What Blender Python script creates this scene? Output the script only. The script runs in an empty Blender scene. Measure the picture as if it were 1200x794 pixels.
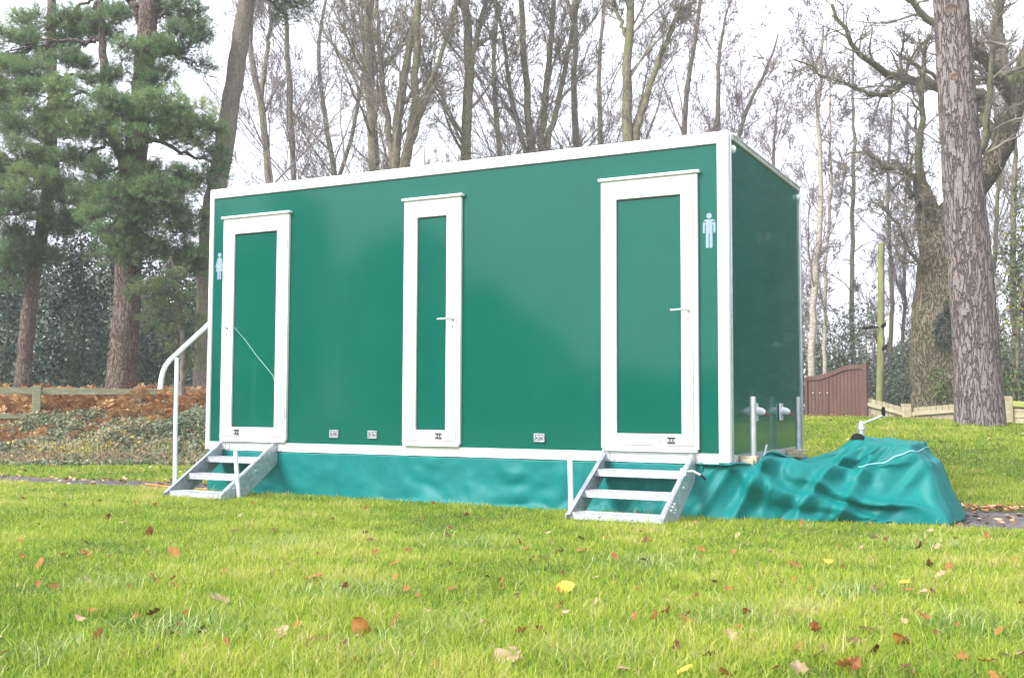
import bpy, math, random, zlib, base64
import numpy as np
from mathutils import Vector, Matrix
random.seed(7)
RNG = np.random.default_rng(11)
SC = bpy.context.scene
COL = SC.collection
PI = math.pi

# ------------------------------------------------------------------ camera
F_PX = 1269.7
CAM = np.array([2.1387, -7.4194, 0.4072])
YAW, PITCH, ROLL = 0.4799, 0.0608, -0.0038
def cam_axes():
    cy, sy = math.cos(YAW), math.sin(YAW)
    rz = np.array([[cy, -sy, 0], [sy, cy, 0], [0, 0, 1]])
    cp, sp = math.cos(PITCH), math.sin(PITCH)
    rx = np.array([[1, 0, 0], [0, cp, -sp], [0, sp, cp]])
    cr, sr = math.cos(ROLL), math.sin(ROLL)
    ry = np.array([[cr, 0, sr], [0, 1, 0], [-sr, 0, cr]])
    return rz @ rx @ ry
AX = cam_axes()
def at(px, py, d):
    """point seen at pixel (px, py) of the 1200 px wide photograph, d metres deep"""
    return CAM + d * (AX @ np.array([(px - 600) / F_PX, 1.0, -(py - 397) / F_PX]))
def to_px(P):
    v = (np.asarray(P, float) - CAM) @ AX
    return np.stack([600 + F_PX * v[..., 0] / v[..., 1], 397 - F_PX * v[..., 2] / v[..., 1]], -1)

cam = bpy.data.cameras.new('camera')
cam.lens = 36.0 * F_PX / 1200.0
cam.sensor_width = 36.0
cam.clip_start = 0.05
cam.clip_end = 2000
co = bpy.data.objects.new('camera', cam)
COL.objects.link(co)
m = Matrix(((AX[0, 0], AX[0, 2], -AX[0, 1], CAM[0]), (AX[1, 0], AX[1, 2], -AX[1, 1], CAM[1]),
            (AX[2, 0], AX[2, 2], -AX[2, 1], CAM[2]), (0, 0, 0, 1)))
co.matrix_world = m
SC.camera = co

# ------------------------------------------------------------------ light
W = bpy.data.worlds.new('World')
SC.world = W
W.use_nodes = True
nt = W.node_tree
for n in list(nt.nodes): nt.nodes.remove(n)
SUN_EL, SUN_AZ = math.radians(38), math.radians(205)      # azimuth clockwise from +Y
out = nt.nodes.new('ShaderNodeOutputWorld')
bg = nt.nodes.new('ShaderNodeBackground')
sky = nt.nodes.new('ShaderNodeTexSky')
sky.sky_type = 'NISHITA'; sky.sun_disc = False
sky.sun_elevation = SUN_EL; sky.sun_rotation = SUN_AZ
sky.air_density = 1.0; sky.dust_density = 3.0; sky.ozone_density = 1.0
hs = nt.nodes.new('ShaderNodeHueSaturation'); hs.inputs['Saturation'].default_value = 0.10
tc = nt.nodes.new('ShaderNodeTexCoord')
mp = nt.nodes.new('ShaderNodeMapping'); mp.inputs['Scale'].default_value = (1, 1, 2.2)
nz = nt.nodes.new('ShaderNodeTexNoise'); nz.inputs['Scale'].default_value = 3.2; nz.inputs['Detail'].default_value = 7; nz.inputs['Roughness'].default_value = 0.6
rmp = nt.nodes.new('ShaderNodeMapRange'); rmp.inputs['From Min'].default_value = .3; rmp.inputs['From Max'].default_value = .7
rmp.inputs['To Min'].default_value = 7.5; rmp.inputs['To Max'].default_value = 12.0
cmb = nt.nodes.new('ShaderNodeMixRGB'); cmb.blend_type = 'MULTIPLY'; cmb.inputs[0].default_value = 1; cmb.inputs[1].default_value = (0.90, 0.96, 1.10, 1)
mx = nt.nodes.new('ShaderNodeMixRGB'); mx.inputs[0].default_value = 0.75
nt.links.new(tc.outputs['Generated'], mp.inputs[0]); nt.links.new(mp.outputs[0], nz.inputs[0])
nt.links.new(nz.outputs[0], rmp.inputs['Value']); nt.links.new(rmp.outputs[0], cmb.inputs[2])
nt.links.new(sky.outputs[0], hs.inputs['Color'])
nt.links.new(hs.outputs[0], mx.inputs[1]); nt.links.new(cmb.outputs[0], mx.inputs[2])
nt.links.new(mx.outputs[0], bg.inputs[0]); bg.inputs[1].default_value = 0.065
nt.links.new(bg.outputs[0], out.inputs[0])
sl = bpy.data.lights.new('sun', 'SUN'); sl.energy = 1.5; sl.angle = math.radians(24); sl.color = (1, .965, .91)
so = bpy.data.objects.new('sun', sl); COL.objects.link(so)
sd = Vector((math.sin(SUN_AZ) * math.cos(SUN_EL), math.cos(SUN_AZ) * math.cos(SUN_EL), math.sin(SUN_EL)))
so.rotation_euler = sd.to_track_quat('Z', 'Y').to_euler()
SC.view_settings.view_transform = 'Standard'
SC.view_settings.look = 'None'
SC.view_settings.exposure = 1.95
SC.view_settings.gamma = 1.0
SC.render.engine = 'CYCLES'
SC.cycles.max_bounces = 5
SC.cycles.transparent_max_bounces = 4
try: SC.cycles.use_denoising = True
except Exception: pass

# ------------------------------------------------------------------ materials
def mat(name, c1, c2=None, scale=5.0, rough=0.8, bump=0.0, bscale=None, metal=0.0, spec=0.5, tint=None,
        coat=0.0, stretch=(1, 1, 1), detail=6.0, c3=None, rvar=0.0, lo=0.35, hi=0.65, coords='Object', bdist=0.01, trans=None, island=None):
    m = bpy.data.materials.new(name); m.use_nodes = True
    t = m.node_tree; N = t.nodes; L = t.links
    b = N['Principled BSDF']
    b.inputs['Roughness'].default_value = rough
    b.inputs['Metallic'].default_value = metal
    b.inputs['Specular IOR Level'].default_value = spec
    b.inputs['Coat Weight'].default_value = coat
    b.inputs['Coat Roughness'].default_value = 0.04
    rgba = lambda c: (c[0], c[1], c[2], 1)
    tcn = N.new('ShaderNodeTexCoord'); mpn = N.new('ShaderNodeMapping'); mpn.inputs['Scale'].default_value = stretch
    L.new(tcn.outputs[coords], mpn.inputs[0])
    src = None
    if c2 is not None:
        n = N.new('ShaderNodeTexNoise'); n.inputs['Scale'].default_value = scale; n.inputs['Detail'].default_value = detail
        n.inputs['Roughness'].default_value = 0.6
        L.new(mpn.outputs[0], n.inputs[0])
        r = N.new('ShaderNodeValToRGB')
        r.color_ramp.elements[0].position = lo; r.color_ramp.elements[0].color = rgba(c1)
        r.color_ramp.elements[1].position = hi; r.color_ramp.elements[1].color = rgba(c2)
        if c3 is not None:
            e = r.color_ramp.elements.new((lo + hi) / 2 + 0.04); e.color = rgba(c3)
        L.new(n.outputs[0], r.inputs[0]); src = r.outputs[0]
        if rvar:
            rr = N.new('ShaderNodeMapRange'); rr.inputs['To Min'].default_value = max(0, rough - rvar); rr.inputs['To Max'].default_value = rough + rvar
            L.new(n.outputs[0], rr.inputs['Value']); L.new(rr.outputs[0], b.inputs['Roughness'])
    if tint:                       # per-leaf / per-blade colour, a list of (position, colour)
        a = N.new('ShaderNodeAttribute'); a.attribute_name = 'tint'
        r2 = N.new('ShaderNodeValToRGB')
        els = r2.color_ramp.elements
        els[0].position = tint[0][0]; els[0].color = rgba(tint[0][1])
        els[1].position = tint[-1][0]; els[1].color = rgba(tint[-1][1])
        for p_, c_ in tint[1:-1]:
            e = els.new(p_); e.color = rgba(c_)
        L.new(a.outputs['Fac'], r2.inputs[0])
        if src is None: src = r2.outputs[0]
        else:
            mm = N.new('ShaderNodeMixRGB'); mm.inputs[0].default_value = .5
            L.new(src, mm.inputs[1]); L.new(r2.outputs[0], mm.inputs[2]); src = mm.outputs[0]
    if src is not None: L.new(src, b.inputs['Base Color'])
    else: b.inputs['Base Color'].default_value = rgba(c1)
    if bump:
        n2 = N.new('ShaderNodeTexNoise'); n2.inputs['Scale'].default_value = bscale or scale; n2.inputs['Detail'].default_value = 8
        L.new(mpn.outputs[0], n2.inputs[0])
        bp = N.new('ShaderNodeBump'); bp.inputs['Strength'].default_value = bump; bp.inputs['Distance'].default_value = bdist
        L.new(n2.outputs[0], bp.inputs['Height']); L.new(bp.outputs[0], b.inputs['Normal'])
    if trans:                      # thin leaves let light through
        tr = N.new('ShaderNodeBsdfTranslucent'); ms = N.new('ShaderNodeMixShader'); ms.inputs[0].default_value = trans
        if src is not None: L.new(src, tr.inputs[0])
        else: tr.inputs[0].default_value = rgba(c1)
        L.new(b.outputs[0], ms.inputs[1]); L.new(tr.outputs[0], ms.inputs[2])
        L.new(ms.outputs[0], N['Material Output'].inputs[0])
    return m

def bark_mat(name, base, ridge, scale, stretch, strength=1.0, moss=None, dist=0.03, mossy=(.5, .62)):
    m = bpy.data.materials.new(name); m.use_nodes = True
    t = m.node_tree; N = t.nodes; L = t.links; b = N['Principled BSDF']; b.inputs['Roughness'].default_value = .95
    b.inputs['Specular IOR Level'].default_value = 0
    tcn = N.new('ShaderNodeTexCoord'); mp = N.new('ShaderNodeMapping'); mp.inputs['Scale'].default_value = stretch
    L.new(tcn.outputs['Object'], mp.inputs[0])
    nd = N.new('ShaderNodeTexNoise'); nd.inputs['Scale'].default_value = scale * .7; nd.inputs['Detail'].default_value = 4
    L.new(mp.outputs[0], nd.inputs[0])
    ad = N.new('ShaderNodeVectorMath'); ad.operation = 'MULTIPLY_ADD'
    ad.inputs[1].default_value = (.35, .35, .35)
    L.new(nd.outputs['Color'], ad.inputs[0]); L.new(mp.outputs[0], ad.inputs[2])
    v = N.new('ShaderNodeTexVoronoi'); v.feature = 'DISTANCE_TO_EDGE'; v.inputs['Scale'].default_value = scale
    L.new(ad.outputs[0], v.inputs[0])
    r = N.new('ShaderNodeMapRange'); r.inputs['From Max'].default_value = .14
    L.new(v.outputs[0], r.inputs['Value'])
    n = N.new('ShaderNodeTexNoise'); n.inputs['Scale'].default_value = scale * 3; n.inputs['Detail'].default_value = 8
    L.new(tcn.outputs['Object'], n.inputs[0])
    c = N.new('ShaderNodeMixRGB'); c.inputs[1].default_value = (*base, 1); c.inputs[2].default_value = (*ridge, 1)
    mu = N.new('ShaderNodeMath'); mu.operation = 'MULTIPLY'
    L.new(r.outputs[0], mu.inputs[0])
    r2 = N.new('ShaderNodeMapRange'); r2.inputs['From Min'].default_value = .3; r2.inputs['From Max'].default_value = .65; r2.inputs['To Min'].default_value = .35
    L.new(n.outputs[0], r2.inputs['Value']); L.new(r2.outputs[0], mu.inputs[1]); L.new(mu.outputs[0], c.inputs[0])
    src = c.outputs[0]
    if moss:
        n3 = N.new('ShaderNodeTexNoise'); n3.inputs['Scale'].default_value = 1.3; n3.inputs['Detail'].default_value = 6
        L.new(tcn.outputs['Object'], n3.inputs[0])
        r3 = N.new('ShaderNodeMapRange'); r3.inputs['From Min'].default_value = mossy[0]; r3.inputs['From Max'].default_value = mossy[1]; r3.inputs['To Max'].default_value = .8
        L.new(n3.outputs[0], r3.inputs['Value'])
        c2 = N.new('ShaderNodeMixRGB'); L.new(r3.outputs[0], c2.inputs[0]); L.new(src, c2.inputs[1]); c2.inputs[2].default_value = (*moss, 1); src = c2.outputs[0]
    L.new(src, b.inputs['Base Color'])
    ad2 = N.new('ShaderNodeMath'); ad2.operation = 'MULTIPLY_ADD'; ad2.inputs[1].default_value = .5
    L.new(n.outputs[0], ad2.inputs[0]); L.new(r.outputs[0], ad2.inputs[2])
    bp = N.new('ShaderNodeBump'); bp.inputs['Strength'].default_value = strength; bp.inputs['Distance'].default_value = dist
    L.new(ad2.outputs[0], bp.inputs['Height']); L.new(bp.outputs[0], b.inputs['Normal'])
    return m

M = {}
GRN = (0.000, 0.098, 0.068)
M['panel'] = mat('green_panel', GRN, (0.000, 0.106, 0.074), 1.2, rough=.30, spec=.5, coat=1.0, bump=.02, bscale=1.6, bdist=.02)
M['panel'].node_tree.nodes['Principled BSDF'].inputs['Coat Roughness'].default_value = .08; M['panel'].node_tree.nodes['Principled BSDF'].inputs['Coat IOR'].default_value = 1.5; M['panel'].node_tree.nodes['Principled BSDF'].inputs['Coat Weight'].default_value = .72; M['panel'].node_tree.nodes['Principled BSDF'].inputs['Specular IOR Level'].default_value = 0
M['side'] = mat('green_panel_wet', (0.0, .105, .074), (0.0, .124, .088), 2.2, rough=.2, spec=.35, coat=.25, bump=.05, bscale=60, bdist=.002)
M['side'].node_tree.nodes['Principled BSDF'].inputs['Coat Roughness'].default_value = .03
M['white'] = mat('white_enamel', (.80, .80, .81), (.86, .86, .86), 7, rough=.32)
M['alu'] = mat('aluminium', (.56, .57, .60), (.72, .73, .75), 14, rough=.42, metal=.7, rvar=.1)
M['galv'] = mat('galvanised_steel', (.34, .37, .42), (.58, .61, .66), 22, rough=.45, metal=.55, rvar=.12, bump=.15, bscale=60, bdist=.002)
M['tread'] = mat('galvanised_grating', (.40, .42, .45), (.60, .62, .64), 30, rough=.55, metal=.35, bump=.5, bscale=150, bdist=.004)
M['gap'] = mat('dark_gasket', (.05, .04, .045), rough=.7)
M['seam'] = mat('frame_gasket', (.42, .32, .33), rough=.7)
M['black'] = mat('black_rubber_and_slit_shade', (.006, .006, .007), rough=.7, spec=.2)
M['picto'] = mat('silver_film', (.22, .31, .42), (.27, .36, .47), 20, rough=.4)
M['red'] = mat('red_plastic', (.55, .03, .04), rough=.4)
M['tan'] = mat('brass_clamp', (.42, .33, .2), (.6, .52, .4), 30, rough=.55, metal=.4)
M['clear'] = mat('lamp_lens', (.75, .76, .78), rough=.15, coat=.5)
M['grey'] = mat('grey_plastic', (.33, .35, .37), (.5, .52, .54), 40, rough=.5)
M['roof'] = mat('roof_skin', (.7, .7, .7), (.78, .78, .78), 3, rough=.5)
M['tarp'] = mat('teal_tarpaulin', (0.0, .160, .152), (.0, .188, .178), 3.0, rough=.52, spec=.28, bump=.4, bscale=16, bdist=.005)
t_ = M['tarp'].node_tree; b_ = t_.nodes['Principled BSDF']; old = b_.inputs['Normal'].links[0].from_node
tcq = t_.nodes.new('ShaderNodeTexCoord'); nq = t_.nodes.new('ShaderNodeTexNoise'); nq.inputs['Scale'].default_value = 3; t_.links.new(tcq.outputs['Object'], nq.inputs[0])
aq = t_.nodes.new('ShaderNodeVectorMath'); aq.operation = 'MULTIPLY_ADD'; aq.inputs[1].default_value = (.6, .6, .6); t_.links.new(nq.outputs['Color'], aq.inputs[0]); t_.links.new(tcq.outputs['Object'], aq.inputs[2])
vq = t_.nodes.new('ShaderNodeTexVoronoi'); vq.inputs['Scale'].default_value = 4.6; t_.links.new(aq.outputs[0], vq.inputs[0])
bq = t_.nodes.new('ShaderNodeBump'); bq.inputs['Strength'].default_value = .28; bq.inputs['Distance'].default_value = .022
t_.links.new(vq.outputs['Distance'], bq.inputs['Height']); t_.links.new(bq.outputs[0], old.inputs['Normal'])
M['piping'] = mat('pale_piping', (.45, .75, .75), rough=.5)
M['cord'] = mat('orange_cable', (.8, .22, .04), rough=.5)
M['thread'] = mat('pale_thread', (.5, .75, .68), rough=.6)

# ------------------------------------------------------------------ object helpers
def tag(o, label=None, cat=None, group=None, kind=None):
    if label: o['label'] = label
    if cat: o['category'] = cat
    if group: o['group'] = group
    if kind: o['kind'] = kind
    return o
def thing(name, label, cat, loc=(0, 0, 0), group=None):
    o = bpy.data.objects.new(name, None); COL.objects.link(o); o.location = loc; o.empty_display_size = .2
    return tag(o, label, cat, group)
def link_mesh(name, me, material=None, parent=None, smooth=False):
    o = bpy.data.objects.new(name, me); COL.objects.link(o)
    if material is not None:
        for mm in (material if isinstance(material, (list, tuple)) else [material]): me.materials.append(mm)
    if smooth: me.shade_smooth()
    if parent is not None:
        o.parent = parent
        o.matrix_parent_inverse = Matrix.Translation(-Vector(parent.location)) if parent.parent is None else Matrix.Identity(4)
    return o
def npmesh(name, V, F, tint=None):
    """V (n,3); F list of face index arrays (each (m,3) or (m,4))"""
    V = np.asarray(V, np.float32)
    if not isinstance(F, list): F = [F]
    F = [np.asarray(f, np.int32) for f in F if len(f)]
    me = bpy.data.meshes.new(name)
    me.vertices.add(len(V)); me.vertices.foreach_set('co', V.ravel())
    loops = np.concatenate([f.ravel() for f in F]); tot = np.concatenate([np.full(len(f), f.shape[1], np.int32) for f in F])
    st = np.concatenate([[0], np.cumsum(tot)[:-1]]).astype(np.int32)
    me.loops.add(len(loops)); me.loops.foreach_set('vertex_index', loops)
    me.polygons.add(len(tot)); me.polygons.foreach_set('loop_start', st)
    try: me.polygons.foreach_set('loop_total', tot)
    except Exception: pass
    if tint is not None:
        a = me.attributes.new('tint', 'FLOAT', 'POINT'); a.data.foreach_set('value', np.asarray(tint, np.float32))
    me.update(calc_edges=True)
    return me

class MB:
    """collects shapes into one mesh"""
    def __init__(s): s.v = []; s.f = []
    def add(s, v, f):
        n = len(s.v); s.v += [tuple(map(float, p)) for p in v]; s.f += [tuple(i + n for i in q) for q in f]; return s
    def box(s, x0, x1, y0, y1, z0, z1):
        v = [(x, y, z) for x in (x0, x1) for y in (y0, y1) for z in (z0, z1)]
        return s.add(v, [(0, 1, 3, 2), (4, 6, 7, 5), (0, 4, 5, 1), (2, 3, 7, 6), (0, 2, 6, 4), (1, 5, 7, 3)])
    def obox(s, c, ax, ay, az, hx, hy, hz):
        c = np.array(c); v = [c + ax * hx * i + ay * hy * j + az * hz * k for i in (-1, 1) for j in (-1, 1) for k in (-1, 1)]
        return s.add(v, [(0, 1, 3, 2), (4, 6, 7, 5), (0, 4, 5, 1), (2, 3, 7, 6), (0, 2, 6, 4), (1, 5, 7, 3)])
    def tube(s, pts, r, k=12, cap=True):
        pts = [Vector(p) for p in pts]; n = len(pts); rr = r if isinstance(r, (list, tuple)) else [r] * n
        base = len(s.v); prev = None
        for i, p in enumerate(pts):
            t = (pts[min(i + 1, n - 1)] - pts[max(i - 1, 0)]).normalized()
            if prev is None: a = t.orthogonal().normalized()
            else: a = (prev - t * prev.dot(t)).normalized()
            prev = a; b = t.cross(a)
            for j in range(k):
                q = p + (a * math.cos(2 * PI * j / k) + b * math.sin(2 * PI * j / k)) * rr[i]
                s.v.append(tuple(q))
        for i in range(n - 1):
            for j in range(k):
                s.f.append((base + i * k + j, base + i * k + (j + 1) % k, base + (i + 1) * k + (j + 1) % k, base + (i + 1) * k + j))
        if cap:
            s.f.append(tuple(base + j for j in range(k))[::-1]); s.f.append(tuple(base + (n - 1) * k + j for j in range(k)))
        return s
    def prism(s, poly, axis, a0, a1):
        """poly: 2D points in the other two axes (order x,y,z without axis)"""
        n = len(poly)
        def P(q, a):
            q = list(q); q.insert(axis, a); return q
        s.add([P(q, a0) for q in poly] + [P(q, a1) for q in poly],
              [tuple(range(n))[::-1], tuple(range(n, 2 * n))] + [(i, (i + 1) % n, n + (i + 1) % n, n + i) for i in range(n)])
        return s
    def build(s, name, material, parent=None, bevel=0.0, smooth=False, seg=2):
        me = bpy.data.meshes.new(name); me.from_pydata(s.v, [], s.f); me.update()
        import bmesh
        bm = bmesh.new(); bm.from_mesh(me); bmesh.ops.recalc_face_normals(bm, faces=bm.faces); bm.to_mesh(me); bm.free()
        o = link_mesh(name, me, material, parent, False)
        if smooth:
            me.shade_smooth()
            try: me.set_sharp_from_angle(angle=math.radians(40))
            except Exception: pass
        if bevel:
            b = o.modifiers.new('bevel', 'BEVEL'); b.width = bevel; b.segments = seg; b.limit_method = 'ANGLE'; b.angle_limit = math.radians(35)
            me.shade_smooth()
            try: me.set_sharp_from_angle(angle=math.radians(50))
            except Exception: pass
        return o

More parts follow.
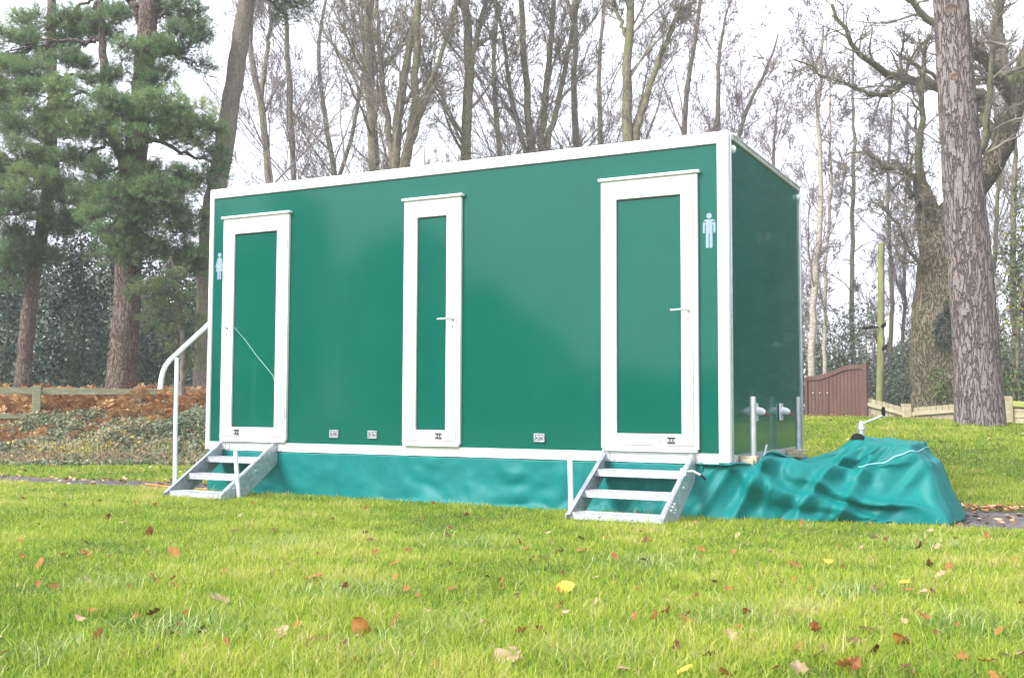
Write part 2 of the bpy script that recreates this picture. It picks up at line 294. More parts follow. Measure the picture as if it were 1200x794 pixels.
def snoise(x, y, s=1.0, seed=0):
    r = np.random.default_rng(100 + seed); z = np.zeros(np.broadcast(x, y).shape); a = 1.0; tot = 0
    for o in range(5):
        for q in range(3):
            th = r.uniform(0, 2 * PI); f = s * 2 ** o * r.uniform(.7, 1.3)
            z = z + a * np.sin((x * math.cos(th) + y * math.sin(th)) * f + r.uniform(0, 6.28)); tot += a
        a *= .55
    return z / tot * 1.8
def sstep(a, b, x):
    t = np.clip((x - a) / (b - a), 0, 1); return t * t * (3 - 2 * t)
JXY = (.70,1.02)
COVER_NUMS = ((99, 89), [
-170,13,12,10,9,7,5,3,2,2,2,3,5,7,9,11,12,13,13,12,10,9,7,4,3,2,2,2,4,5,7,9,11,12,13,13,12,10,9,6,5,3,2,1,3,3,5,8,9,11,12,13,13,12,10,8,6,5,3,2,2,2,4,5,7,10,11,12,13,13,11,11,8,6,4,3,2,2,2,4,6,7,10,11,12,13,13,11,10,-170,7,8,7,8,7,7,8,6,6,8,8,8,8,8,7,7,8,7,7,8,7,8,7,7,8,7,7,8,7,7,7,8,7,7,7,7,7,7,7,8,8,7,8,8,8,8,8,8,8,8,7,8,8,7,8,7,8,8,7,8,9,8,8,8,8,9,8,5,8,8,5,7,6,8,6,7,7,8,6,8,9,8,6,10,8,9,8,5,-170,7,8,7,8,8,7,8,8,7,6,8,8,8,7,8,7,8,8,7,8,7,7,7,7,7,7,7,7,7,8,7,7,7,8,7,8,8,8,8,9,8,8,8,9,8,7,8,8,7,8,8,7,8,8,7,9,8,8,8,8,8,8,8,8,8,8,7,8,5,7,8,6,8,6,8,5,9,6,8,6,8,9,8,6,9,7,11,7,-170,7,8,8,7,8,8,8,7,8,8,7,7,8,8,7,8,7,8,7,6,7,7,7,7,7,8,7,8,8,8,9,8,8,8,9,8,8,9,8,9,8,9,8,8,8,8,8,7,8,8,8,8,8,8,9,8,8,8,8,9,7,8,8,7,7,8,7,7,7,7,7,7,8,6,7,7,7,7,7,6,7,7,8,7,5,8,12,10,-170,8,7,8,7,8,8,8,8,7,8,8,8,7,8,8,8,7,8,8,5,9,8,6,9,8,7,7,8,8,8,9,8,9,8,9,9,9,9,9,8,8,8,8,
7,8,8,7,7,6,5,9,8,7,7,8,7,7,7,6,6,8,8,3,9,9,9,5,10,6,9,8,5,9,8,7,5,8,6,9,5,7,9,9,9,8,11,14,6,-170,8,7,8,8,8,8,8,8,7,8,8,8,8,8,7,8,8,6,8,9,6,8,8,6,9,7,9,7,9,8,8,9,9,10,8,9,8,8,8,6,8,8,7,8,7,7,7,8,8,8,8,6,7,7,7,6,6,7,8,8,6,6,9,9,9,5,10,6,10,4,9,9,5,6,7,8,7,8,8,9,9,9,9,9,9,10,13,9,-170,8,8,8,8,8,8,8,8,8,7,8,8,8,8,8,8,6,9,8,6,8,8,9,7,7,8,8,9,9,9,9,8,8,8,7,7,6,7,6,6,7,8,6,7,7,6,6,7,7,7,7,7,7,6,8,7,7,8,8,9,8,8,8,8,8,9,8,8,9,8,8,9,8,8,8,9,8,8,9,9,9,10,9,10,9,11,14,8,-170,8,8,8,8,8,8,9,8,8,8,8,7,7,8,9,7,9,7,7,8,9,7,6,8,8,9,9,8,7,7,7,6,6,5,6,6,6,7,7,7,7,8,7,8,8,7,8,8,8,9,8,9,9,8,9,8,8,8,8,8,8,8,9,8,8,8,9,8,8,9,8,8,9,8,8,9,8,8,8,8,9,9,10,10,10,10,18,6,-170,8,8,8,8,9,8,8,9,8,8,9,8,8,5,9,8,9,9,6,8,4,8,8,9,9,7,8,6,6,6,5,6,6,7,6,7,8,7,7,8,8,9,8,9,8,9,9,8,9,8,9,9,8,9,8,8,9,8,8,8,8,8,8,9,8,8,9,8,9,8,8,9,8,9,8,8,8,8,9,8,8,9,9,11,10,11,15,
9,-170,8,8,8,9,8,9,8,9,9,8,9,9,3,11,7,9,9,8,7,9,3,7,9,7,7,6,6,7,6,8,7,7,8,8,6,6,7,8,8,8,8,9,9,8,9,9,9,9,8,9,8,8,9,8,9,9,8,8,9,8,8,8,8,8,8,8,8,8,9,8,9,8,9,10,9,9,8,8,8,8,8,9,9,10,11,10,19,7,-170,8,8,8,8,9,10,9,9,9,9,9,8,11,3,5,9,11,8,4,10,12,-1,12,9,8,8,8,9,7,9,8,7,5,10,6,4,6,3,9,9,8,6,9,9,8,7,5,9,4,9,4,7,10,9,9,10,4,8,11,6,9,9,7,7,8,8,8,8,9,9,10,10,11,10,12,11,11,11,9,9,9,8,8,9,11,12,17,9,-170,8,9,10,10,10,10,10,2,11,8,9,9,3,9,9,8,9,7,6,8,13,4,4,12,8,8,9,8,9,8,6,9,9,0,5,5,7,10,9,6,9,9,9,7,5,7,9,4,9,4,8,9,9,9,7,9,10,5,7,10,6,7,8,8,8,8,8,9,9,9,10,10,12,12,12,12,10,12,11,10,8,8,9,9,10,11,21,7,-170,10,11,10,12,8,7,9,4,3,10,8,9,10,10,10,9,7,6,11,9,9,7,7,6,7,7,7,9,4,8,7,6,6,9,9,8,8,9,7,7,7,4,9,8,7,8,5,8,7,9,9,8,7,9,10,9,8,3,6,5,7,6,7,8,8,9,8,9,10,9,10,11,11,11,13,12,13,13,12,12,11,10,8,8,10,12,19,8,-170,13,12,11,9,8,10,3,8,9,8,7,8,10,9,9,8,3,9,10,11,6,5,3,3,7,8,7,7,9,7,10,9,7,9,4,9,7,8,8,8,7,8,
8,8,8,8,8,9,9,8,9,9,9,0,9,10,9,9,8,6,6,4,5,6,6,8,9,10,9,10,10,11,11,12,12,13,12,13,13,13,13,12,10,8,9,11,22,7,-159,13,8,9,8,10,8,9,11,7,8,8,8,6,6,7,6,9,14,11,9,-5,7,7,8,11,8,2,4,6,9,6,13,7,6,5,7,8,8,8,8,7,9,8,7,8,8,7,9,9,6,9,9,8,9,7,9,7,8,8,10,8,7,3,7,7,3,7,10,11,9,9,11,12,11,12,12,13,13,13,13,14,14,12,9,8,11,21,8,-144,11,10,9,9,9,7,9,9,9,7,10,9,4,7,7,7,1,13,14,3,9,4,8,6,5,12,4,2,5,7,9,12,5,9,9,8,6,2,9,7,9,5,9,8,7,6,9,9,7,7,10,9,9,5,9,8,8,4,10,7,9,10,8,3,10,6,5,4,9,12,9,11,11,11,12,12,12,13,13,13,14,15,14,11,8,10,23,7,-129,10,12,8,9,9,8,9,8,6,11,2,11,11,8,4,10,5,9,4,8,6,8,8,6,0,4,12,6,0,6,11,9,5,10,8,3,7,9,5,10,6,8,7,7,8,9,9,4,9,9,10,6,9,6,7,7,7,8,9,10,8,9,7,9,4,10,1,9,7,9,12,11,10,12,11,11,12,13,13,13,14,15,15,13,8,10,22,8,-114,11,11,9,8,9,8,7,8,7,3,6,8,14,11,11,4,5,7,7,6,8,0,7,8,5,0,6,10,6,3,13,4,10,5,9,8,3,5,8,9,6,9,6,9,10,6,9,6,6,9,8,8,9,9,9,8,8,5,6,7,7,11,9,7,4,11,4,5,10,8,10,11,11,11,12,10,11,12,14,13,14,15,16,15,9,10,
23,7,-99,11,10,10,8,8,9,7,5,9,8,6,0,11,16,3,8,9,8,7,7,-2,8,-1,6,9,5,0,7,7,7,7,12,8,8,5,8,8,3,9,6,9,7,9,6,9,10,5,9,3,7,9,9,9,9,8,10,8,8,8,6,1,10,9,3,10,11,6,3,11,7,9,11,10,12,11,11,9,13,13,14,14,15,16,16,11,10,22,8,-84,10,11,10,9,6,10,4,9,9,4,11,6,9,5,8,7,8,5,5,3,4,3,7,1,4,7,6,10,2,9,10,4,8,8,7,8,8,7,3,9,8,8,9,9,8,7,8,10,5,6,5,9,7,9,7,9,9,4,11,10,3,1,10,10,7,12,1,9,10,7,10,9,11,10,12,11,8,13,13,14,14,15,16,17,13,10,23,6,-69,10,10,10,10,13,9,-1,6,8,9,5,5,9,9,7,7,5,5,5,5,4,3,3,6,4,6,3,9,7,8,9,4,6,8,2,8,7,8,8,9,9,9,9,4,9,7,8,2,8,7,9,8,9,7,10,6,6,9,11,6,-4,11,12,9,10,1,10,9,8,10,8,10,9,12,11,9,11,12,14,13,14,16,14,17,14,11,21,8,-54,10,10,9,13,13,9,0,6,4,8,7,6,6,11,7,4,4,7,3,7,3,6,4,5,6,5,6,5,5,8,8,7,7,3,5,2,6,7,7,10,9,10,8,5,8,3,7,9,8,8,8,9,9,9,10,6,2,9,8,11,-2,3,10,10,7,9,10,10,9,6,10,10,7,12,10,13,8,13,14,12,14,15,15,17,16,11,25,6,-39,9,10,12,10,7,-1,7,11,8,-2,13,9,8,3,10,7,6,5,3,5,5,4,9,3,5,5,9,3,10,8,6,5,5,3,8,5,1,3,8,9,9,
8,7,7,8,7,9,9,8,5,9,6,7,11,7,8,2,5,9,11,3,0,10,9,10,6,9,4,11,10,8,12,8,12,9,13,9,13,14,12,14,15,13,17,16,15,24,7,-24,9,10,10,8,-1,6,10,3,8,2,5,10,8,8,6,9,4,8,9,6,5,5,4,5,4,8,2,11,4,9,8,6,4,5,5,3,2,9,6,6,7,9,9,9,3,11,7,7,10,7,7,9,6,3,10,2,5,10,7,2,7,8,10,6,8,7,5,11,10,8,12,8,12,9,13,8,13,13,12,14,12,13,15,15,17,15,27,6,-9,8,6,12,2,6,8,6,5,4,3,8,3,5,9,8,5,8,6,9,8,7,8,7,6,5,2,5,5,8,6,2,2,5,7,11,3,10,8,6,7,7,9,5,9,6,10,10,5,5,10,7,4,6,0,10,2,8,6,8,11,8,-2,11,3,8,10,8,9,12,7,12,8,12,10,13,8,13,13,11,14,11,14,14,15,16,17,27,8,2,9,7,4,9,6,3,6,7,5,6,5,3,3,4,4,7,8,8,8,6,8,7,6,6,7,7,5,5,4,2,5,7,3,6,10,10,9,9,8,7,6,6,10,8,5,8,6,8,8,5,2,3,6,8,1,10,10,9,7,3,7,7,6,8,6,10,6,10,9,12,9,12,9,13,9,12,12,11,13,11,14,12,14,15,16,17,30,7,6,3,13,13,9,4,5,7,6,5,4,4,4,5,4,-1,3,4,9,7,8,6,7,8,8,4,3,6,7,7,5,2,7,8,10,8,5,9,9,10,7,9,5,9,4,6,6,4,7,7,6,-1,7,7,10,6,10,8,11,8,4,7,6,6,6,7,7,8,10,9,10,11,9,12,12,9,12,12,10,13,11,13,13,13,15,15,
17,34,3,6,8,7,9,13,8,7,5,1,9,6,3,7,5,6,0,2,1,7,6,7,3,4,6,7,5,6,7,6,6,9,8,8,8,8,6,8,8,9,10,8,7,8,5,7,2,2,8,7,6,2,8,9,9,10,8,9,7,7,7,8,3,5,9,9,9,7,8,10,9,9,12,7,12,12,8,12,12,10,12,11,13,13,14,14,15,16,32,0,6,0,14,7,7,10,4,7,4,8,6,2,7,3,6,3,3,7,5,9,5,5,6,5,6,6,6,6,7,7,8,7,6,8,8,8,9,9,9,8,9,7,8,8,8,7,2,1,2,6,8,8,10,8,9,9,10,8,8,7,8,4,4,9,8,8,10,8,10,9,9,11,7,12,10,9,12,11,10,12,11,12,14,13,15,15,13,29,0,6,-1,15,7,4,8,3,8,8,3,6,5,8,7,8,9,8,8,5,6,5,6,5,5,5,5,4,6,5,6,7,7,9,7,8,8,8,8,8,8,8,8,9,8,8,9,7,1,0,0,8,9,8,9,8,9,9,9,9,8,9,9,4,4,5,12,10,9,10,10,7,11,6,11,9,11,11,12,9,12,11,13,14,13,11,16,13,28,0,6,-1,13,5,4,9,10,-2,9,7,10,10,10,8,9,8,8,8,7,6,6,5,5,5,5,5,4,5,5,5,5,6,7,8,8,8,8,8,8,8,8,7,8,9,8,8,5,7,-2,8,7,8,7,6,7,8,9,9,9,9,10,10,10,4,4,9,12,7,10,12,7,6,9,9,10,10,11,11,10,11,12,13,13,12,9,12,16,23,1,6,-1,14,2,7,7,6,6,6,9,9,10,10,10,10,9,9,8,8,8,8,6,6,5,5,5,4,5,5,5,5,6,7,6,7,7,8,4,6,7,7,
9,8,8,7,6,5,5,9,7,8,6,6,8,7,4,9,9,9,9,10,11,11,9,5,4,11,8,10,11,11,6,6,9,10,10,11,11,10,12,12,13,13,9,11,9,14,25,-1,6,0,13,2,9,5,10,3,9,7,8,9,10,10,8,8,9,8,7,8,7,6,6,7,6,7,7,7,7,7,7,6,7,6,7,6,7,5,5,2,8,8,6,8,2,6,6,9,8,9,6,8,8,9,6,7,5,10,7,11,10,10,12,11,9,4,6,9,10,9,11,10,5,8,9,11,11,11,10,12,13,13,11,7,9,10,15,20,1,6,1,12,1,11,4,11,7,4,11,7,7,9,10,9,7,5,8,7,8,7,7,6,6,6,7,7,7,7,7,7,7,7,7,7,6,7,6,7,6,7,7,7,8,6,6,6,6,7,7,8,8,8,7,7,9,7,9,7,11,10,10,11,11,11,8,4,9,9,9,8,11,8,6,9,11,12,10,11,12,13,12,7,9,8,10,13,21,0,6,2,12,0,11,6,10,8,4,10,7,9,7,8,9,6,9,2,8,7,8,8,6,6,6,6,8,8,7,8,5,7,7,7,6,7,7,5,7,7,7,7,7,8,7,8,8,8,8,9,7,8,3,7,9,9,9,8,10,7,11,10,10,11,10,10,9,2,10,10,10,7,12,7,8,12,11,10,12,12,13,7,8,8,11,11,11,15,2,6,4,10,1,11,6,10,9,3,11,9,6,10,6,8,4,8,8,2,8,8,7,7,8,8,7,4,8,8,8,8,9,-1,6,6,7,7,8,7,8,7,8,8,8,7,7,8,7,8,7,6,9,9,8,4,9,10,10,10,9,7,10,10,9,10,9,10,10,5,10,10,11,7,13,7,11,12,10,12,12,8,8,8,11,9,
8,8,20,0,6,6,8,0,12,8,7,11,3,10,9,7,6,9,6,9,2,8,8,1,8,8,8,6,7,8,8,8,7,9,8,8,8,7,4,4,4,6,7,8,7,8,8,7,8,7,8,8,8,8,8,9,9,10,10,9,10,9,7,10,8,7,10,7,10,9,9,10,11,8,10,11,8,13,8,12,11,11,12,7,7,8,10,7,6,8,8,21,1,6,9,6,0,13,8,7,11,4,10,7,9,5,8,9,8,6,1,9,8,1,9,8,6,8,8,8,9,8,5,8,8,8,7,7,7,5,3,9,7,8,7,5,6,8,8,8,8,8,8,9,6,7,9,9,10,10,7,10,9,10,7,7,9,8,9,9,11,10,10,12,12,13,8,12,12,10,11,8,7,8,10,6,7,8,9,9,19,1,6,10,5,0,13,9,7,11,7,5,7,10,7,6,9,4,8,9,4,7,7,2,8,8,9,9,7,8,5,8,8,8,8,8,7,3,8,8,3,6,8,7,8,8,6,8,9,8,9,9,9,8,8,8,7,9,9,10,5,10,9,8,9,6,9,8,10,11,11,12,12,11,13,12,13,14,10,0,9,9,9,7,7,8,8,7,8,19,2,6,12,3,0,13,10,6,10,8,4,10,6,10,6,7,6,9,5,6,8,5,6,7,7,8,9,7,7,7,8,8,8,8,8,8,6,3,7,8,3,6,8,8,8,9,8,8,9,8,9,9,8,10,9,9,8,7,8,9,6,9,9,7,10,7,11,8,12,12,12,12,14,6,13,11,11,10,10,6,8,7,7,7,7,7,8,8,20,1,6,13,3,-2,12,11,7,8,9,2,10,9,7,9,6,10,6,8,5,5,6,9,8,7,5,6,6,8,8,8,8,8,8,9,8,8,6,4,5,8,
6,8,7,8,9,8,9,8,9,10,9,9,9,9,7,9,9,8,7,9,6,8,8,11,9,10,12,10,12,11,9,11,13,7,8,8,14,14,4,6,6,5,6,6,7,7,9,25,2,6,14,2,-2,11,12,8,6,10,1,10,10,7,10,6,10,7,8,10,6,3,5,9,6,9,6,5,6,7,8,8,8,9,8,9,8,8,6,6,5,8,6,8,6,8,7,9,9,9,9,9,9,8,9,8,9,8,7,9,9,7,8,7,11,11,11,12,12,12,10,3,12,10,9,9,6,14,12,4,6,6,6,7,8,8,9,10,23,2,6,15,1,-3,12,11,11,4,11,0,10,11,9,8,8,10,6,10,7,10,7,2,3,7,8,7,8,7,6,5,8,9,8,9,9,9,8,9,7,6,4,8,6,8,7,8,6,8,8,8,9,9,8,8,8,8,8,8,9,9,9,9,11,7,12,12,12,12,9,13,5,9,12,10,8,9,6,13,6,6,7,7,7,8,8,8,9,21,2,6,16,1,-4,12,11,10,6,10,0,10,11,10,8,10,9,6,10,9,6,9,8,1,3,6,8,7,8,4,8,8,9,8,9,9,8,9,8,9,7,8,2,8,7,9,8,7,7,7,5,8,9,8,8,8,8,8,9,8,9,10,11,11,11,9,12,12,12,13,1,11,8,9,12,8,12,14,6,5,7,6,7,7,7,7,9,9,21,1,6,17,1,-4,10,12,10,7,9,2,11,9,9,11,7,8,10,7,8,8,7,8,9,6,1,5,6,7,8,9,8,9,5,9,8,9,8,8,8,8,8,8,7,8,5,8,8,4,6,7,7,8,8,8,8,8,9,9,10,10,10,11,11,12,12,9,12,11,12,5,4,8,9,9,10,14,11,5,6,7,8,7,7,7,
8,9,9,20,2,6,18,1,-4,10,12,11,8,8,6,8,10,11,7,10,6,9,5,8,8,8,9,7,8,9,6,3,9,8,4,6,8,8,9,9,8,8,7,6,5,8,8,8,6,7,8,7,8,8,3,8,6,7,7,9,9,9,9,10,9,11,11,12,11,12,11,10,11,12,4,4,7,9,10,9,17,12,4,6,7,7,7,8,7,8,9,9,21,2,6,18,3,-5,9,12,11,9,8,10,5,10,10,8,10,7,6,8,3,9,8,7,8,9,8,9,9,8,8,6,6,5,8,8,7,5,6,6,8,7,9,8,8,7,9,4,8,8,8,8,4,8,6,9,7,9,10,10,10,10,11,11,12,10,11,11,11,10,11,4,3,7,8,9,9,17,13,6,6,6,7,7,7,8,8,8,9,21,2,6,18,4,-5,7,12,11,10,7,11,8,7,9,10,9,9,6,8,4,4,8,9,8,9,8,9,8,6,9,8,8,7,8,7,7,7,5,5,6,8,8,8,8,7,4,8,8,8,8,8,7,8,8,8,9,10,10,11,10,11,11,10,11,10,10,10,10,10,11,4,2,8,8,9,9,15,15,5,6,6,6,7,7,8,7,8,9,21,2,6,19,4,-4,7,12,12,10,8,11,8,7,9,10,9,8,9,9,7,3,5,6,7,7,9,8,9,9,8,7,5,7,8,8,8,7,8,7,3,4,6,7,7,7,7,8,8,8,9,8,8,8,6,8,8,9,11,10,11,10,11,10,10,10,10,10,10,10,11,11,1,6,7,8,8,17,15,6,6,7,6,7,7,7,8,8,9,22,2,6,20,4,-4,8,12,12,10,9,10,9,6,9,10,9,9,9,9,9,9,7,6,6,4,7,6,7,6,7,6,7,7,7,8,8,8,8,8,8,
4,4,6,5,7,7,7,8,8,8,8,9,8,9,8,9,8,8,10,10,11,10,10,9,10,9,10,10,11,11,9,7,0,10,8,9,18,14,6,7,6,6,7,7,7,8,8,10,22,3,6,20,5,-4,6,11,11,11,10,9,10,7,7,9,9,10,9,9,10,9,9,9,8,8,7,6,7,6,7,7,7,7,6,7,6,7,6,6,6,5,6,5,5,5,7,8,8,8,9,8,9,9,9,9,10,9,10,10,10,9,10,9,9,10,10,10,10,11,11,6,3,5,9,10,9,16,15,5,6,6,6,6,7,7,8,8,9,22,3,6,20,5,-3,5,11,11,10,10,9,10,8,7,9,9,10,9,10,10,9,9,8,9,8,7,7,6,5,6,6,5,6,6,6,6,6,6,6,6,6,7,6,7,7,7,8,9,9,9,9,9,10,9,10,9,10,9,10,9,9,9,8,10,9,10,10,10,12,11,3,3,8,9,10,10,14,15,5,5,6,6,7,6,7,8,8,9,22,2,6,20,6,-3,5,10,10,11,10,9,9,9,9,8,9,10,10,10,10,9,10,9,7,7,7,8,7,7,6,6,7,6,7,6,6,6,6,6,6,5,5,5,5,5,7,9,9,9,9,9,10,9,9,10,9,9,9,9,8,9,9,9,9,10,10,11,11,11,13,4,1,8,9,11,11,11,15,4,6,6,6,6,7,7,8,8,9,21,3,6,21,6,-4,6,10,11,10,11,10,9,9,9,10,10,10,11,10,10,10,9,4,6,7,7,8,8,8,8,4,7,6,6,6,6,6,5,6,1,4,4,5,6,7,8,8,8,9,10,9,9,9,10,8,9,9,8,8,9,8,9,9,10,10,11,11,10,12,12,6,2,8,9,10,10,12,15,5,6,6,7,7,6,
8,8,8,9,22,3,6,20,8,-4,4,9,10,10,10,10,10,10,8,10,10,10,11,10,9,10,9,8,7,8,7,8,8,7,7,7,6,6,5,4,4,6,6,5,6,6,6,7,7,8,7,9,8,9,8,8,9,9,9,8,8,9,8,8,8,9,10,10,10,11,11,11,12,11,4,5,6,9,9,9,8,14,15,3,5,6,7,7,6,8,7,9,8,22,2,6,20,8,-3,3,9,10,10,10,11,10,10,9,10,10,10,10,10,9,9,9,8,8,7,8,8,7,7,7,8,5,3,6,6,7,7,5,6,5,6,7,7,8,6,6,8,8,9,8,9,8,9,8,9,8,8,9,8,8,9,9,10,11,11,12,12,12,11,3,3,8,8,8,9,8,13,14,5,5,6,7,6,7,8,7,8,9,21,3,6,20,9,-3,3,8,10,10,11,10,11,10,9,10,11,10,9,10,9,9,8,8,8,8,8,7,8,8,7,4,5,8,8,7,5,5,5,5,7,7,7,8,7,5,8,8,9,8,8,8,8,7,8,8,7,8,9,8,9,9,10,10,11,11,12,12,11,12,2,2,8,9,8,7,6,15,14,6,5,6,7,7,6,8,7,8,9,21,3,6,20,10,-4,4,9,11,10,11,11,11,11,10,10,10,10,9,9,9,9,8,8,7,8,7,8,8,7,7,7,8,7,8,-1,3,5,6,7,8,8,8,8,8,4,8,7,5,4,8,7,7,7,7,7,8,9,8,10,9,10,11,11,10,10,12,11,12,11,11,1,3,9,9,8,3,17,14,8,4,7,6,7,7,8,7,8,9,22,2,6,20,10,-3,3,9,10,11,11,11,11,11,10,10,10,9,9,9,8,9,7,8,8,9,8,8,8,8,8,8,8,7,1,3,6,6,7,8,
8,8,8,8,7,7,4,2,5,6,7,8,8,7,5,8,8,9,9,10,9,11,10,12,11,11,11,10,11,11,6,6,2,10,8,6,4,18,15,5,6,7,6,7,7,7,7,8,9,21,3,6,20,10,-3,2,8,11,11,10,11,11,10,10,10,9,9,9,9,8,8,9,9,8,9,8,9,8,8,8,8,7,6,7,6,7,7,8,7,8,7,7,6,6,5,1,3,4,7,8,7,9,8,8,9,9,9,10,10,10,11,11,11,10,11,10,11,10,9,4,4,7,9,6,6,7,15,14,6,6,6,7,6,7,7,7,8,8,20,3,6,19,12,-3,1,9,10,11,11,10,11,10,9,10,9,9,9,9,9,8,9,9,9,9,8,8,9,9,8,8,7,7,7,7,7,7,7,8,6,7,5,6,5,5,5,3,3,3,9,8,8,8,9,9,10,9,11,10,11,10,11,10,10,11,10,9,9,10,10,3,4,8,5,6,10,13,16,4,6,6,7,6,7,6,7,8,8,21,3,6,20,12,-4,2,9,11,11,11,10,10,10,10,9,9,9,9,9,9,9,9,9,10,9,9,10,9,8,8,8,6,7,4,8,7,7,5,7,3,4,5,5,5,4,5,5,5,7,7,7,9,9,7,10,10,10,10,10,11,10,10,10,10,9,10,10,9,10,11,11,1,4,5,7,6,17,16,6,5,6,7,6,6,7,7,8,8,22,3,6,20,12,-4,3,9,11,11,11,10,10,9,10,9,10,9,9,9,10,9,10,10,10,9,10,9,9,8,8,7,6,7,5,4,8,7,5,6,3,4,4,4,3,8,6,6,6,6,7,7,6,7,9,10,10,10,10,10,10,9,10,10,9,10,9,10,10,10,11,11,2,3,6,7,9,16,17,4,6,6,6,6,
6,7,7,8,9,21,3,6,20,13,-4,2,9,11,11,11,10,10,9,10,10,9,10,9,10,10,10,10,10,9,10,9,9,9,7,8,5,8,7,6,6,4,7,8,3,4,4,4,4,4,4,4,4,5,7,7,9,9,9,10,8,10,10,10,9,9,9,9,9,10,9,10,10,10,11,11,12,2,3,6,8,7,17,16,6,5,6,6,6,6,7,7,8,9,22,3,6,20,13,-4,2,9,11,10,11,10,10,9,10,10,9,10,10,10,10,10,10,10,9,9,9,8,9,8,7,7,7,7,6,7,7,6,5,8,6,5,5,5,4,5,4,3,4,1,8,9,9,10,9,9,8,10,9,9,8,8,9,9,9,10,10,10,11,12,12,12,1,2,7,8,9,15,18,3,5,5,6,6,6,7,8,8,9,22,3,6,19,14,-4,2,9,10,11,10,10,10,10,10,10,10,10,10,11,10,10,10,10,9,9,8,7,8,7,7,7,7,7,7,6,7,7,8,6,7,3,3,1,6,3,7,6,6,6,2,9,9,10,9,9,9,9,9,8,8,8,8,9,9,10,11,11,11,12,12,13,1,1,6,9,10,15,15,4,5,5,6,6,6,7,8,8,9,23,2,6,19,14,-4,1,9,11,10,10,10,11,10,10,10,11,10,10,11,10,10,9,9,9,7,6,7,7,8,7,8,7,7,8,7,7,7,7,9,1,2,3,3,5,4,6,6,6,6,9,9,9,9,9,9,9,8,9,8,7,8,9,10,9,11,11,11,12,13,9,13,0,-3,10,9,10,16,14,4,4,5,6,6,7,8,7,9,9,22,3,6,18,14,-2,-1,8,10,10,10,10,10,10,10,10,10,10,11,9,10,9,9,8,8,8,8,8,8,8,8,8,8,7,7,8,6,6,6,
6,6,7,6,6,6,4,6,6,6,8,8,8,8,7,8,8,8,9,8,9,8,10,9,10,11,11,11,12,13,12,10,0,-4,11,9,11,12,9,13,1,4,5,6,7,7,7,8,8,9,22,3,6,19,14,-3,-1,9,10,11,10,11,11,10,11,11,10,10,11,9,9,10,7,9,8,4,7,7,7,7,7,8,7,8,7,8,4,5,5,6,6,7,7,8,8,9,1,5,5,6,8,8,8,9,7,9,8,8,8,6,9,9,10,10,11,11,12,12,12,13,13,3,-7,11,9,9,6,16,14,-1,5,6,7,7,7,8,8,9,9,22,3,6,19,14,-2,-2,8,11,11,11,10,11,11,11,10,11,10,10,9,9,9,9,8,8,7,7,8,7,7,7,6,7,6,6,4,8,4,6,8,5,6,8,8,8,7,6,1,6,6,6,8,9,8,8,8,8,8,7,9,9,8,10,11,12,11,12,12,12,12,10,0,-1,9,8,10,9,14,17,-7,6,7,7,7,8,8,9,8,10,22,3,6,19,14,-2,-3,9,10,12,11,11,11,11,10,11,10,9,10,9,9,8,9,8,8,8,8,7,8,8,3,5,5,7,6,6,7,6,7,7,8,8,8,6,8,5,6,5,2,6,7,7,7,8,8,8,9,8,9,7,9,11,11,11,11,12,12,11,11,11,11,1,1,7,8,9,7,17,14,-6,5,7,8,7,8,8,9,9,9,23,2,6,19,13,-2,-3,8,11,11,11,10,11,11,10,10,10,9,9,9,9,8,9,8,8,9,8,8,9,8,8,8,7,6,7,6,7,7,7,7,6,7,6,7,6,6,5,3,2,5,7,8,8,8,9,8,9,9,9,10,10,11,11,11,11,12,10,10,11,10,11,1,1,6,7,8,11,13,17,-10,6,6,7,
8,8,8,8,9,10,22,3,6,19,13,-2,-3,8,10,12,11,10,11,10,10,10,9,9,9,9,8,9,8,8,9,8,8,9,8,7,8,6,7,7,6,8,7,7,7,4,6,6,7,6,7,7,7,5,4,4,8,8,8,8,9,8,10,9,10,10,11,11,10,11,11,10,10,10,11,10,10,1,3,7,9,8,5,16,14,-8,6,6,5,7,8,9,8,10,9,24,3,6,20,12,-3,-3,8,11,11,11,11,10,10,10,9,9,9,9,8,9,8,7,9,9,8,8,8,9,6,7,8,8,7,9,8,7,8,0,5,7,6,6,6,6,6,6,7,6,8,7,8,9,8,9,9,10,10,10,10,11,10,11,10,10,10,9,10,10,11,10,2,7,6,7,3,11,16,12,-9,8,7,6,4,6,7,9,10,10,24,3,6,20,11,-3,-3,9,11,11,10,11,10,9,10,9,9,9,8,9,9,8,6,9,10,7,9,7,8,7,8,9,8,8,8,9,8,8,8,6,6,5,6,6,6,6,5,6,5,6,6,8,8,9,9,10,10,10,11,10,10,10,10,9,10,9,9,10,9,10,11,1,3,5,9,9,8,17,15,-11,4,8,10,6,5,6,6,10,10,25,4,6,20,10,-5,-1,11,11,11,11,10,10,9,9,9,9,9,9,9,8,9,7,10,8,5,8,8,9,8,8,8,8,8,8,8,8,8,9,8,7,7,5,2,4,4,5,5,7,7,8,5,7,9,10,10,10,10,10,9,10,10,9,9,10,9,9,10,10,8,10,6,-2,15,2,12,5,12,19,-5,1,5,9,10,9,7,6,5,11,26,5,6,20,9,-6,0,10,11,11,10,9,10,9,8,10,9,8,9,9,7,9,9,7,9,9,9,9,8,9,8,8,8,8,8,8,8,8,
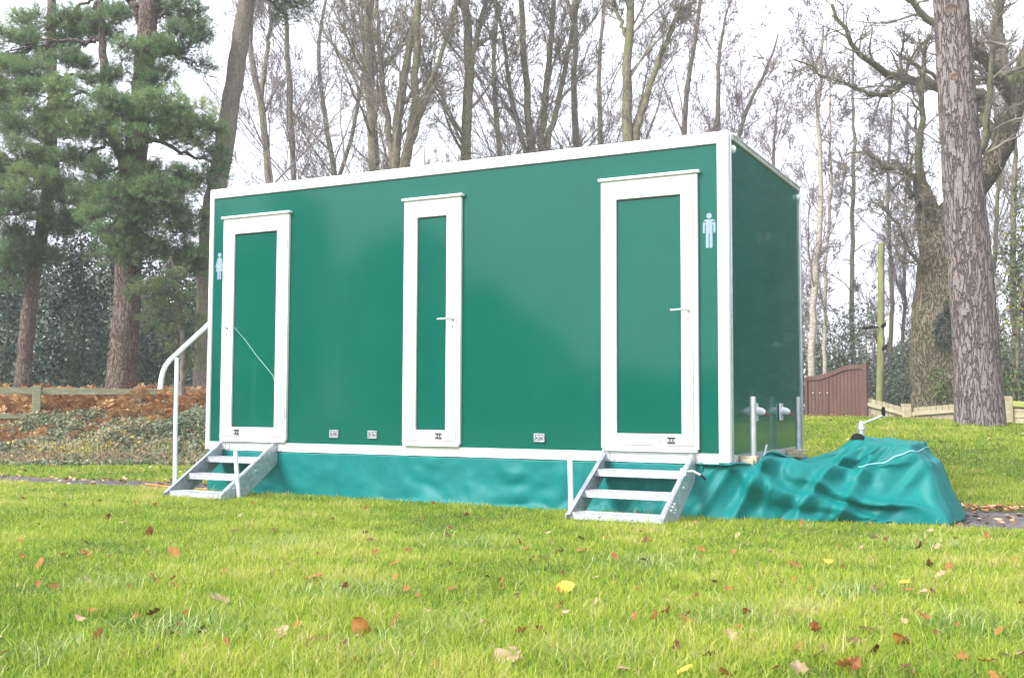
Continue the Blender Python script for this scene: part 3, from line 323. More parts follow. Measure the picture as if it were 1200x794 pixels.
7,5,8,9,5,4,5,5,5,6,8,8,8,6,9,10,9,10,10,9,9,10,8,9,9,9,9,9,10,10,8,4,10,10,2,14,5,10,8,13,14,1,0,-1,1,7,10,10,10,8,6,25,6,6,20,8,-8,2,10,11,10,10,10,10,9,8,9,9,8,10,8,9,9,9,9,10,8,8,9,8,8,8,8,8,8,8,8,7,7,5,8,8,7,6,5,5,4,7,8,6,8,7,9,9,9,10,9,9,9,9,9,8,9,9,8,9,10,9,7,11,2,10,5,11,13,7,7,10,11,10,4,11,0,-2,0,4,9,11,11,11,22,7,6,20,6,-8,3,11,10,10,10,9,10,9,8,10,8,9,9,9,10,10,9,9,8,9,8,8,8,8,8,8,7,8,7,7,6,6,7,8,8,7,7,5,3,7,8,5,9,8,7,9,9,9,9,9,9,8,8,9,8,8,9,9,9,10,8,9,11,2,8,12,7,7,6,8,11,10,9,10,6,11,3,-1,-1,2,7,11,12,26,5,6,20,3,-8,5,11,10,10,10,9,9,10,8,9,10,10,10,9,10,9,8,8,9,8,8,8,8,7,8,7,7,5,7,7,6,7,8,8,7,8,7,4,7,7,5,8,8,9,8,8,8,9,8,9,8,8,8,8,8,9,9,9,9,10,8,11,9,2,9,13,2,11,7,5,7,10,10,10,10,7,10,6,-2,-1,3,7,12,27,5,6,19,2,-9,7,11,10,10,10,9,9,10,10,10,10,10,10,9,9,8,9,8,8,8,7,7,7,7,6,7,6,7,6,7,7,6,8,7,8,7,8,8,6,4,8,8,9,7,8,8,8,9,8,8,8,8,8,8,7,9,9,9,10,10,8,12,8,2,12,9,3,9,6,9,6,5,11,8,11,10,
10,8,8,-2,-1,3,10,27,4,6,18,0,-8,8,10,10,10,10,9,10,11,10,10,10,9,9,9,9,9,8,8,6,7,6,8,6,7,7,6,7,6,7,6,8,9,8,7,8,7,8,6,8,8,8,8,7,8,6,8,8,8,7,8,8,8,8,8,9,9,10,10,9,9,11,10,2,9,9,10,4,4,11,3,9,7,4,9,10,10,11,11,8,7,-1,-2,6,26,3,6,18,-4,-7,11,9,10,11,10,10,10,11,10,9,10,9,9,9,8,7,7,8,5,7,7,7,7,7,7,6,8,7,6,7,8,8,8,7,8,7,8,8,8,8,7,7,8,6,8,7,8,7,8,7,8,8,8,9,9,10,10,10,9,9,12,7,2,9,8,9,9,1,7,10,2,10,7,3,10,11,10,12,10,8,6,-1,-2,25,3,6,17,-4,-8,12,10,11,10,11,10,10,11,9,10,9,8,8,8,7,7,7,8,5,7,7,7,7,8,6,7,7,7,8,7,8,8,7,8,8,8,8,7,8,7,7,8,6,7,8,7,8,7,8,7,7,9,8,10,9,10,11,9,9,11,10,5,2,8,9,7,10,5,2,10,9,1,11,6,3,11,11,11,10,10,10,2,-3,20,2,6,17,-7,-4,12,10,11,10,11,10,11,9,9,9,8,7,8,7,8,6,8,8,5,7,7,7,7,8,6,8,7,8,7,8,7,7,8,8,8,7,8,8,7,7,7,6,8,8,7,7,7,8,6,8,8,8,10,9,10,11,10,9,9,10,9,5,1,7,10,6,10,8,1,6,12,8,1,12,3,5,11,12,8,10,11,10,-4,15,2,6,17,-7,-3,12,11,11,10,10,10,10,8,7,8,8,8,7,8,7,8,7,8,6,8,6,7,7,7,9,8,7,8,6,6,7,
8,8,7,8,8,8,6,7,7,8,7,8,7,7,6,7,6,8,7,9,9,10,10,10,10,10,9,9,9,8,5,1,5,10,6,10,10,5,1,11,13,0,8,9,2,7,11,11,15,10,3,5,10,2,6,18,-9,0,12,11,10,10,9,10,8,9,6,8,7,8,8,8,8,7,8,8,8,7,8,7,7,9,8,7,7,5,2,8,7,8,7,8,8,7,8,7,8,8,7,8,7,3,6,7,8,7,5,8,10,9,10,10,9,10,10,8,9,9,8,6,2,3,8,10,6,12,9,2,5,13,12,-3,11,7,1,11,10,15,12,9,-2,10,2,6,18,-8,0,11,8,10,9,9,9,8,8,7,8,7,8,7,8,8,8,8,8,8,8,7,8,7,8,7,7,6,6,7,8,8,7,8,7,7,6,8,7,8,7,8,7,7,7,7,8,7,8,9,9,9,9,10,9,9,9,8,8,8,7,6,4,3,5,10,9,7,12,9,3,3,13,13,3,0,10,2,6,11,15,9,9,6,1,5,6,19,-8,1,9,11,6,9,9,8,8,8,7,8,7,8,8,7,8,8,9,8,8,8,8,7,7,7,7,5,7,7,7,8,7,7,7,8,7,7,8,8,7,7,8,7,7,7,7,8,8,8,9,9,9,9,9,9,8,8,8,8,8,6,5,5,4,4,10,10,8,12,9,1,3,13,13,9,-5,8,7,3,9,14,13,3,6,2,7,6,19,-7,3,7,10,7,9,8,8,7,8,8,7,8,8,7,8,8,9,8,8,8,8,7,7,6,7,6,7,7,7,7,7,7,8,7,7,8,7,7,8,7,8,7,7,6,7,8,8,9,8,9,9,9,8,8,8,8,8,7,7,9,6,4,6,5,4,10,10,8,13,9,-2,5,12,13,12,1,
-4,10,4,7,12,15,0,11,-2,7,6,20,-7,7,4,8,8,8,8,8,7,8,7,8,8,8,8,8,8,8,8,8,7,7,7,7,7,6,7,6,6,7,7,6,7,8,7,8,8,7,8,8,7,7,8,7,8,7,9,8,9,8,8,8,8,8,8,7,8,7,7,7,8,5,5,7,5,5,12,9,9,13,0,3,7,13,12,8,7,0,-2,9,5,14,12,-1,12,9,-6,6,20,-5,5,7,9,7,8,8,8,8,8,7,8,8,9,8,9,8,8,6,6,5,7,7,7,7,7,6,6,7,7,7,8,7,8,7,6,8,8,7,7,7,4,6,7,8,8,8,8,8,9,8,7,8,8,7,8,7,7,7,7,8,5,4,8,7,4,10,11,8,13,-1,7,10,8,12,4,10,0,0,6,6,13,11,9,2,15,4,6,20,-4,6,8,8,8,9,8,8,7,8,9,9,8,8,8,7,5,6,6,6,7,7,7,7,7,7,6,7,7,6,8,7,7,7,7,8,7,7,7,7,7,6,5,3,8,8,8,8,8,7,8,8,7,7,8,7,8,5,7,9,7,6,3,10,7,5,8,10,10,11,3,11,7,3,12,9,1,8,2,0,9,10,9,12,-1,26,0,6,20,-3,7,9,9,7,8,8,7,8,8,8,7,8,7,7,6,7,7,7,6,7,7,6,7,6,7,7,7,5,7,6,6,7,7,7,7,7,6,7,7,7,8,8,7,8,7,8,6,8,7,6,7,7,8,7,8,7,6,9,7,5,5,9,8,7,5,11,10,10,7,11,5,2,7,12,5,-1,7,6,3,2,11,10,13,-2,29,-1,6,19,0,8,10,7,8,8,7,7,8,8,7,8,7,7,7,7,6,7,7,6,7,6,6,7,6,7,6,7,7,7,6,7,
5,7,6,7,6,7,7,7,8,7,7,7,8,7,8,6,7,7,6,7,6,7,7,8,9,8,6,5,6,9,9,6,6,9,11,5,8,11,10,7,9,5,6,1,-3,7,7,3,2,11,12,12,-2,28,7,6,17,4,10,7,8,7,8,7,8,8,7,8,7,7,7,7,6,7,6,6,6,6,6,7,6,6,7,6,7,7,7,7,7,7,6,7,6,7,7,7,8,8,7,8,7,7,6,7,6,7,6,6,7,7,7,8,7,7,7,6,7,9,9,7,6,9,10,6,7,10,8,10,11,9,-7,4,2,-3,7,7,6,4,9,11,13,-2,36,0,6,14,11,7,8,8,8,8,8,8,7,8,7,7,7,6,7,6,7,6,6,6,7,6,6,7,7,6,7,7,6,6,6,6,6,6,7,6,7,6,6,6,7,7,6,7,7,7,7,7,7,7,7,7,6,7,8,7,8,7,8,8,7,8,7,8,9,8,10,4,9,9,10,7,12,6,-8,-2,-4,6,7,7,9,9,7,13,2,39,-3,6,18,8,9,9,9,8,8,8,8,8,7,8,6,7,6,6,6,5,6,5,6,6,7,6,7,6,7,6,6,4,5,6,6,6,7,7,6,7,6,6,7,6,7,7,7,7,7,6,7,7,6,7,6,7,6,2,7,9,9,8,7,8,7,8,7,7,9,8,6,10,10,8,7,10,14,8,-9,-9,-4,7,8,8,9,9,12,7,39,2,6,14,10,10,8,9,8,7,8,7,7,7,6,7,6,6,6,6,5,6,6,7,6,6,7,6,7,6,6,7,6,6,6,6,7,6,6,6,6,6,6,6,6,6,6,7,6,7,6,7,7,7,6,7,7,7,7,9,8,9,7,5,8,8,7,7,8,9,8,9,6,11,10,5,11,14,9,-1,
-13,-11,2,8,8,9,9,12,14,36,2,-65,7,5,5,5,4,3,3,2,1,1,-1,-1,-2,-2,-2,-2,-2,-2,-1,-1,0,2,2,3,5,6,6,7,9,8,9,9,8,9,7,7,6,5,4,3,1,0,-1,-1,-2,-3,-4,-3,-3,-2,-3,-1,0,1,2,3,4,6,6,8,8,9,9,10,9,9,8,8,8,6,5,5,3,3,2,1,1,0,0,1,0,1,2,2,3,4,5,10,-61,3,3,3,4,3,3,3,5,5,2,2,1,1,3,3,4,3,3,4,3,3,3,4,3,3,4,3,4,3,4,3,4,4,4,4,4,4,4,3,3,3,2,1,2,2,2,2,3,3,3,3,3,3,3,3,3,3,3,2,3,2,3,2,2,2,2,-1,7,1,3,8,2,7,1,7,1,7,0,7,1,-2,2,8,-1,-1,1,5,7,-57,3,3,3,3,3,3,2,3,4,5,3,0,3,2,3,3,3,3,3,4,4,4,4,4,4,4,4,4,3,4,4,4,4,3,3,3,3,1,1,0,1,1,1,1,2,2,3,4,4,4,3,4,4,3,3,2,2,2,2,2,2,2,2,3,2,4,5,1,7,5,1,7,1,7,1,7,0,6,1,8,4,-3,3,8,-1,4,0,5,-54,4,3,3,3,3,3,2,3,2,3,4,4,1,4,2,3,4,3,5,5,5,5,4,4,4,3,4,2,2,2,1,2,0,0,0,-1,-2,-1,0,0,0,2,1,3,2,4,3,3,4,4,3,4,2,3,2,3,2,3,2,3,4,4,4,4,5,4,5,4,5,4,4,5,4,5,5,4,5,4,5,5,5,6,3,5,4,3,2,-2,-50,4,3,4,3,3,3,3,2,3,2,3,3,3,3,4,2,5,2,4,6,0,3,7,-2,3,5,-3,1,-3,1,-1,-2,
-1,-1,-1,-1,1,1,3,3,3,4,4,5,4,4,5,5,6,7,2,4,4,4,5,5,5,6,5,6,4,4,5,4,4,2,5,3,5,2,4,5,3,4,5,5,4,6,3,5,4,3,2,3,4,-2,1,0,-46,3,4,3,3,2,3,4,2,3,3,2,3,2,3,3,4,2,7,3,0,7,1,1,7,0,-4,2,-5,2,-4,-2,-1,-1,0,1,3,3,4,4,5,3,4,5,4,5,4,5,4,3,5,4,6,5,6,5,6,5,5,5,4,5,4,3,4,4,4,3,5,1,7,4,1,6,6,5,4,5,4,4,2,-1,4,3,3,2,1,2,-4,-42,3,3,3,3,2,3,3,3,2,4,3,2,3,3,3,3,5,0,4,6,3,3,1,-4,-5,-3,-3,-1,-1,1,2,3,4,5,6,6,5,5,5,4,4,4,5,4,5,5,5,6,5,5,5,5,6,5,5,5,4,4,4,3,4,3,3,4,3,4,4,3,4,3,3,4,3,3,3,3,4,3,2,2,2,-2,3,-1,5,-2,5,-2,-39,4,3,3,3,2,2,3,1,4,2,1,5,5,2,2,4,0,5,5,1,3,-4,-6,-4,-3,1,3,4,6,6,7,7,7,7,6,5,5,5,4,4,3,4,4,4,4,5,4,3,2,2,2,1,2,1,1,2,1,0,1,2,3,3,3,4,3,3,3,3,4,3,3,4,4,4,5,6,6,7,7,6,5,3,-3,3,-2,4,-5,6,-35,4,3,3,3,2,2,2,1,0,2,4,1,6,5,2,2,0,2,5,1,-5,-4,-1,-1,4,5,7,7,7,7,6,7,6,6,5,5,4,4,4,3,3,3,2,2,1,1,0,0,0,1,2,1,2,2,2,2,3,3,2,4,3,1,3,3,2,3,3,3,2,3,4,3,3,5,4,7,
7,8,8,8,8,4,2,-3,3,-2,6,-2,-31,4,4,4,3,2,2,1,1,4,5,4,2,1,4,-1,0,0,1,-7,-1,10,-1,-2,6,5,7,7,7,7,5,6,5,2,3,6,6,4,2,0,4,4,-2,0,0,0,0,1,2,2,2,4,3,2,3,1,3,2,3,3,2,2,4,3,3,4,3,4,4,3,3,3,2,3,2,3,3,6,8,9,9,9,7,4,-1,-3,5,-5,5,-27,6,5,5,4,3,3,4,7,-1,0,2,5,3,-2,-5,-1,0,0,3,-2,5,10,4,-3,4,6,3,5,6,0,3,6,9,-4,7,8,6,9,-2,-4,4,7,1,-1,5,5,7,2,7,2,4,2,1,3,-1,1,2,3,2,3,2,3,4,4,4,4,3,3,3,3,1,1,1,1,-2,2,-3,0,6,8,9,10,10,4,0,-4,7,-3,-24,6,3,1,1,1,-1,3,14,10,1,0,-2,8,3,-1,-2,-1,-1,-4,3,2,7,10,2,5,4,4,0,3,4,4,1,5,6,6,7,7,-5,2,6,-2,3,4,6,7,5,3,6,2,5,3,-3,5,-4,7,1,-3,7,3,1,6,4,4,4,4,3,4,3,3,2,1,1,0,-1,-1,-1,0,-1,0,6,9,10,10,8,-3,3,-5,5,-20,0,0,1,2,7,5,4,6,15,-6,-5,-1,-1,0,2,3,5,4,5,4,6,5,8,8,6,6,3,5,-1,3,4,1,2,1,3,3,3,4,5,5,6,7,4,3,5,5,6,3,3,1,-2,3,-7,-1,1,2,3,8,6,6,5,5,4,5,3,4,2,3,2,2,1,0,0,-1,-2,-1,-2,-2,-3,-1,3,8,11,11,5,-3,6,-3,-16,6,5,0,-1,8,1,8,5,0,3,3,2,2,0,3,4,7,5,5,5,5,5,6,7,5,4,4,5,2,0,2,
4,3,1,4,3,5,4,4,5,6,4,5,5,4,3,2,1,1,1,-1,-1,-1,3,0,-1,2,3,3,6,5,8,7,5,6,3,3,1,1,1,2,0,-1,-1,-1,-2,-1,-3,-2,-3,-3,2,8,13,10,0,-5,5,-15,2,-1,2,4,7,9,4,-2,3,1,4,3,6,8,7,5,5,3,2,6,12,7,6,2,-3,4,9,7,4,2,5,2,-1,5,5,5,5,5,4,5,6,1,5,-1,5,4,-2,0,5,-2,-1,0,3,-1,4,0,3,3,3,3,3,5,7,4,3,9,4,1,0,2,1,0,-1,0,-2,-1,-2,-2,-2,-3,-4,-3,2,11,13,-2,6,-2,-15,-2,5,1,1,10,6,-2,4,2,7,3,4,6,8,8,8,9,4,4,8,1,10,-1,8,4,0,5,10,6,4,3,4,1,2,1,3,8,10,3,0,4,9,-2,6,-2,7,-3,2,-1,5,-1,0,2,3,1,3,3,5,1,5,2,1,3,7,-1,3,6,9,1,-1,2,-1,0,0,-1,-1,-2,-2,-3,-3,-4,-4,-4,7,14,2,-3,5,-15,-1,7,1,-2,10,11,-7,3,8,2,10,1,5,9,7,7,6,10,8,3,6,-3,6,6,11,6,1,5,10,7,2,2,0,2,5,7,3,4,8,2,1,3,6,-2,6,0,1,0,3,-3,2,6,2,-5,7,6,5,3,1,2,2,2,4,0,5,-2,10,3,5,1,-2,0,1,-2,1,0,-1,-3,-2,-4,-4,-5,-5,2,13,0,8,-2,-15,3,0,6,-5,12,11,-5,7,3,8,6,8,3,3,8,7,10,7,6,8,-2,11,5,4,7,10,5,3,7,9,1,1,3,6,5,3,6,4,2,2,6,0,2,0,-1,8,1,-2,-1,1,5,4,-1,0,-3,3,5,7,6,6,4,0,1,2,4,-4,8,7,-3,5,1,1,0,-2,-3,
3,1,-3,-3,-3,-5,-5,-6,-4,12,3,-2,5,-15,1,7,-2,-1,10,11,0,2,9,6,10,10,5,3,9,7,3,3,7,8,9,6,10,5,4,7,10,6,6,6,3,0,6,4,2,7,2,6,0,1,2,5,-3,3,-2,2,8,-4,3,0,1,1,2,1,2,1,2,3,2,8,10,4,0,3,1,-5,5,9,-4,6,2,0,1,-4,1,-2,4,-1,-3,-4,-4,-6,-7,-6,7,1,10,-3,-15,5,-2,7,-6,11,10,-1,10,6,9,9,4,9,9,3,6,7,8,8,8,8,8,4,9,8,7,7,2,11,6,3,-1,5,6,5,3,3,2,0,3,-1,5,-2,1,-1,2,4,3,0,2,3,2,4,0,3,-1,2,2,2,1,9,11,-2,-2,5,-5,7,5,-5,6,-3,6,-3,3,-5,1,5,-1,-2,-7,-2,-6,-7,-6,-3,7,1,5,-15,2,6,-5,5,-6,18,12,2,11,7,8,9,6,4,7,6,8,8,8,8,9,7,9,5,9,5,10,4,6,7,1,7,6,8,4,1,2,1,1,-1,3,0,1,-1,3,3,3,-1,4,3,4,1,0,3,-1,4,0,2,-1,9,10,0,-1,3,-6,7,3,-5,5,-4,7,-3,5,-4,0,5,3,-2,-7,-1,-5,-5,-5,-6,-4,0,12,-2,-15,6,-3,5,-5,3,8,21,5,11,6,10,8,9,0,8,9,10,5,9,7,10,5,8,9,6,9,9,8,8,5,4,3,3,9,4,3,4,1,0,1,-1,1,3,2,2,4,3,1,3,3,3,1,-1,-1,-1,3,1,0,3,0,10,7,-2,-4,3,-5,-1,1,3,6,-5,2,7,-3,2,-1,6,-2,-7,0,-4,-5,-6,-6,-6,1,0,5,-15,1,7,-3,3,10,15,11,5,9,12,3,6,8,9,4,6,8,9,10,9,7,10,4,8,9,9,6,8,1,6,
7,5,5,1,5,6,7,5,1,-1,-1,1,9,-4,9,-1,-1,-3,1,7,-5,7,-4,1,7,2,1,-3,6,0,7,10,-6,-1,0,1,-2,4,2,-6,5,-2,6,-4,4,-2,6,-3,-6,0,-6,-4,-3,-6,-6,-6,9,-3,-15,0,4,5,11,14,10,5,12,8,12,8,5,6,6,7,5,8,5,6,7,9,10,9,8,5,8,6,5,8,-2,4,6,4,4,6,8,5,2,4,4,3,2,3,-1,-9,2,2,5,1,-4,4,-1,6,7,5,1,-2,5,-1,6,10,-6,2,1,0,-4,5,-1,-5,4,-3,6,-2,4,-3,6,0,-8,2,-6,-1,-2,-4,-6,-6,-6,-3,5,-15,4,12,5,12,7,8,11,10,10,11,6,10,8,6,5,7,5,8,6,4,7,6,8,9,8,6,8,6,-4,5,10,-2,6,3,1,6,4,5,4,3,0,3,-5,2,-6,4,4,2,2,-3,4,8,11,6,6,-6,1,11,0,-6,7,10,-1,3,-5,-2,0,-6,0,6,-4,6,-2,3,-3,6,-2,-6,2,-4,0,-4,-3,-5,-7,-7,0,-2,-9,4,8,13,5,9,11,10,9,9,8,9,10,9,9,8,6,6,5,5,7,7,6,7,5,6,4,7,5,8,2,7,5,5,0,2,-1,2,2,1,1,7,-6,-1,0,4,1,1,1,7,9,8,9,8,2,-10,6,2,-2,5,6,6,5,1,-3,-1,-2,-9,3,4,-5,6,-2,4,-4,6,0,-7,3,-4,1,-3,-1,-3,-5,-7,-6,-8,1,5,4,7,3,6,10,11,7,9,10,9,10,8,9,9,9,10,9,6,6,10,4,6,7,6,5,1,8,8,6,2,7,5,2,0,-3,7,3,2,-1,-5,-1,6,-4,4,-1,8,-2,5,5,3,7,5,4,1,-10,4,2,1,5,6,6,5,5,3,-2,-6,-7,-6,9,3,-3,7,0,-3,
6,-1,-7,3,-3,2,-3,-1,-3,-4,-6,-7,-9,3,20,2,6,4,3,8,9,9,10,2,9,9,7,9,9,8,10,10,10,4,10,8,10,7,7,8,3,6,7,5,3,3,1,1,2,4,0,1,1,1,1,1,0,2,-4,7,8,-3,1,7,-4,6,-2,-1,0,-2,2,3,4,7,2,4,6,4,3,5,-4,-9,-6,7,8,-3,8,-3,0,5,-3,-5,4,-2,1,-3,-1,-6,-7,-1,-5,-6,3,35,2,3,3,3,7,10,9,9,4,10,9,5,6,8,9,8,9,10,6,8,8,7,8,6,7,5,6,6,4,4,5,5,4,3,4,0,1,1,0,1,1,0,-1,-1,1,7,3,2,1,2,1,0,0,-1,-1,-1,0,0,2,2,9,8,-1,1,4,4,-7,-8,6,9,-1,9,-3,2,4,-5,-3,4,-2,1,-2,-5,-8,-6,0,2,-6,3,50,3,3,1,6,5,3,5,5,10,10,9,7,5,8,6,8,5,8,6,8,7,6,7,7,6,7,6,6,7,6,6,3,5,4,5,5,3,3,1,1,0,-1,-2,-1,0,-1,5,4,6,1,1,1,1,0,-1,0,0,-1,-1,0,0,6,10,3,-1,-5,-4,-3,0,10,3,9,-1,3,2,-3,-5,4,-1,1,-4,-7,-8,2,0,1,-5,3,65,3,3,0,6,4,4,3,6,2,3,4,4,6,6,7,7,6,8,7,7,6,7,6,6,7,6,7,7,7,7,7,6,5,3,3,3,3,3,3,2,5,-1,2,5,3,7,4,4,-3,-4,1,0,6,3,0,-1,-1,0,0,0,0,0,9,6,-5,-3,-5,0,-3,7,10,3,3,1,0,-5,-1,4,-1,-2,-5,-8,-2,4,1,0,-4,3,81,2,3,0,5,5,3,3,3,6,2,4,3,5,2,4,5,4,5,5,5,7,7,7,7,6,7,7,6,7,
7,7,5,7,6,5,2,7,5,5,-4,1,3,2,6,6,8,6,2,-2,-4,-1,3,-3,3,8,0,-2,-1,-3,4,0,0,-1,6,4,-4,-4,0,-3,-1,9,9,2,2,-1,-5,0,3,-1,-3,-6,-7,3,2,4,0,-4,3,96,2,2,1,4,5,3,4,2,4,5,3,3,3,3,5,4,5,4,5,4,4,4,5,5,5,5,5,6,6,6,7,6,6,6,6,5,7,6,8,-1,4,6,1,7,4,3,0,0,1,5,1,1,-2,-3,4,7,-1,-4,0,-2,5,0,1,-2,6,0,-5,-4,4,-4,3,9,6,2,-1,-5,1,2,-2,-5,-7,0,4,3,3,0,-3,3,111,2,2,1,3,5,3,3,3,3,4,5,3,3,3,3,6,4,5,4,5,4,4,4,4,5,5,5,5,6,5,6,6,5,6,5,6,6,5,7,4,4,4,4,3,3,4,2,2,2,1,-3,-2,4,-3,0,7,2,-4,-3,-1,6,0,2,0,-2,6,-7,-2,-3,7,-3,5,9,3,-2,-4,2,1,-4,-7,-1,3,3,4,2,1,-3,2,126,2,2,1,3,5,3,3,2,3,4,3,5,4,2,3,4,6,4,5,4,4,4,4,5,4,5,5,5,5,6,6,5,5,4,5,5,7,5,6,5,4,5,4,4,3,3,1,-1,0,1,0,1,-1,1,-2,0,7,-4,-5,-1,4,4,-1,4,0,-2,-1,1,-3,-4,8,-3,8,5,-2,-3,3,-1,-6,-3,3,3,3,1,2,2,-1,2,141,2,2,1,3,4,4,2,3,3,3,4,3,4,3,3,4,4,6,4,5,4,4,5,4,5,6,5,4,4,4,0,8,6,6,5,4,2,3,4,4,3,3,3,3,3,4,2,3,5,5,1,1,-2,-1,-3,-4,4,3,-4,-5,-1,5,5,-2,4,3,-1,-3,-5,2,-4,9,-3,
9,-1,-2,2,-3,-5,3,3,3,0,3,3,2,-1,2,156,2,2,1,2,4,4,3,3,1,4,3,4,3,5,2,4,3,4,7,4,4,4,5,3,5,5,1,6,2,2,2,3,4,7,8,7,7,4,4,3,3,4,2,2,3,2,2,2,2,3,2,1,2,-1,-3,-3,-4,7,-3,-5,-4,3,6,2,-2,4,3,-3,-6,3,-5,9,-1,7,-3,1,0,-5,3,3,3,1,3,2,3,3,-1,1,171,2,1,2,2,4,4,3,2,2,3,3,5,3,2,4,3,6,4,4,8,4,5,4,4,2,2,2,3,6,2,2,0,4,-2,5,6,8,0,3,4,4,7,-5,1,2,-1,1,2,3,3,6,5,5,3,2,-1,-6,0,4,1,-4,-4,-2,7,4,-3,2,4,-5,-1,1,-5,9,2,-2,3,-3,2,3,3,1,3,3,2,2,3,-1,2,186,2,1,1,3,4,4,2,2,2,4,2,4,4,2,3,4,4,4,6,5,7,5,4,3,2,2,2,2,3,2,2,3,2,1,2,1,3,8,5,3,2,1,-4,-4,-1,1,1,2,2,3,4,5,6,5,5,3,-1,-6,1,2,4,-2,-4,-3,7,3,-3,3,0,0,-7,0,1,2,0,6,5,3,2,2,3,2,3,2,3,2,0,1,201,2,1,1,3,3,4,3,2,2,2,4,2,4,4,2,2,6,4,4,6,6,5,4,4,3,1,3,2,2,2,2,2,2,2,0,2,1,2,8,-3,-1,0,-1,1,0,2,2,4,1,3,0,0,2,4,4,5,4,1,-5,1,0,5,0,-4,-1,8,-2,1,-1,-6,2,7,2,1,3,3,0,4,2,3,3,2,3,2,3,2,0,1,216,2,1,1,3,2,4,4,2,1,3,2,4,2,4,2,2,3,6,5,4,3,4,4,6,6,5,2,3,
2,2,2,1,2,1,0,1,1,2,-1,5,0,-1,1,0,2,1,2,2,2,1,1,0,0,-1,0,1,4,5,1,-5,5,-1,1,4,-1,-1,6,0,-1,-7,6,9,1,3,3,4,-2,2,2,2,2,2,2,2,2,2,3,1,231,2,1,1,3,2,3,4,2,2,2,3,3,3,3,2,2,3,2,4,6,5,2,4,1,5,6,5,4,3,2,2,2,1,2,1,0,1,1,1,-1,4,0,0,-1,-1,-1,0,2,2,2,2,2,1,1,0,0,-2,2,2,5,-2,5,1,1,0,1,2,6,-3,-5,5,7,1,1,3,5,0,0,3,2,3,2,2,2,1,1,4,1,246,2,1,1,3,2,2,4,3,1,3,2,2,4,3,2,2,2,3,2,3,6,6,2,3,1,3,4,4,6,3,3,2,2,1,2,1,0,0,0,1,-1,4,-1,-1,0,-1,-1,-1,-1,0,1,2,1,1,2,2,2,2,2,1,4,-1,7,0,1,0,2,5,0,-4,2,3,2,2,1,7,0,1,3,2,2,2,2,2,1,2,4,1,261,2,1,1,2,2,2,5,2,2,2,2,3,3,3,2,2,1,2,4,1,3,6,5,4,1,2,1,6,4,3,3,4,1,2,2,1,1,0,-1,0,0,-2,5,-1,0,-1,-1,-1,-2,0,2,1,2,2,2,2,1,2,2,1,1,1,1,6,0,0,1,1,2,-1,3,2,3,2,1,1,4,2,3,2,2,2,2,2,2,1,4,1,276,2,1,1,1,2,3,3,4,1,0,4,3,1,5,2,1,2,2,2,3,2,2,3,7,4,2,2,0,-3,3,4,7,3,2,2,2,1,1,0,1,0,-2,-3,7,-1,-1,-1,-2,-1,-1,2,2,3,2,2,2,1,1,1,1,2,2,1,1,4,0,1,0,1,2,2,2,
2,2,2,2,3,2,2,2,2,2,2,2,2,1,4,1,291,2,1,1,1,2,2,4,3,0,0,2,2,5,1,6,0,3,1,3,2,2,3,2,1,2,7,-1,0,4,3,0,-2,-2,-1,-1,3,4,5,6,1,0,1,-5,6,4,-1,2,-1,-1,0,2,2,2,1,1,0,1,2,2,1,1,1,2,2,2,2,0,0,2,2,2,2,2,2,1,2,2,3,2,2,2,2,1,2,2,2,3,1,307,1,1,1,1,1,2,3,4,0,0,-1,2,4,1,4,6,-2,7,2,0,4,3,1,2,1,0,2,1,2,2,4,-2,0,-1,-1,0,0,1,1,2,1,2,2,2,7,1,-1,3,1,-1,2,3,0,3,1,0,2,1,2,1,1,2,1,1,1,2,1,1,1,3,1,2,1,2,3,1,2,2,2,2,2,2,2,1,2,2,3,1,322,1,1,1,0,2,1,3,4,1,-1,0,0,1,3,0,6,-1,6,7,0,1,3,2,3,2,2,0,2,2,1,2,1,1,0,0,0,1,0,2,1,2,0,1,-4,1,3,2,1,3,4,2,1,3,2,1,2,1,1,1,1,1,1,1,1,1,1,1,1,1,2,2,1,2,1,2,2,2,2,2,2,2,1,2,2,1,2,3,1,337,1,1,1,0,1,2,2,4,1,-1,0,0,0,1,3,0,1,3,8,6,3,2,2,3,2,2,3,1,1,-1,1,1,2,1,0,-1,0,2,1,0,0,0,1,1,1,2,1,2,1,2,3,3,2,2,1,2,1,1,1,1,1,1,1,2,1,1,1,1,-1,2,1,2,1,1,2,1,2,2,2,2,1,2,2,1,2,1,3,1,352,1,1,1,0,1,1,2,4,1,-1,0,0,0,1,0,2,1,1,1,4,4,4,8,4,4,3,2,
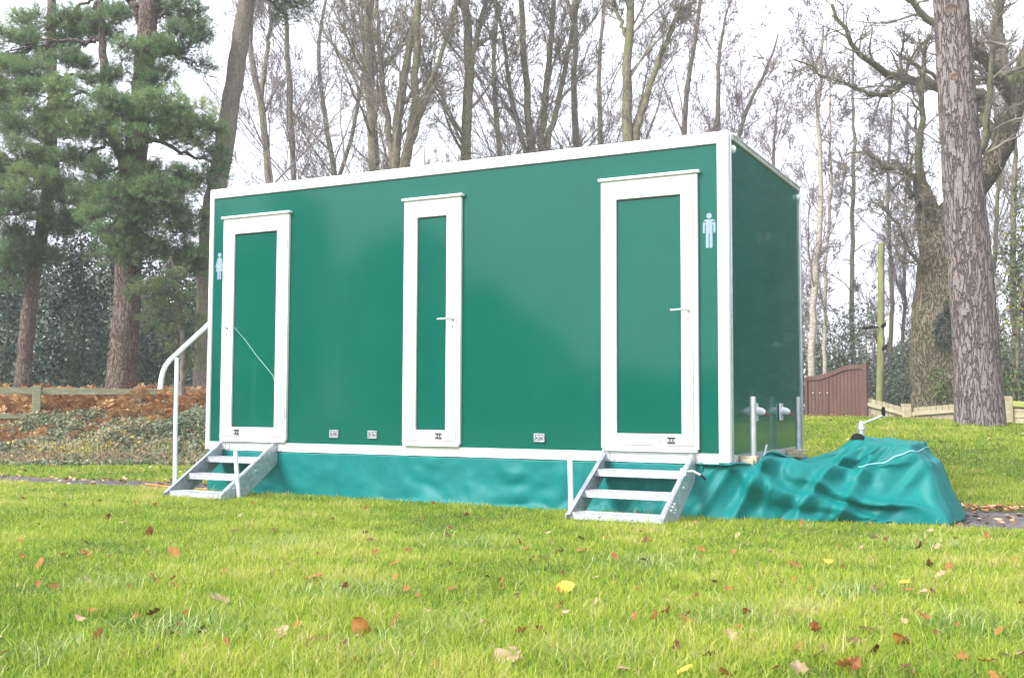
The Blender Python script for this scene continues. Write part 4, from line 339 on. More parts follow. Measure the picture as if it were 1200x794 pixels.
0,0,0,0,0,0,0,1,1,1,1,2,1,1,1,1,1,1,0,1,1,2,1,2,1,1,2,3,3,1,1,1,1,1,1,2,2,1,0,1,0,0,2,0,2,1,1,2,1,2,2,2,1,2,2,1,2,1,1,3,1,367,1,1,1,0,1,1,2,2,3,0,0,0,0,1,0,1,1,0,1,1,2,1,2,1,2,1,2,2,2,2,3,3,4,3,3,3,2,2,0,1,0,1,1,1,1,1,1,0,1,2,2,2,3,3,2,1,1,0,1,0,1,0,1,0,1,1,0,1,1,1,1,1,2,0,2,2,1,1,2,1,2,1,2,1,1,2,2,1,382,1,1,1,0,1,1,1,2,2,2,0,0,0,0,0,1,0,1,1,1,1,2,1,1,2,2,2,2,2,3,2,3,2,2,2,2,1,1,2,2,1,2,1,1,1,1,1,1,1,2,1,2,1,1,2,0,1,1,1,1,1,1,1,1,0,1,1,1,1,1,1,1,1,1,1,1,2,1,1,2,1,2,1,1,2,1,3,1,397,1,1,1,0,1,1,1,1,2,2,0,0,0,0,0,1,0,1,0,1,1,2,1,1,2,1,1,1,2,2,1,1,2,1,2,2,2,2,3,3,3,2,2,1,1,1,1,1,2,1,0,1,1,0,1,1,1,1,2,1,2,1,1,0,1,0,2,1,0,1,1,1,1,1,1,1,2,1,1,2,1,1,1,2,1,1,3,1,412,1,1,0,1,0,1,1,1,2,2,0,0,1,0,1,1,0,1,0,1,2,1,1,1,1,1,1,0,3,2,2,2,2,3,2,3,2,3,2,3,2,2,1,0,1,0,0,1,1,1,1,1,1,1,2,1,1,1,1,0,1,0,0,1,0,0,1,1,1,0,1,
1,1,1,1,1,1,1,1,2,1,1,1,1,1,1,3,1,427,1,1,0,1,1,0,1,1,2,1,1,0,1,0,1,0,1,1,1,1,1,1,2,1,1,1,1,2,1,2,2,2,2,2,2,3,2,2,2,2,1,1,0,2,2,1,2,2,3,0,1,-1,1,0,1,0,1,2,0,0,0,1,0,0,1,1,1,0,1,0,1,0,0,1,0,1,1,1,1,1,1,1,1,1,2,1,2,1,442,1,0,1,1,0,1,1,1,1,1,1,0,1,0,1,0,1,1,1,1,1,1,1,1,1,1,2,1,1,2,2,2,2,2,1,3,2,2,1,1,0,0,3,3,2,2,1,1,2,1,0,1,0,0,0,1,0,1,1,1,0,0,1,0,1,1,0,1,0,1,0,0,1,0,0,1,1,1,1,1,1,1,1,1,1,1,2,1,457,1,0,1,1,0,1,1,0,1,1,2,0,0,0,1,0,1,1,0,1,1,1,1,1,1,1,1,1,2,2,1,1,2,2,3,2,2,1,1,-1,-1,2,4,-4,-2,0,0,1,2,2,3,3,3,2,2,2,0,0,1,1,1,0,1,0,1,0,1,0,1,0,0,0,1,1,0,0,1,1,1,1,1,0,1,1,1,1,2,1,472,1,0,1,1,0,1,1,1,1,1,1,0,1,0,1,0,0,0,1,1,2,1,1,2,1,2,2,2,2,2,1,2,2,3,2,1,1,0,0,-2,-2,-3,4,-1,1,1,2,1,3,2,2,2,2,1,2,1,0,0,0,0,0,0,2,-1,0,1,2,0,1,1,-1,0,0,0,0,0,1,0,1,1,0,1,1,1,0,1,2,1,487,1,0,1,1,0,1,1,0,1,1,1,0,1,0,1,0,0,1,1,0,2,1,1,1,1,2,
1,2,1,2,1,3,3,1,2,0,-4,-1,-1,0,0,2,1,2,1,2,1,1,1,1,2,3,2,2,1,0,0,-2,0,3,1,1,0,0,0,0,1,1,1,1,-1,0,0,0,0,0,0,1,1,0,1,1,0,1,1,1,2,0,502,1,0,1,0,1,1,0,1,1,1,1,0,1,1,0,1,1,0,1,0,1,1,0,1,1,2,1,1,2,2,2,0,2,1,0,-1,0,1,1,1,1,2,1,1,0,1,0,1,2,1,1,1,1,1,1,0,0,1,0,1,0,1,1,0,1,0,1,1,1,0,-1,0,0,0,0,0,0,0,1,0,1,0,1,1,0,1,2,0,517,1,0,1,0,1,0,1,1,0,1,1,1,0,1,0,1,0,1,0,1,0,1,1,1,1,1,1,1,1,2,1,1,1,0,1,0,0,2,1,1,1,1,1,0,1,1,0,2,1,0,1,1,1,1,1,0,1,0,1,0,0,1,0,1,0,0,0,0,2,1,-1,0,0,0,0,0,0,0,1,0,0,1,0,1,0,1,2,0,533,0,0,1,0,1,0,1,0,1,1,0,1,1,0,1,0,1,0,1,1,1,1,1,1,0,1,1,1,1,1,0,2,0,1,0,1,0,1,0,1,1,1,1,2,2,2,1,0,0,1,0,1,0,0,1,0,1,0,0,1,0,1,1,0,1,0,0,0,-1,1,0,0,0,-1,0,0,0,0,0,1,0,0,1,0,1,0,2,0,548,0,0,1,0,0,1,1,0,1,0,1,0,1,0,1,0,1,0,1,1,1,0,1,1,1,1,1,0,1,0,1,1,1,0,0,1,1,1,1,1,1,1,2,2,1,1,1,0,0,-1,1,0,1,0,0,0,1,0,1,0,1,1,0,1,0,1,0,0,-1,0,
0,-1,0,-1,0,0,0,0,0,0,1,0,0,1,0,1,1,0,563,0,0,1,0,0,1,0,1,0,1,0,1,0,1,0,1,0,1,0,1,1,1,1,1,0,1,0,1,0,0,1,0,1,1,0,1,1,1,2,1,2,1,1,1,-1,-1,0,1,2,0,0,-1,1,1,0,0,1,1,1,0,1,1,0,1,0,0,0,0,-1,-1,0,-1,0,-1,0,0,-1,1,0,0,0,0,1,0,0,1,1,0,578,0,0,1,0,0,1,0,0,1,0,1,0,0,1,0,1,0,1,0,1,1,0,1,0,1,1,0,1,1,0,1,0,0,1,0,0,0,0,0,1,0,1,0,1,0,2,3,-2,1,1,0,1,1,1,0,0,1,0,1,1,1,1,0,0,1,0,0,-1,0,-2,1,-2,0,-1,0,0,-1,0,0,1,0,0,0,0,1,0,1,0,593,0,0,0,1,0,0,1,0,0,1,0,0,1,0,0,1,0,1,0,1,0,1,0,1,0,1,1,0,0,1,0,1,0,0,0,1,0,0,0,0,-2,1,0,2,1,1,1,-1,1,1,1,1,1,1,0,0,0,1,0,1,0,2,1,0,0,0,0,-1,1,-3,1,-2,0,-1,0,0,-1,0,0,0,0,0,0,1,0,0,1,1,608,0,0,0,1,0,0,0,1,0,0,0,0,1,0,0,1,0,0,1,-1,1,0,0,-2,0,1,1,1,1,1,1,0,1,0,0,1,1,-2,-1,-1,0,0,0,1,0,2,1,1,0,0,1,0,1,1,1,0,0,3,1,0,0,0,0,0,0,0,0,1,1,-3,-2,1,0,-1,-1,0,0,0,0,0,0,0,0,0,0,0,2,0,623,0,0,0,1,0,0,1,0,0,0,0,1,0,0,0,1,0,1,0,1,0,0,1,1,1,
1,1,1,0,1,0,0,0,0,-1,0,0,1,0,-1,-1,0,2,1,2,1,1,0,0,0,0,0,0,0,0,0,0,1,0,0,0,0,0,0,1,0,1,-1,0,-3,-1,0,-3,0,0,0,-1,0,0,0,-1,0,0,0,1,0,1,0,638,0,0,0,0,1,0,1,0,1,0,0,1,0,1,0,1,0,0,0,1,0,0,2,0,0,0,0,0,0,0,1,1,4,-1,-1,-1,0,-1,0,1,1,1,0,1,2,1,1,1,1,1,1,0,1,0,0,0,-4,-1,0,0,-1,0,-1,0,0,0,1,0,2,-7,0,-1,-1,-2,6,-7,0,-1,0,-1,0,0,0,0,0,0,1,0,653,0,0,0,0,1,0,0,1,0,0,1,0,1,0,0,1,0,0,0,0,1,0,0,0,-1,0,0,0,1,1,1,1,0,2,-1,-1,0,0,0,0,0,1,1,1,2,1,1,1,0,1,1,1,1,-1,0,-3,-1,-1,-2,-1,0,0,1,0,0,0,0,-1,-4,2,-2,-1,-1,-1,-1,1,-3,-1,0,0,0,-1,0,0,0,0,1,0,668,0,0,0,0,0,1,0,0,1,0,0,0,1,0,0,0,1,0,0,0,0,0,0,0,0,-1,0,0,0,0,1,1,1,1,0,-1,0,0,0,-2,3,1,1,1,1,1,1,0,1,0,0,0,-1,1,0,-1,-3,-2,0,0,0,0,1,0,-1,0,1,-2,-1,-1,-1,-2,-1,-1,1,-2,-2,-1,-1,0,0,0,0,-1,0,0,1,0,683,0,0,0,0,0,1,0,0,0,0,1,0,0,1,0,0,1,0,1,0,1,0,-1,0,-1,0,-1,-1,-2,-3,-3,-3,-2,-1,0,2,4,4,4,4,3,2,1,0,0,1,0,0,0,-1,0,0,-1,-1,0,-1,0,-1,0,0,0,0,0,-1,-1,0,0,-2,-3,
0,-2,-2,-1,-1,-1,0,-3,0,-1,0,-1,0,0,0,-1,0,1,0,698,0,0,0,0,0,0,0,0,1,0,0,0,0,0,0,1,-1,1,0,0,-2,2,-1,-1,-1,-2,-3,0,-4,-3,-2,-2,0,1,1,3,2,2,3,3,2,3,2,3,1,1,0,0,0,-1,0,-1,-1,0,-1,0,-1,0,0,-1,0,0,-1,0,-1,0,-1,-3,-1,-1,-2,-3,-1,0,-1,-1,-2,-1,0,-1,-1,0,0,0,0,-1,2,-1,713,0,0,0,-1,1,0,0,0,0,0,0,0,0,0,0,0,-1,0,0,-3,0,1,-1,-3,-2,-1,-4,-2,-2,0,-1,0,0,-1,0,6,2,2,3,2,2,2,2,2,1,2,1,0,0,-1,-1,-1,0,-1,0,0,-1,0,-1,0,-1,0,-1,-1,0,0,0,-1,-6,-1,-1,-3,-3,2,-1,-1,-2,-1,-1,-1,0,-1,0,0,0,0,1,-1,728,0,0,0,-1,1,0,-1,0,0,0,0,0,0,-1,0,0,-1,-1,-1,-4,0,2,-3,-2,-3,-2,-2,-1,0,0,0,0,0,-1,0,-2,-3,-3,1,3,2,4,4,3,4,4,3,2,0,-1,0,-1,0,0,0,-1,0,-1,0,-1,0,-1,-1,0,-1,0,1,4,-10,-7,-3,0,0,-3,-3,4,-1,-2,-1,1,-1,0,-1,0,0,0,1,-1,743,0,0,-1,0,1,-1,0,0,0,-1,0,-2,1,0,-1,-1,-2,-2,-1,-3,2,-3,-5,-2,-1,-1,-1,-1,0,-1,-1,0,0,0,0,0,0,-1,-3,4,5,4,5,3,4,3,1,-2,-6,3,0,-1,-1,-1,0,-1,1,0,-1,0,0,0,0,0,-2,0,3,1,-5,-14,-2,2,-2,-1,-4,1,4,-2,-3,1,0,0,-1,0,0,0,1,-1,759,-1,0,-1,0,0,0,0,-1,0,0,-1,-2,1,0,-3,0,-2,-3,-2,-1,-2,-2,-1,0,
-2,-1,-1,-1,0,-1,-1,-1,0,-1,1,-3,-5,0,1,4,4,4,4,3,3,0,-4,-3,5,-2,-1,-1,-1,0,0,0,-1,1,-1,-1,0,0,0,0,1,4,-9,0,7,-13,1,-3,3,-3,-1,-5,-4,0,3,-2,-2,2,2,0,-1,1,1,-1,774,-1,0,-1,0,0,0,-1,-1,0,-1,-1,-2,0,-1,-3,0,-3,-2,-1,-2,-1,0,-2,0,-2,-1,-1,-1,0,-1,-1,-1,-1,-2,-4,-6,-1,2,3,4,4,3,4,2,-2,-6,-1,5,-2,0,-1,-1,-1,0,0,0,0,-1,-1,-1,1,0,-1,1,5,-2,-11,8,-8,9,-2,-1,1,-3,-3,-8,-4,-1,0,2,1,-3,-1,4,1,1,2,-1,789,-1,0,-2,1,-1,0,-2,0,-1,-2,0,-3,0,-2,-2,-2,-1,-1,-1,-1,-1,-2,-1,-1,-1,-1,-1,-1,-1,-2,-2,-2,-3,-4,-6,-3,2,3,3,3,4,3,1,-1,-7,-1,2,4,-3,-1,-1,0,-1,0,0,-1,1,-1,-2,-1,1,0,-1,5,3,-4,-12,9,-3,-7,9,-6,-4,1,-2,-5,4,-6,4,-2,2,0,-2,-2,0,1,10,-2,804,-1,0,-2,0,0,-2,-1,-1,-1,-2,-1,-3,-1,-1,-1,-2,-1,-1,-1,-1,-1,-1,-2,-1,-1,-1,-2,-2,-3,-3,-5,-4,-2,-6,-3,2,3,3,2,2,4,2,-4,-7,-1,2,2,3,-4,-1,-1,0,-1,0,0,-1,2,-2,-3,0,1,-1,2,5,2,-7,-12,9,0,-12,4,8,-7,-6,1,-3,-3,5,-6,9,-1,1,0,-2,-2,1,11,-3,819,-1,-1,-2,1,-1,-3,-1,-1,-2,-2,-1,-1,-1,-1,-1,-2,-1,-1,-1,-2,-1,-1,-2,-2,-2,-3,-3,-4,-4,-3,-4,-5,-4,-4,4,3,2,2,2,2,1,-5,-7,-2,1,2,2,2,-3,-2,0,-1,0,-1,1,-1,2,-4,-2,0,2,-2,3,5,1,-8,-12,4,
7,-11,-7,9,7,-6,-7,0,-5,1,3,-4,12,0,0,0,-2,0,11,-4,834,-2,0,-2,0,-2,-2,-2,-1,-2,-1,-1,-1,-1,-2,-1,-1,-1,-1,-1,-2,-2,-3,-3,-4,-1,-5,-3,-3,-5,-3,-5,-5,-4,1,1,-2,3,1,3,-1,-5,-3,1,1,2,2,2,-5,-2,0,-2,1,0,-1,0,0,-1,-2,0,1,-2,4,4,3,-6,-11,-8,7,6,-10,-11,2,10,5,-6,-9,-2,-4,4,-2,6,13,0,0,-1,-1,11,-5,849,-2,-1,-2,0,-3,-2,-1,-1,-2,-1,-1,-1,-2,-1,-1,-2,-1,-2,-3,-4,-1,-5,-3,-4,-1,-5,-3,-3,-6,-3,-3,-5,-4,-1,-1,1,2,1,-4,-2,0,1,2,1,2,2,-5,-2,0,-2,0,1,1,-3,0,-1,-1,-2,2,-2,2,4,4,-1,-8,-11,-6,7,5,-6,-11,-7,5,10,4,-7,-9,-4,-2,5,2,10,13,-1,-1,-1,10,-4,864,-2,-1,-2,-2,-2,-1,-2,-1,-1,-2,-1,-1,-2,-2,-2,-2,-3,-4,-3,-3,-1,-5,-4,-4,-3,-4,-3,-4,-5,-3,-4,-3,-3,-2,-1,-1,-1,0,0,0,1,1,2,1,1,-5,-2,-1,-2,1,1,0,1,-4,0,-2,-1,1,-1,1,3,4,2,-4,-9,-11,-6,5,7,-2,-10,-10,-4,7,11,2,-8,-10,-4,0,7,11,8,11,-1,-1,9,-5,879,-2,-1,-2,-2,-2,-2,-1,-2,-1,-2,-2,-2,-3,-3,-4,-2,-3,-3,-3,-3,-2,-5,-3,-5,-4,-4,-3,-5,-3,-3,-3,-3,-1,-4,-1,0,-1,0,0,0,0,1,2,-2,-4,-2,-1,-2,1,1,1,1,-3,-3,-1,-1,0,0,0,1,4,3,0,-5,-9,-10,-7,3,7,2,-7,-12,-9,0,9,12,-2,-10,-10,-2,7,13,8,8,9,-1,7,-5,894,-2,-2,-1,-3,-2,-1,-2,-2,-2,-3,-3,-5,-3,-3,-3,-3,-2,-3,-3,-3,-2,-5,-3,
-5,-4,-5,-4,-2,-3,-2,-2,-4,-4,-2,-1,-1,0,-1,-1,0,1,1,-4,-2,-2,-2,-1,2,1,1,1,-2,-5,-2,-1,0,0,0,0,2,2,2,1,-6,-8,-10,-8,-2,8,5,-3,-11,-12,-6,3,12,10,-6,-11,-8,7,9,1,9,14,11,5,-5,909,-1,-3,-2,-2,-3,-2,-3,-4,-2,-5,-2,-5,-4,-3,-2,-3,-2,-3,-3,-3,-3,-3,-4,-4,-4,-4,-1,-2,-3,-3,-6,-6,-2,-2,0,0,-1,0,-1,-1,-1,-1,-2,-1,-2,-1,2,2,1,0,-3,-7,-4,-2,1,0,0,-1,0,1,3,1,2,-5,-7,-9,-10,-6,3,8,2,-8,-12,-12,-2,7,13,6,-9,-11,-4,9,1,7,12,13,19,-5,924,-1,-3,-2,-3,-4,-4,-3,-4,-3,-3,-3,-4,-3,-3,-3,-3,-3,-2,-4,-3,-3,-3,-4,-3,-4,-3,-3,-4,-3,-3,-4,-1,-1,-1,-1,-1,-2,-3,-4,-2,-1,-1,-1,-1,-1,1,-1,0,-1,-3,-4,-2,0,0,0,-2,-2,0,2,1,1,2,-5,-7,-8,-9,-9,-3,6,8,-2,-9,-13,-13,3,-1,13,12,-5,-10,-10,5,0,12,14,2,24,5,939,-1,-3,-3,-4,-3,-5,-4,-3,-4,-3,-3,-4,-3,-3,-3,-3,-4,-3,-3,-3,-4,-3,-3,-3,-4,-3,-4,-3,-4,-3,-2,-2,-2,-2,-3,-2,-2,-2,-2,-1,-1,-1,-2,-1,-2,0,0,-1,-4,-3,-1,-1,0,-1,-3,-1,-1,1,1,0,2,1,-6,-8,-7,-9,-10,-3,5,9,-2,-9,-13,-13,-3,-1,9,12,9,-9,-10,-7,3,7,17,2,30,2,954,-1,-3,-3,-5,-4,-4,-4,-4,-3,-4,-3,-4,-3,-4,-3,-3,-4,-3,-4,-3,-4,-3,-3,-3,-4,-3,-3,-5,-2,-2,-2,-3,-2,-3,-2,-2,-3,-2,-2,-2,-1,-2,-1,-2,-2,0,-3,-3,-2,-1,-1,-1,-2,-3,-2,0,0,0,0,1,2,-1,-6,-8,-8,-9,-10,
-4,6,9,-2,-9,-13,-12,-6,-2,2,12,12,3,-10,-9,-4,5,17,11,26,2,969,-1,-3,-4,-5,-4,-4,-4,-3,-4,-4,-4,-3,-4,-4,-3,-4,-3,-4,-3,-4,-3,-4,-3,-4,-3,-4,-3,-3,-4,-4,-3,-3,-3,-3,-2,-3,-2,-1,-1,-1,-1,-2,-2,-2,-2,-2,-3,-2,-1,-2,-2,-3,-3,-1,-1,0,-1,0,0,2,1,-4,-7,-8,-8,-10,-10,-2,7,9,-2,-12,-12,-10,0,-3,-1,-1,12,12,-4,-11,-2,-4,16,16,28,0,985,-2,-4,-4,-4,-5,-4,-4,-4,-3,-4,-4,-4,-3,-4,-4,-3,-3,-4,-3,-4,-5,-5,-3,-4,-2,-3,-3,-4,-3,-3,-3,-3,-2,-2,-2,-2,-3,0,-1,-2,-3,-2,-5,-5,-4,-1,-2,-2,-2,-2,-2,-2,-2,0,-1,-2,-1,-1,1,1,2,-5,-8,-9,-7,-9,-11,-7,6,9,2,-11,-8,-8,-8,2,-12,-4,10,12,9,-9,-4,-8,16,17,31,0,1000,-2,-4,-5,-4,-4,-5,-4,-4,-4,-3,-4,-4,-4,-3,-4,-3,-5,-5,-5,-4,-4,-3,-4,-3,-3,-3,-2,-3,-3,-4,-3,-2,-3,-3,-4,3,-1,-2,-2,-2,-3,-4,-5,-5,-7,-2,-2,-1,-1,-2,-1,-2,-2,-2,-2,-1,-1,0,1,1,0,-7,-8,-10,-7,-9,-11,-9,5,7,6,-11,-1,-8,-11,1,-9,-14,2,11,12,6,-7,-12,15,17,34,3,1015,-2,-5,-4,-5,-5,-3,-4,-5,-3,-4,-4,-4,-4,-4,-5,-4,-4,-4,-4,-4,-4,-3,-3,-4,-3,-3,-3,-3,-4,-4,-4,-4,-4,-3,-4,-3,-4,-3,-2,-3,-3,-2,-2,-2,-1,-1,-2,-1,-2,-2,-3,-4,-3,-1,-1,0,-1,0,1,-2,-7,-9,-10,-6,-8,-9,-11,-5,4,5,-2,-1,6,-10,-9,-3,-12,-13,-2,6,11,12,-4,-10,14,16,36,-1,1030,-3,-4,-5,-6,-3,-4,-4,-4,-4,-4,-4,-5,-4,-4,-4,-4,-5,-4,-4,-4,-3,-3,
-4,-3,-3,-4,-3,-4,-4,-3,-4,-4,-4,-4,-4,-4,-4,-3,-3,-2,-2,-2,-1,-2,-2,-1,-2,-2,-3,-3,-4,-3,-4,0,-1,0,-1,0,-5,-7,-8,-9,-7,-6,-9,-10,-7,-1,6,4,-2,-4,6,-5,-9,-9,-13,-10,-7,2,11,12,-3,-4,13,15,39,2,1045,-3,-4,-7,-4,-4,-4,-4,-4,-4,-4,-4,-4,-4,-5,-4,-4,-4,-3,-4,-3,-4,-3,-4,-3,-4,-4,-4,-4,-4,-4,-4,-4,-4,-4,-3,-4,-3,-3,-2,-2,-2,-1,-2,-2,-2,-3,-3,-4,-3,-4,-3,-4,-2,-3,-3,-3,-4,-6,-7,-8,-7,-6,-7,-8,-8,-5,-3,5,4,-1,3,-2,-2,-5,-9,-12,-13,-10,-6,1,7,11,7,-4,12,14,28,6,1060,-4,-6,-4,-4,-4,-5,-4,-4,-4,-4,-5,-4,-4,-4,-4,-4,-4,-4,-4,-4,-3,-4,-4,-4,-4,-3,-4,-4,-4,-3,-5,-4,-4,-4,-4,-4,-3,-4,-4,-5,-4,-4,-3,-3,-3,-3,-2,-2,-2,-2,-2,-3,-3,-4,-5,-4,-6,-5,-7,-7,-6,-8,-7,-6,-6,-4,1,0,5,-3,4,-4,-8,1,-10,-6,-13,-13,-9,1,3,7,7,7,10,16,25,-2,1075,-5,-5,-5,-4,-4,-5,-4,-4,-4,-4,-5,-4,-4,-4,-4,-4,-5,-4,-4,-4,-5,-4,-4,-4,-3,-4,-4,-4,-5,-6,-5,-4,-4,-3,-3,-2,0,-4,-4,-4,-3,-4,-2,-3,-2,-2,-2,-2,-3,-2,-4,-3,-5,-5,-6,-9,-7,-3,-5,-7,-7,-7,-6,-7,-6,-6,0,-6,6,-2,0,4,-10,-6,0,-11,-10,-11,-15,0,5,3,7,12,5,17,28,1,1090,-7,-4,-5,-5,-4,-5,-5,-4,-5,-5,-4,-5,-4,-4,-5,-4,-4,-4,-5,-4,-4,-5,-4,-4,-5,-4,-4,-4,-4,-4,-3,-4,-4,-3,-3,-3,-4,-5,-4,-4,-4,-5,-3,-4,-3,-3,-3,-3,-3,-3,-3,-4,-5,-5,-6,-7,-4,-5,-4,-7,-8,-5,-5,-6,-5,-5,
-1,-2,-4,6,-3,0,-11,-7,1,-10,-15,-7,-5,-6,4,5,6,8,10,12,32,1,-197,0,0,0,0,0,0,0,0,0,0,0,0,0,0,0,0,0,0,0,0,0,0,0,0,0,0,0,0,0,0,0,0,0,0,0,0,0,0,0,0,0,0,0,0,0,0,0,0,0,0,0,0,0,0,0,0,0,0,0,0,0,0,0,0,0,0,0,0,0,0,0,0,0,0,0,0,0,0,0,0,0,0,0,0,0,0,0,0,-181,2,3,2,2,2,1,1,1,0,1,0,0,1,0,1,1,2,1,2,2,2,2,1,1,1,-1,0,-2,-2,-2,-2,-1,-2,-1,0,0,1,1,2,3,2,2,1,1,1,-1,-1,-1,-3,-2,-2,-3,-2,-1,-1,-1,0,0,1,1,1,0,0,-1,-1,-2,-2,0,-4,-3,1,-5,1,-5,2,-5,3,-5,4,-3,1,-3,0,-1,6,0,-6,0,-167,3,3,2,2,2,1,1,1,0,0,0,1,1,1,2,1,2,2,2,2,1,1,1,-1,0,-2,-2,-2,-2,-2,-2,-1,-1,1,0,2,2,2,2,1,1,0,0,-1,-1,-2,-2,-2,-1,-2,-2,-1,-1,-1,-1,0,0,0,0,0,0,0,-1,0,-2,-1,-2,-4,0,-3,-5,1,-6,2,-5,3,-4,2,-2,1,-3,2,-2,-3,-2,7,-3,-6,-152,4,3,2,3,2,1,2,1,1,1,1,2,2,2,2,3,2,2,2,1,1,0,0,-1,-2,-1,-2,-1,-1,-1,-1,0,0,0,1,0,-1,1,0,0,-1,-1,-2,-1,-3,-2,-3,-3,-3,-2,-1,-2,-1,0,0,1,0,1,1,0,1,0,-1,-1,-1,-2,-3,-4,-4,-3,-3,-3,-2,-2,0,-2,0,0,-1,0,-2,-1,-2,-3,-9,4,2,-3,-138,6,4,3,3,3,3,2,3,2,3,2,3,4,3,3,4,2,3,2,1,1,
-1,0,-1,-2,0,-3,0,-3,1,-1,0,0,0,1,1,2,1,1,0,-1,-1,-2,-2,-3,-2,-3,-3,-3,-2,0,0,-1,0,0,0,-1,-1,-3,-4,-2,-2,-7,-2,-3,-1,-6,-1,-6,0,-4,-4,-1,-1,-2,-6,-1,-5,1,-7,-4,-4,-4,-2,-4,-2,3,-7,-123,5,4,3,2,3,2,2,2,3,3,3,3,3,3,3,3,2,1,2,0,0,-1,-1,-1,-1,-3,1,-4,2,-2,0,0,1,2,1,2,1,0,-2,-2,0,-3,-4,-1,-4,-3,-3,0,1,0,-1,-1,-1,-2,-1,-2,-3,-1,-1,-1,-4,-6,0,-3,-3,-7,0,-7,1,-7,-2,1,-3,-5,-2,-2,-3,-3,-4,-3,-1,-4,-3,-3,-4,-2,-6,-4,-108,6,4,3,3,3,3,3,3,3,4,3,4,3,4,3,2,2,1,1,0,-1,0,-1,-2,-2,-2,-1,1,1,1,2,2,1,1,0,-1,-2,-3,-4,-4,-4,-5,-4,-5,-4,-4,-3,-3,-1,-1,-1,0,0,1,0,0,0,-2,-1,-2,-3,-4,-4,-4,-4,-3,-3,-2,-2,-1,-1,-1,-1,-3,-2,-3,-4,-3,-5,-4,-5,-3,-5,-4,-3,-4,-5,-9,-94,7,5,4,4,4,4,4,4,4,4,5,4,4,3,4,1,2,1,1,0,0,-2,-3,0,0,1,2,1,1,1,-1,-1,-2,-3,-3,-3,-3,-4,-4,-4,-4,-3,-2,-3,-1,-2,0,1,0,2,1,0,0,0,-2,-2,-4,-4,-6,-5,-5,-5,-5,-5,-4,-4,-4,-3,-3,-3,-2,-2,-3,-2,0,-1,-2,-1,-3,-5,-5,-7,-4,-6,-5,-5,-9,-9,-79,7,5,4,4,4,4,5,4,4,5,4,4,1,3,4,-1,3,-1,2,0,-8,2,2,1,1,1,-1,-1,-2,-2,-2,-2,-2,-2,-3,-2,-3,-3,-4,-2,-3,-1,-1,-1,0,0,-1,-1,0,1,0,0,0,-1,-2,-3,-4,-4,-5,-5,-5,-6,-5,-5,-4,
-3,-4,-2,-3,-3,-3,-3,-4,-4,-4,-3,-2,-2,-2,0,-4,-6,-7,-5,-6,-5,-13,-8,-65,8,4,4,4,4,5,4,4,1,1,1,2,14,10,-2,3,-1,-2,-13,-5,9,0,3,-2,-2,-2,-1,-1,-1,1,-1,-1,-1,-2,-3,-4,-3,-3,-3,-2,-3,-1,-1,-2,0,0,1,2,1,1,0,-1,-1,-2,-3,-4,-5,-5,-5,-5,-5,-5,-4,-4,-3,-3,-3,-2,-3,-3,-4,-4,-4,-5,-5,-6,-5,-3,-2,-1,0,-5,-6,-7,-5,-7,-14,-9,-50,8,5,5,4,5,5,2,6,7,1,0,1,-1,17,6,1,0,0,-12,-5,8,6,-5,2,0,-2,0,0,-2,0,-2,-3,-1,-3,-3,-4,-3,-2,-2,0,-2,1,-1,0,-1,-1,-4,1,-6,1,-8,-4,-2,-3,-1,1,-10,-5,0,-8,-3,-2,-5,-5,-4,-4,-4,-3,-4,-4,-2,-2,-3,-6,-1,-6,-3,-7,-6,-5,-2,0,-4,-8,-8,-7,-19,-8,-36,9,5,3,3,4,4,-3,8,19,-3,-2,1,4,5,-4,-4,-1,2,6,-1,5,0,2,-3,-7,0,-1,5,0,-3,-5,2,-2,-7,-3,-2,-2,-1,-1,-4,4,0,-1,-1,-4,-3,1,-5,-1,-6,-4,0,-3,-1,-5,-5,-3,-6,-6,-1,-6,-4,-4,-3,-4,-4,-3,-4,-5,-4,-5,-4,-3,1,-2,-4,-7,-4,-5,-7,-4,-1,-1,-7,-8,-10,-19,-9,-21,10,4,4,3,6,2,6,-4,11,2,1,0,1,2,2,2,2,2,4,0,1,2,-1,-3,-5,-4,-2,-8,-6,0,4,-6,7,2,0,0,-2,-1,-1,-2,-1,-4,1,1,-2,-2,-5,-3,-4,-4,-2,-6,4,-3,-3,-5,-4,-6,-5,-5,-5,-4,-5,-4,-3,-4,-4,-5,-5,-7,-6,-6,-5,-5,-3,-3,1,-3,-3,-4,-7,-6,-3,-3,-10,-10,-24,-8,-6,7,1,6,6,6,5,3,3,6,3,-4,-4,-1,2,2,3,-3,-1,-1,0,
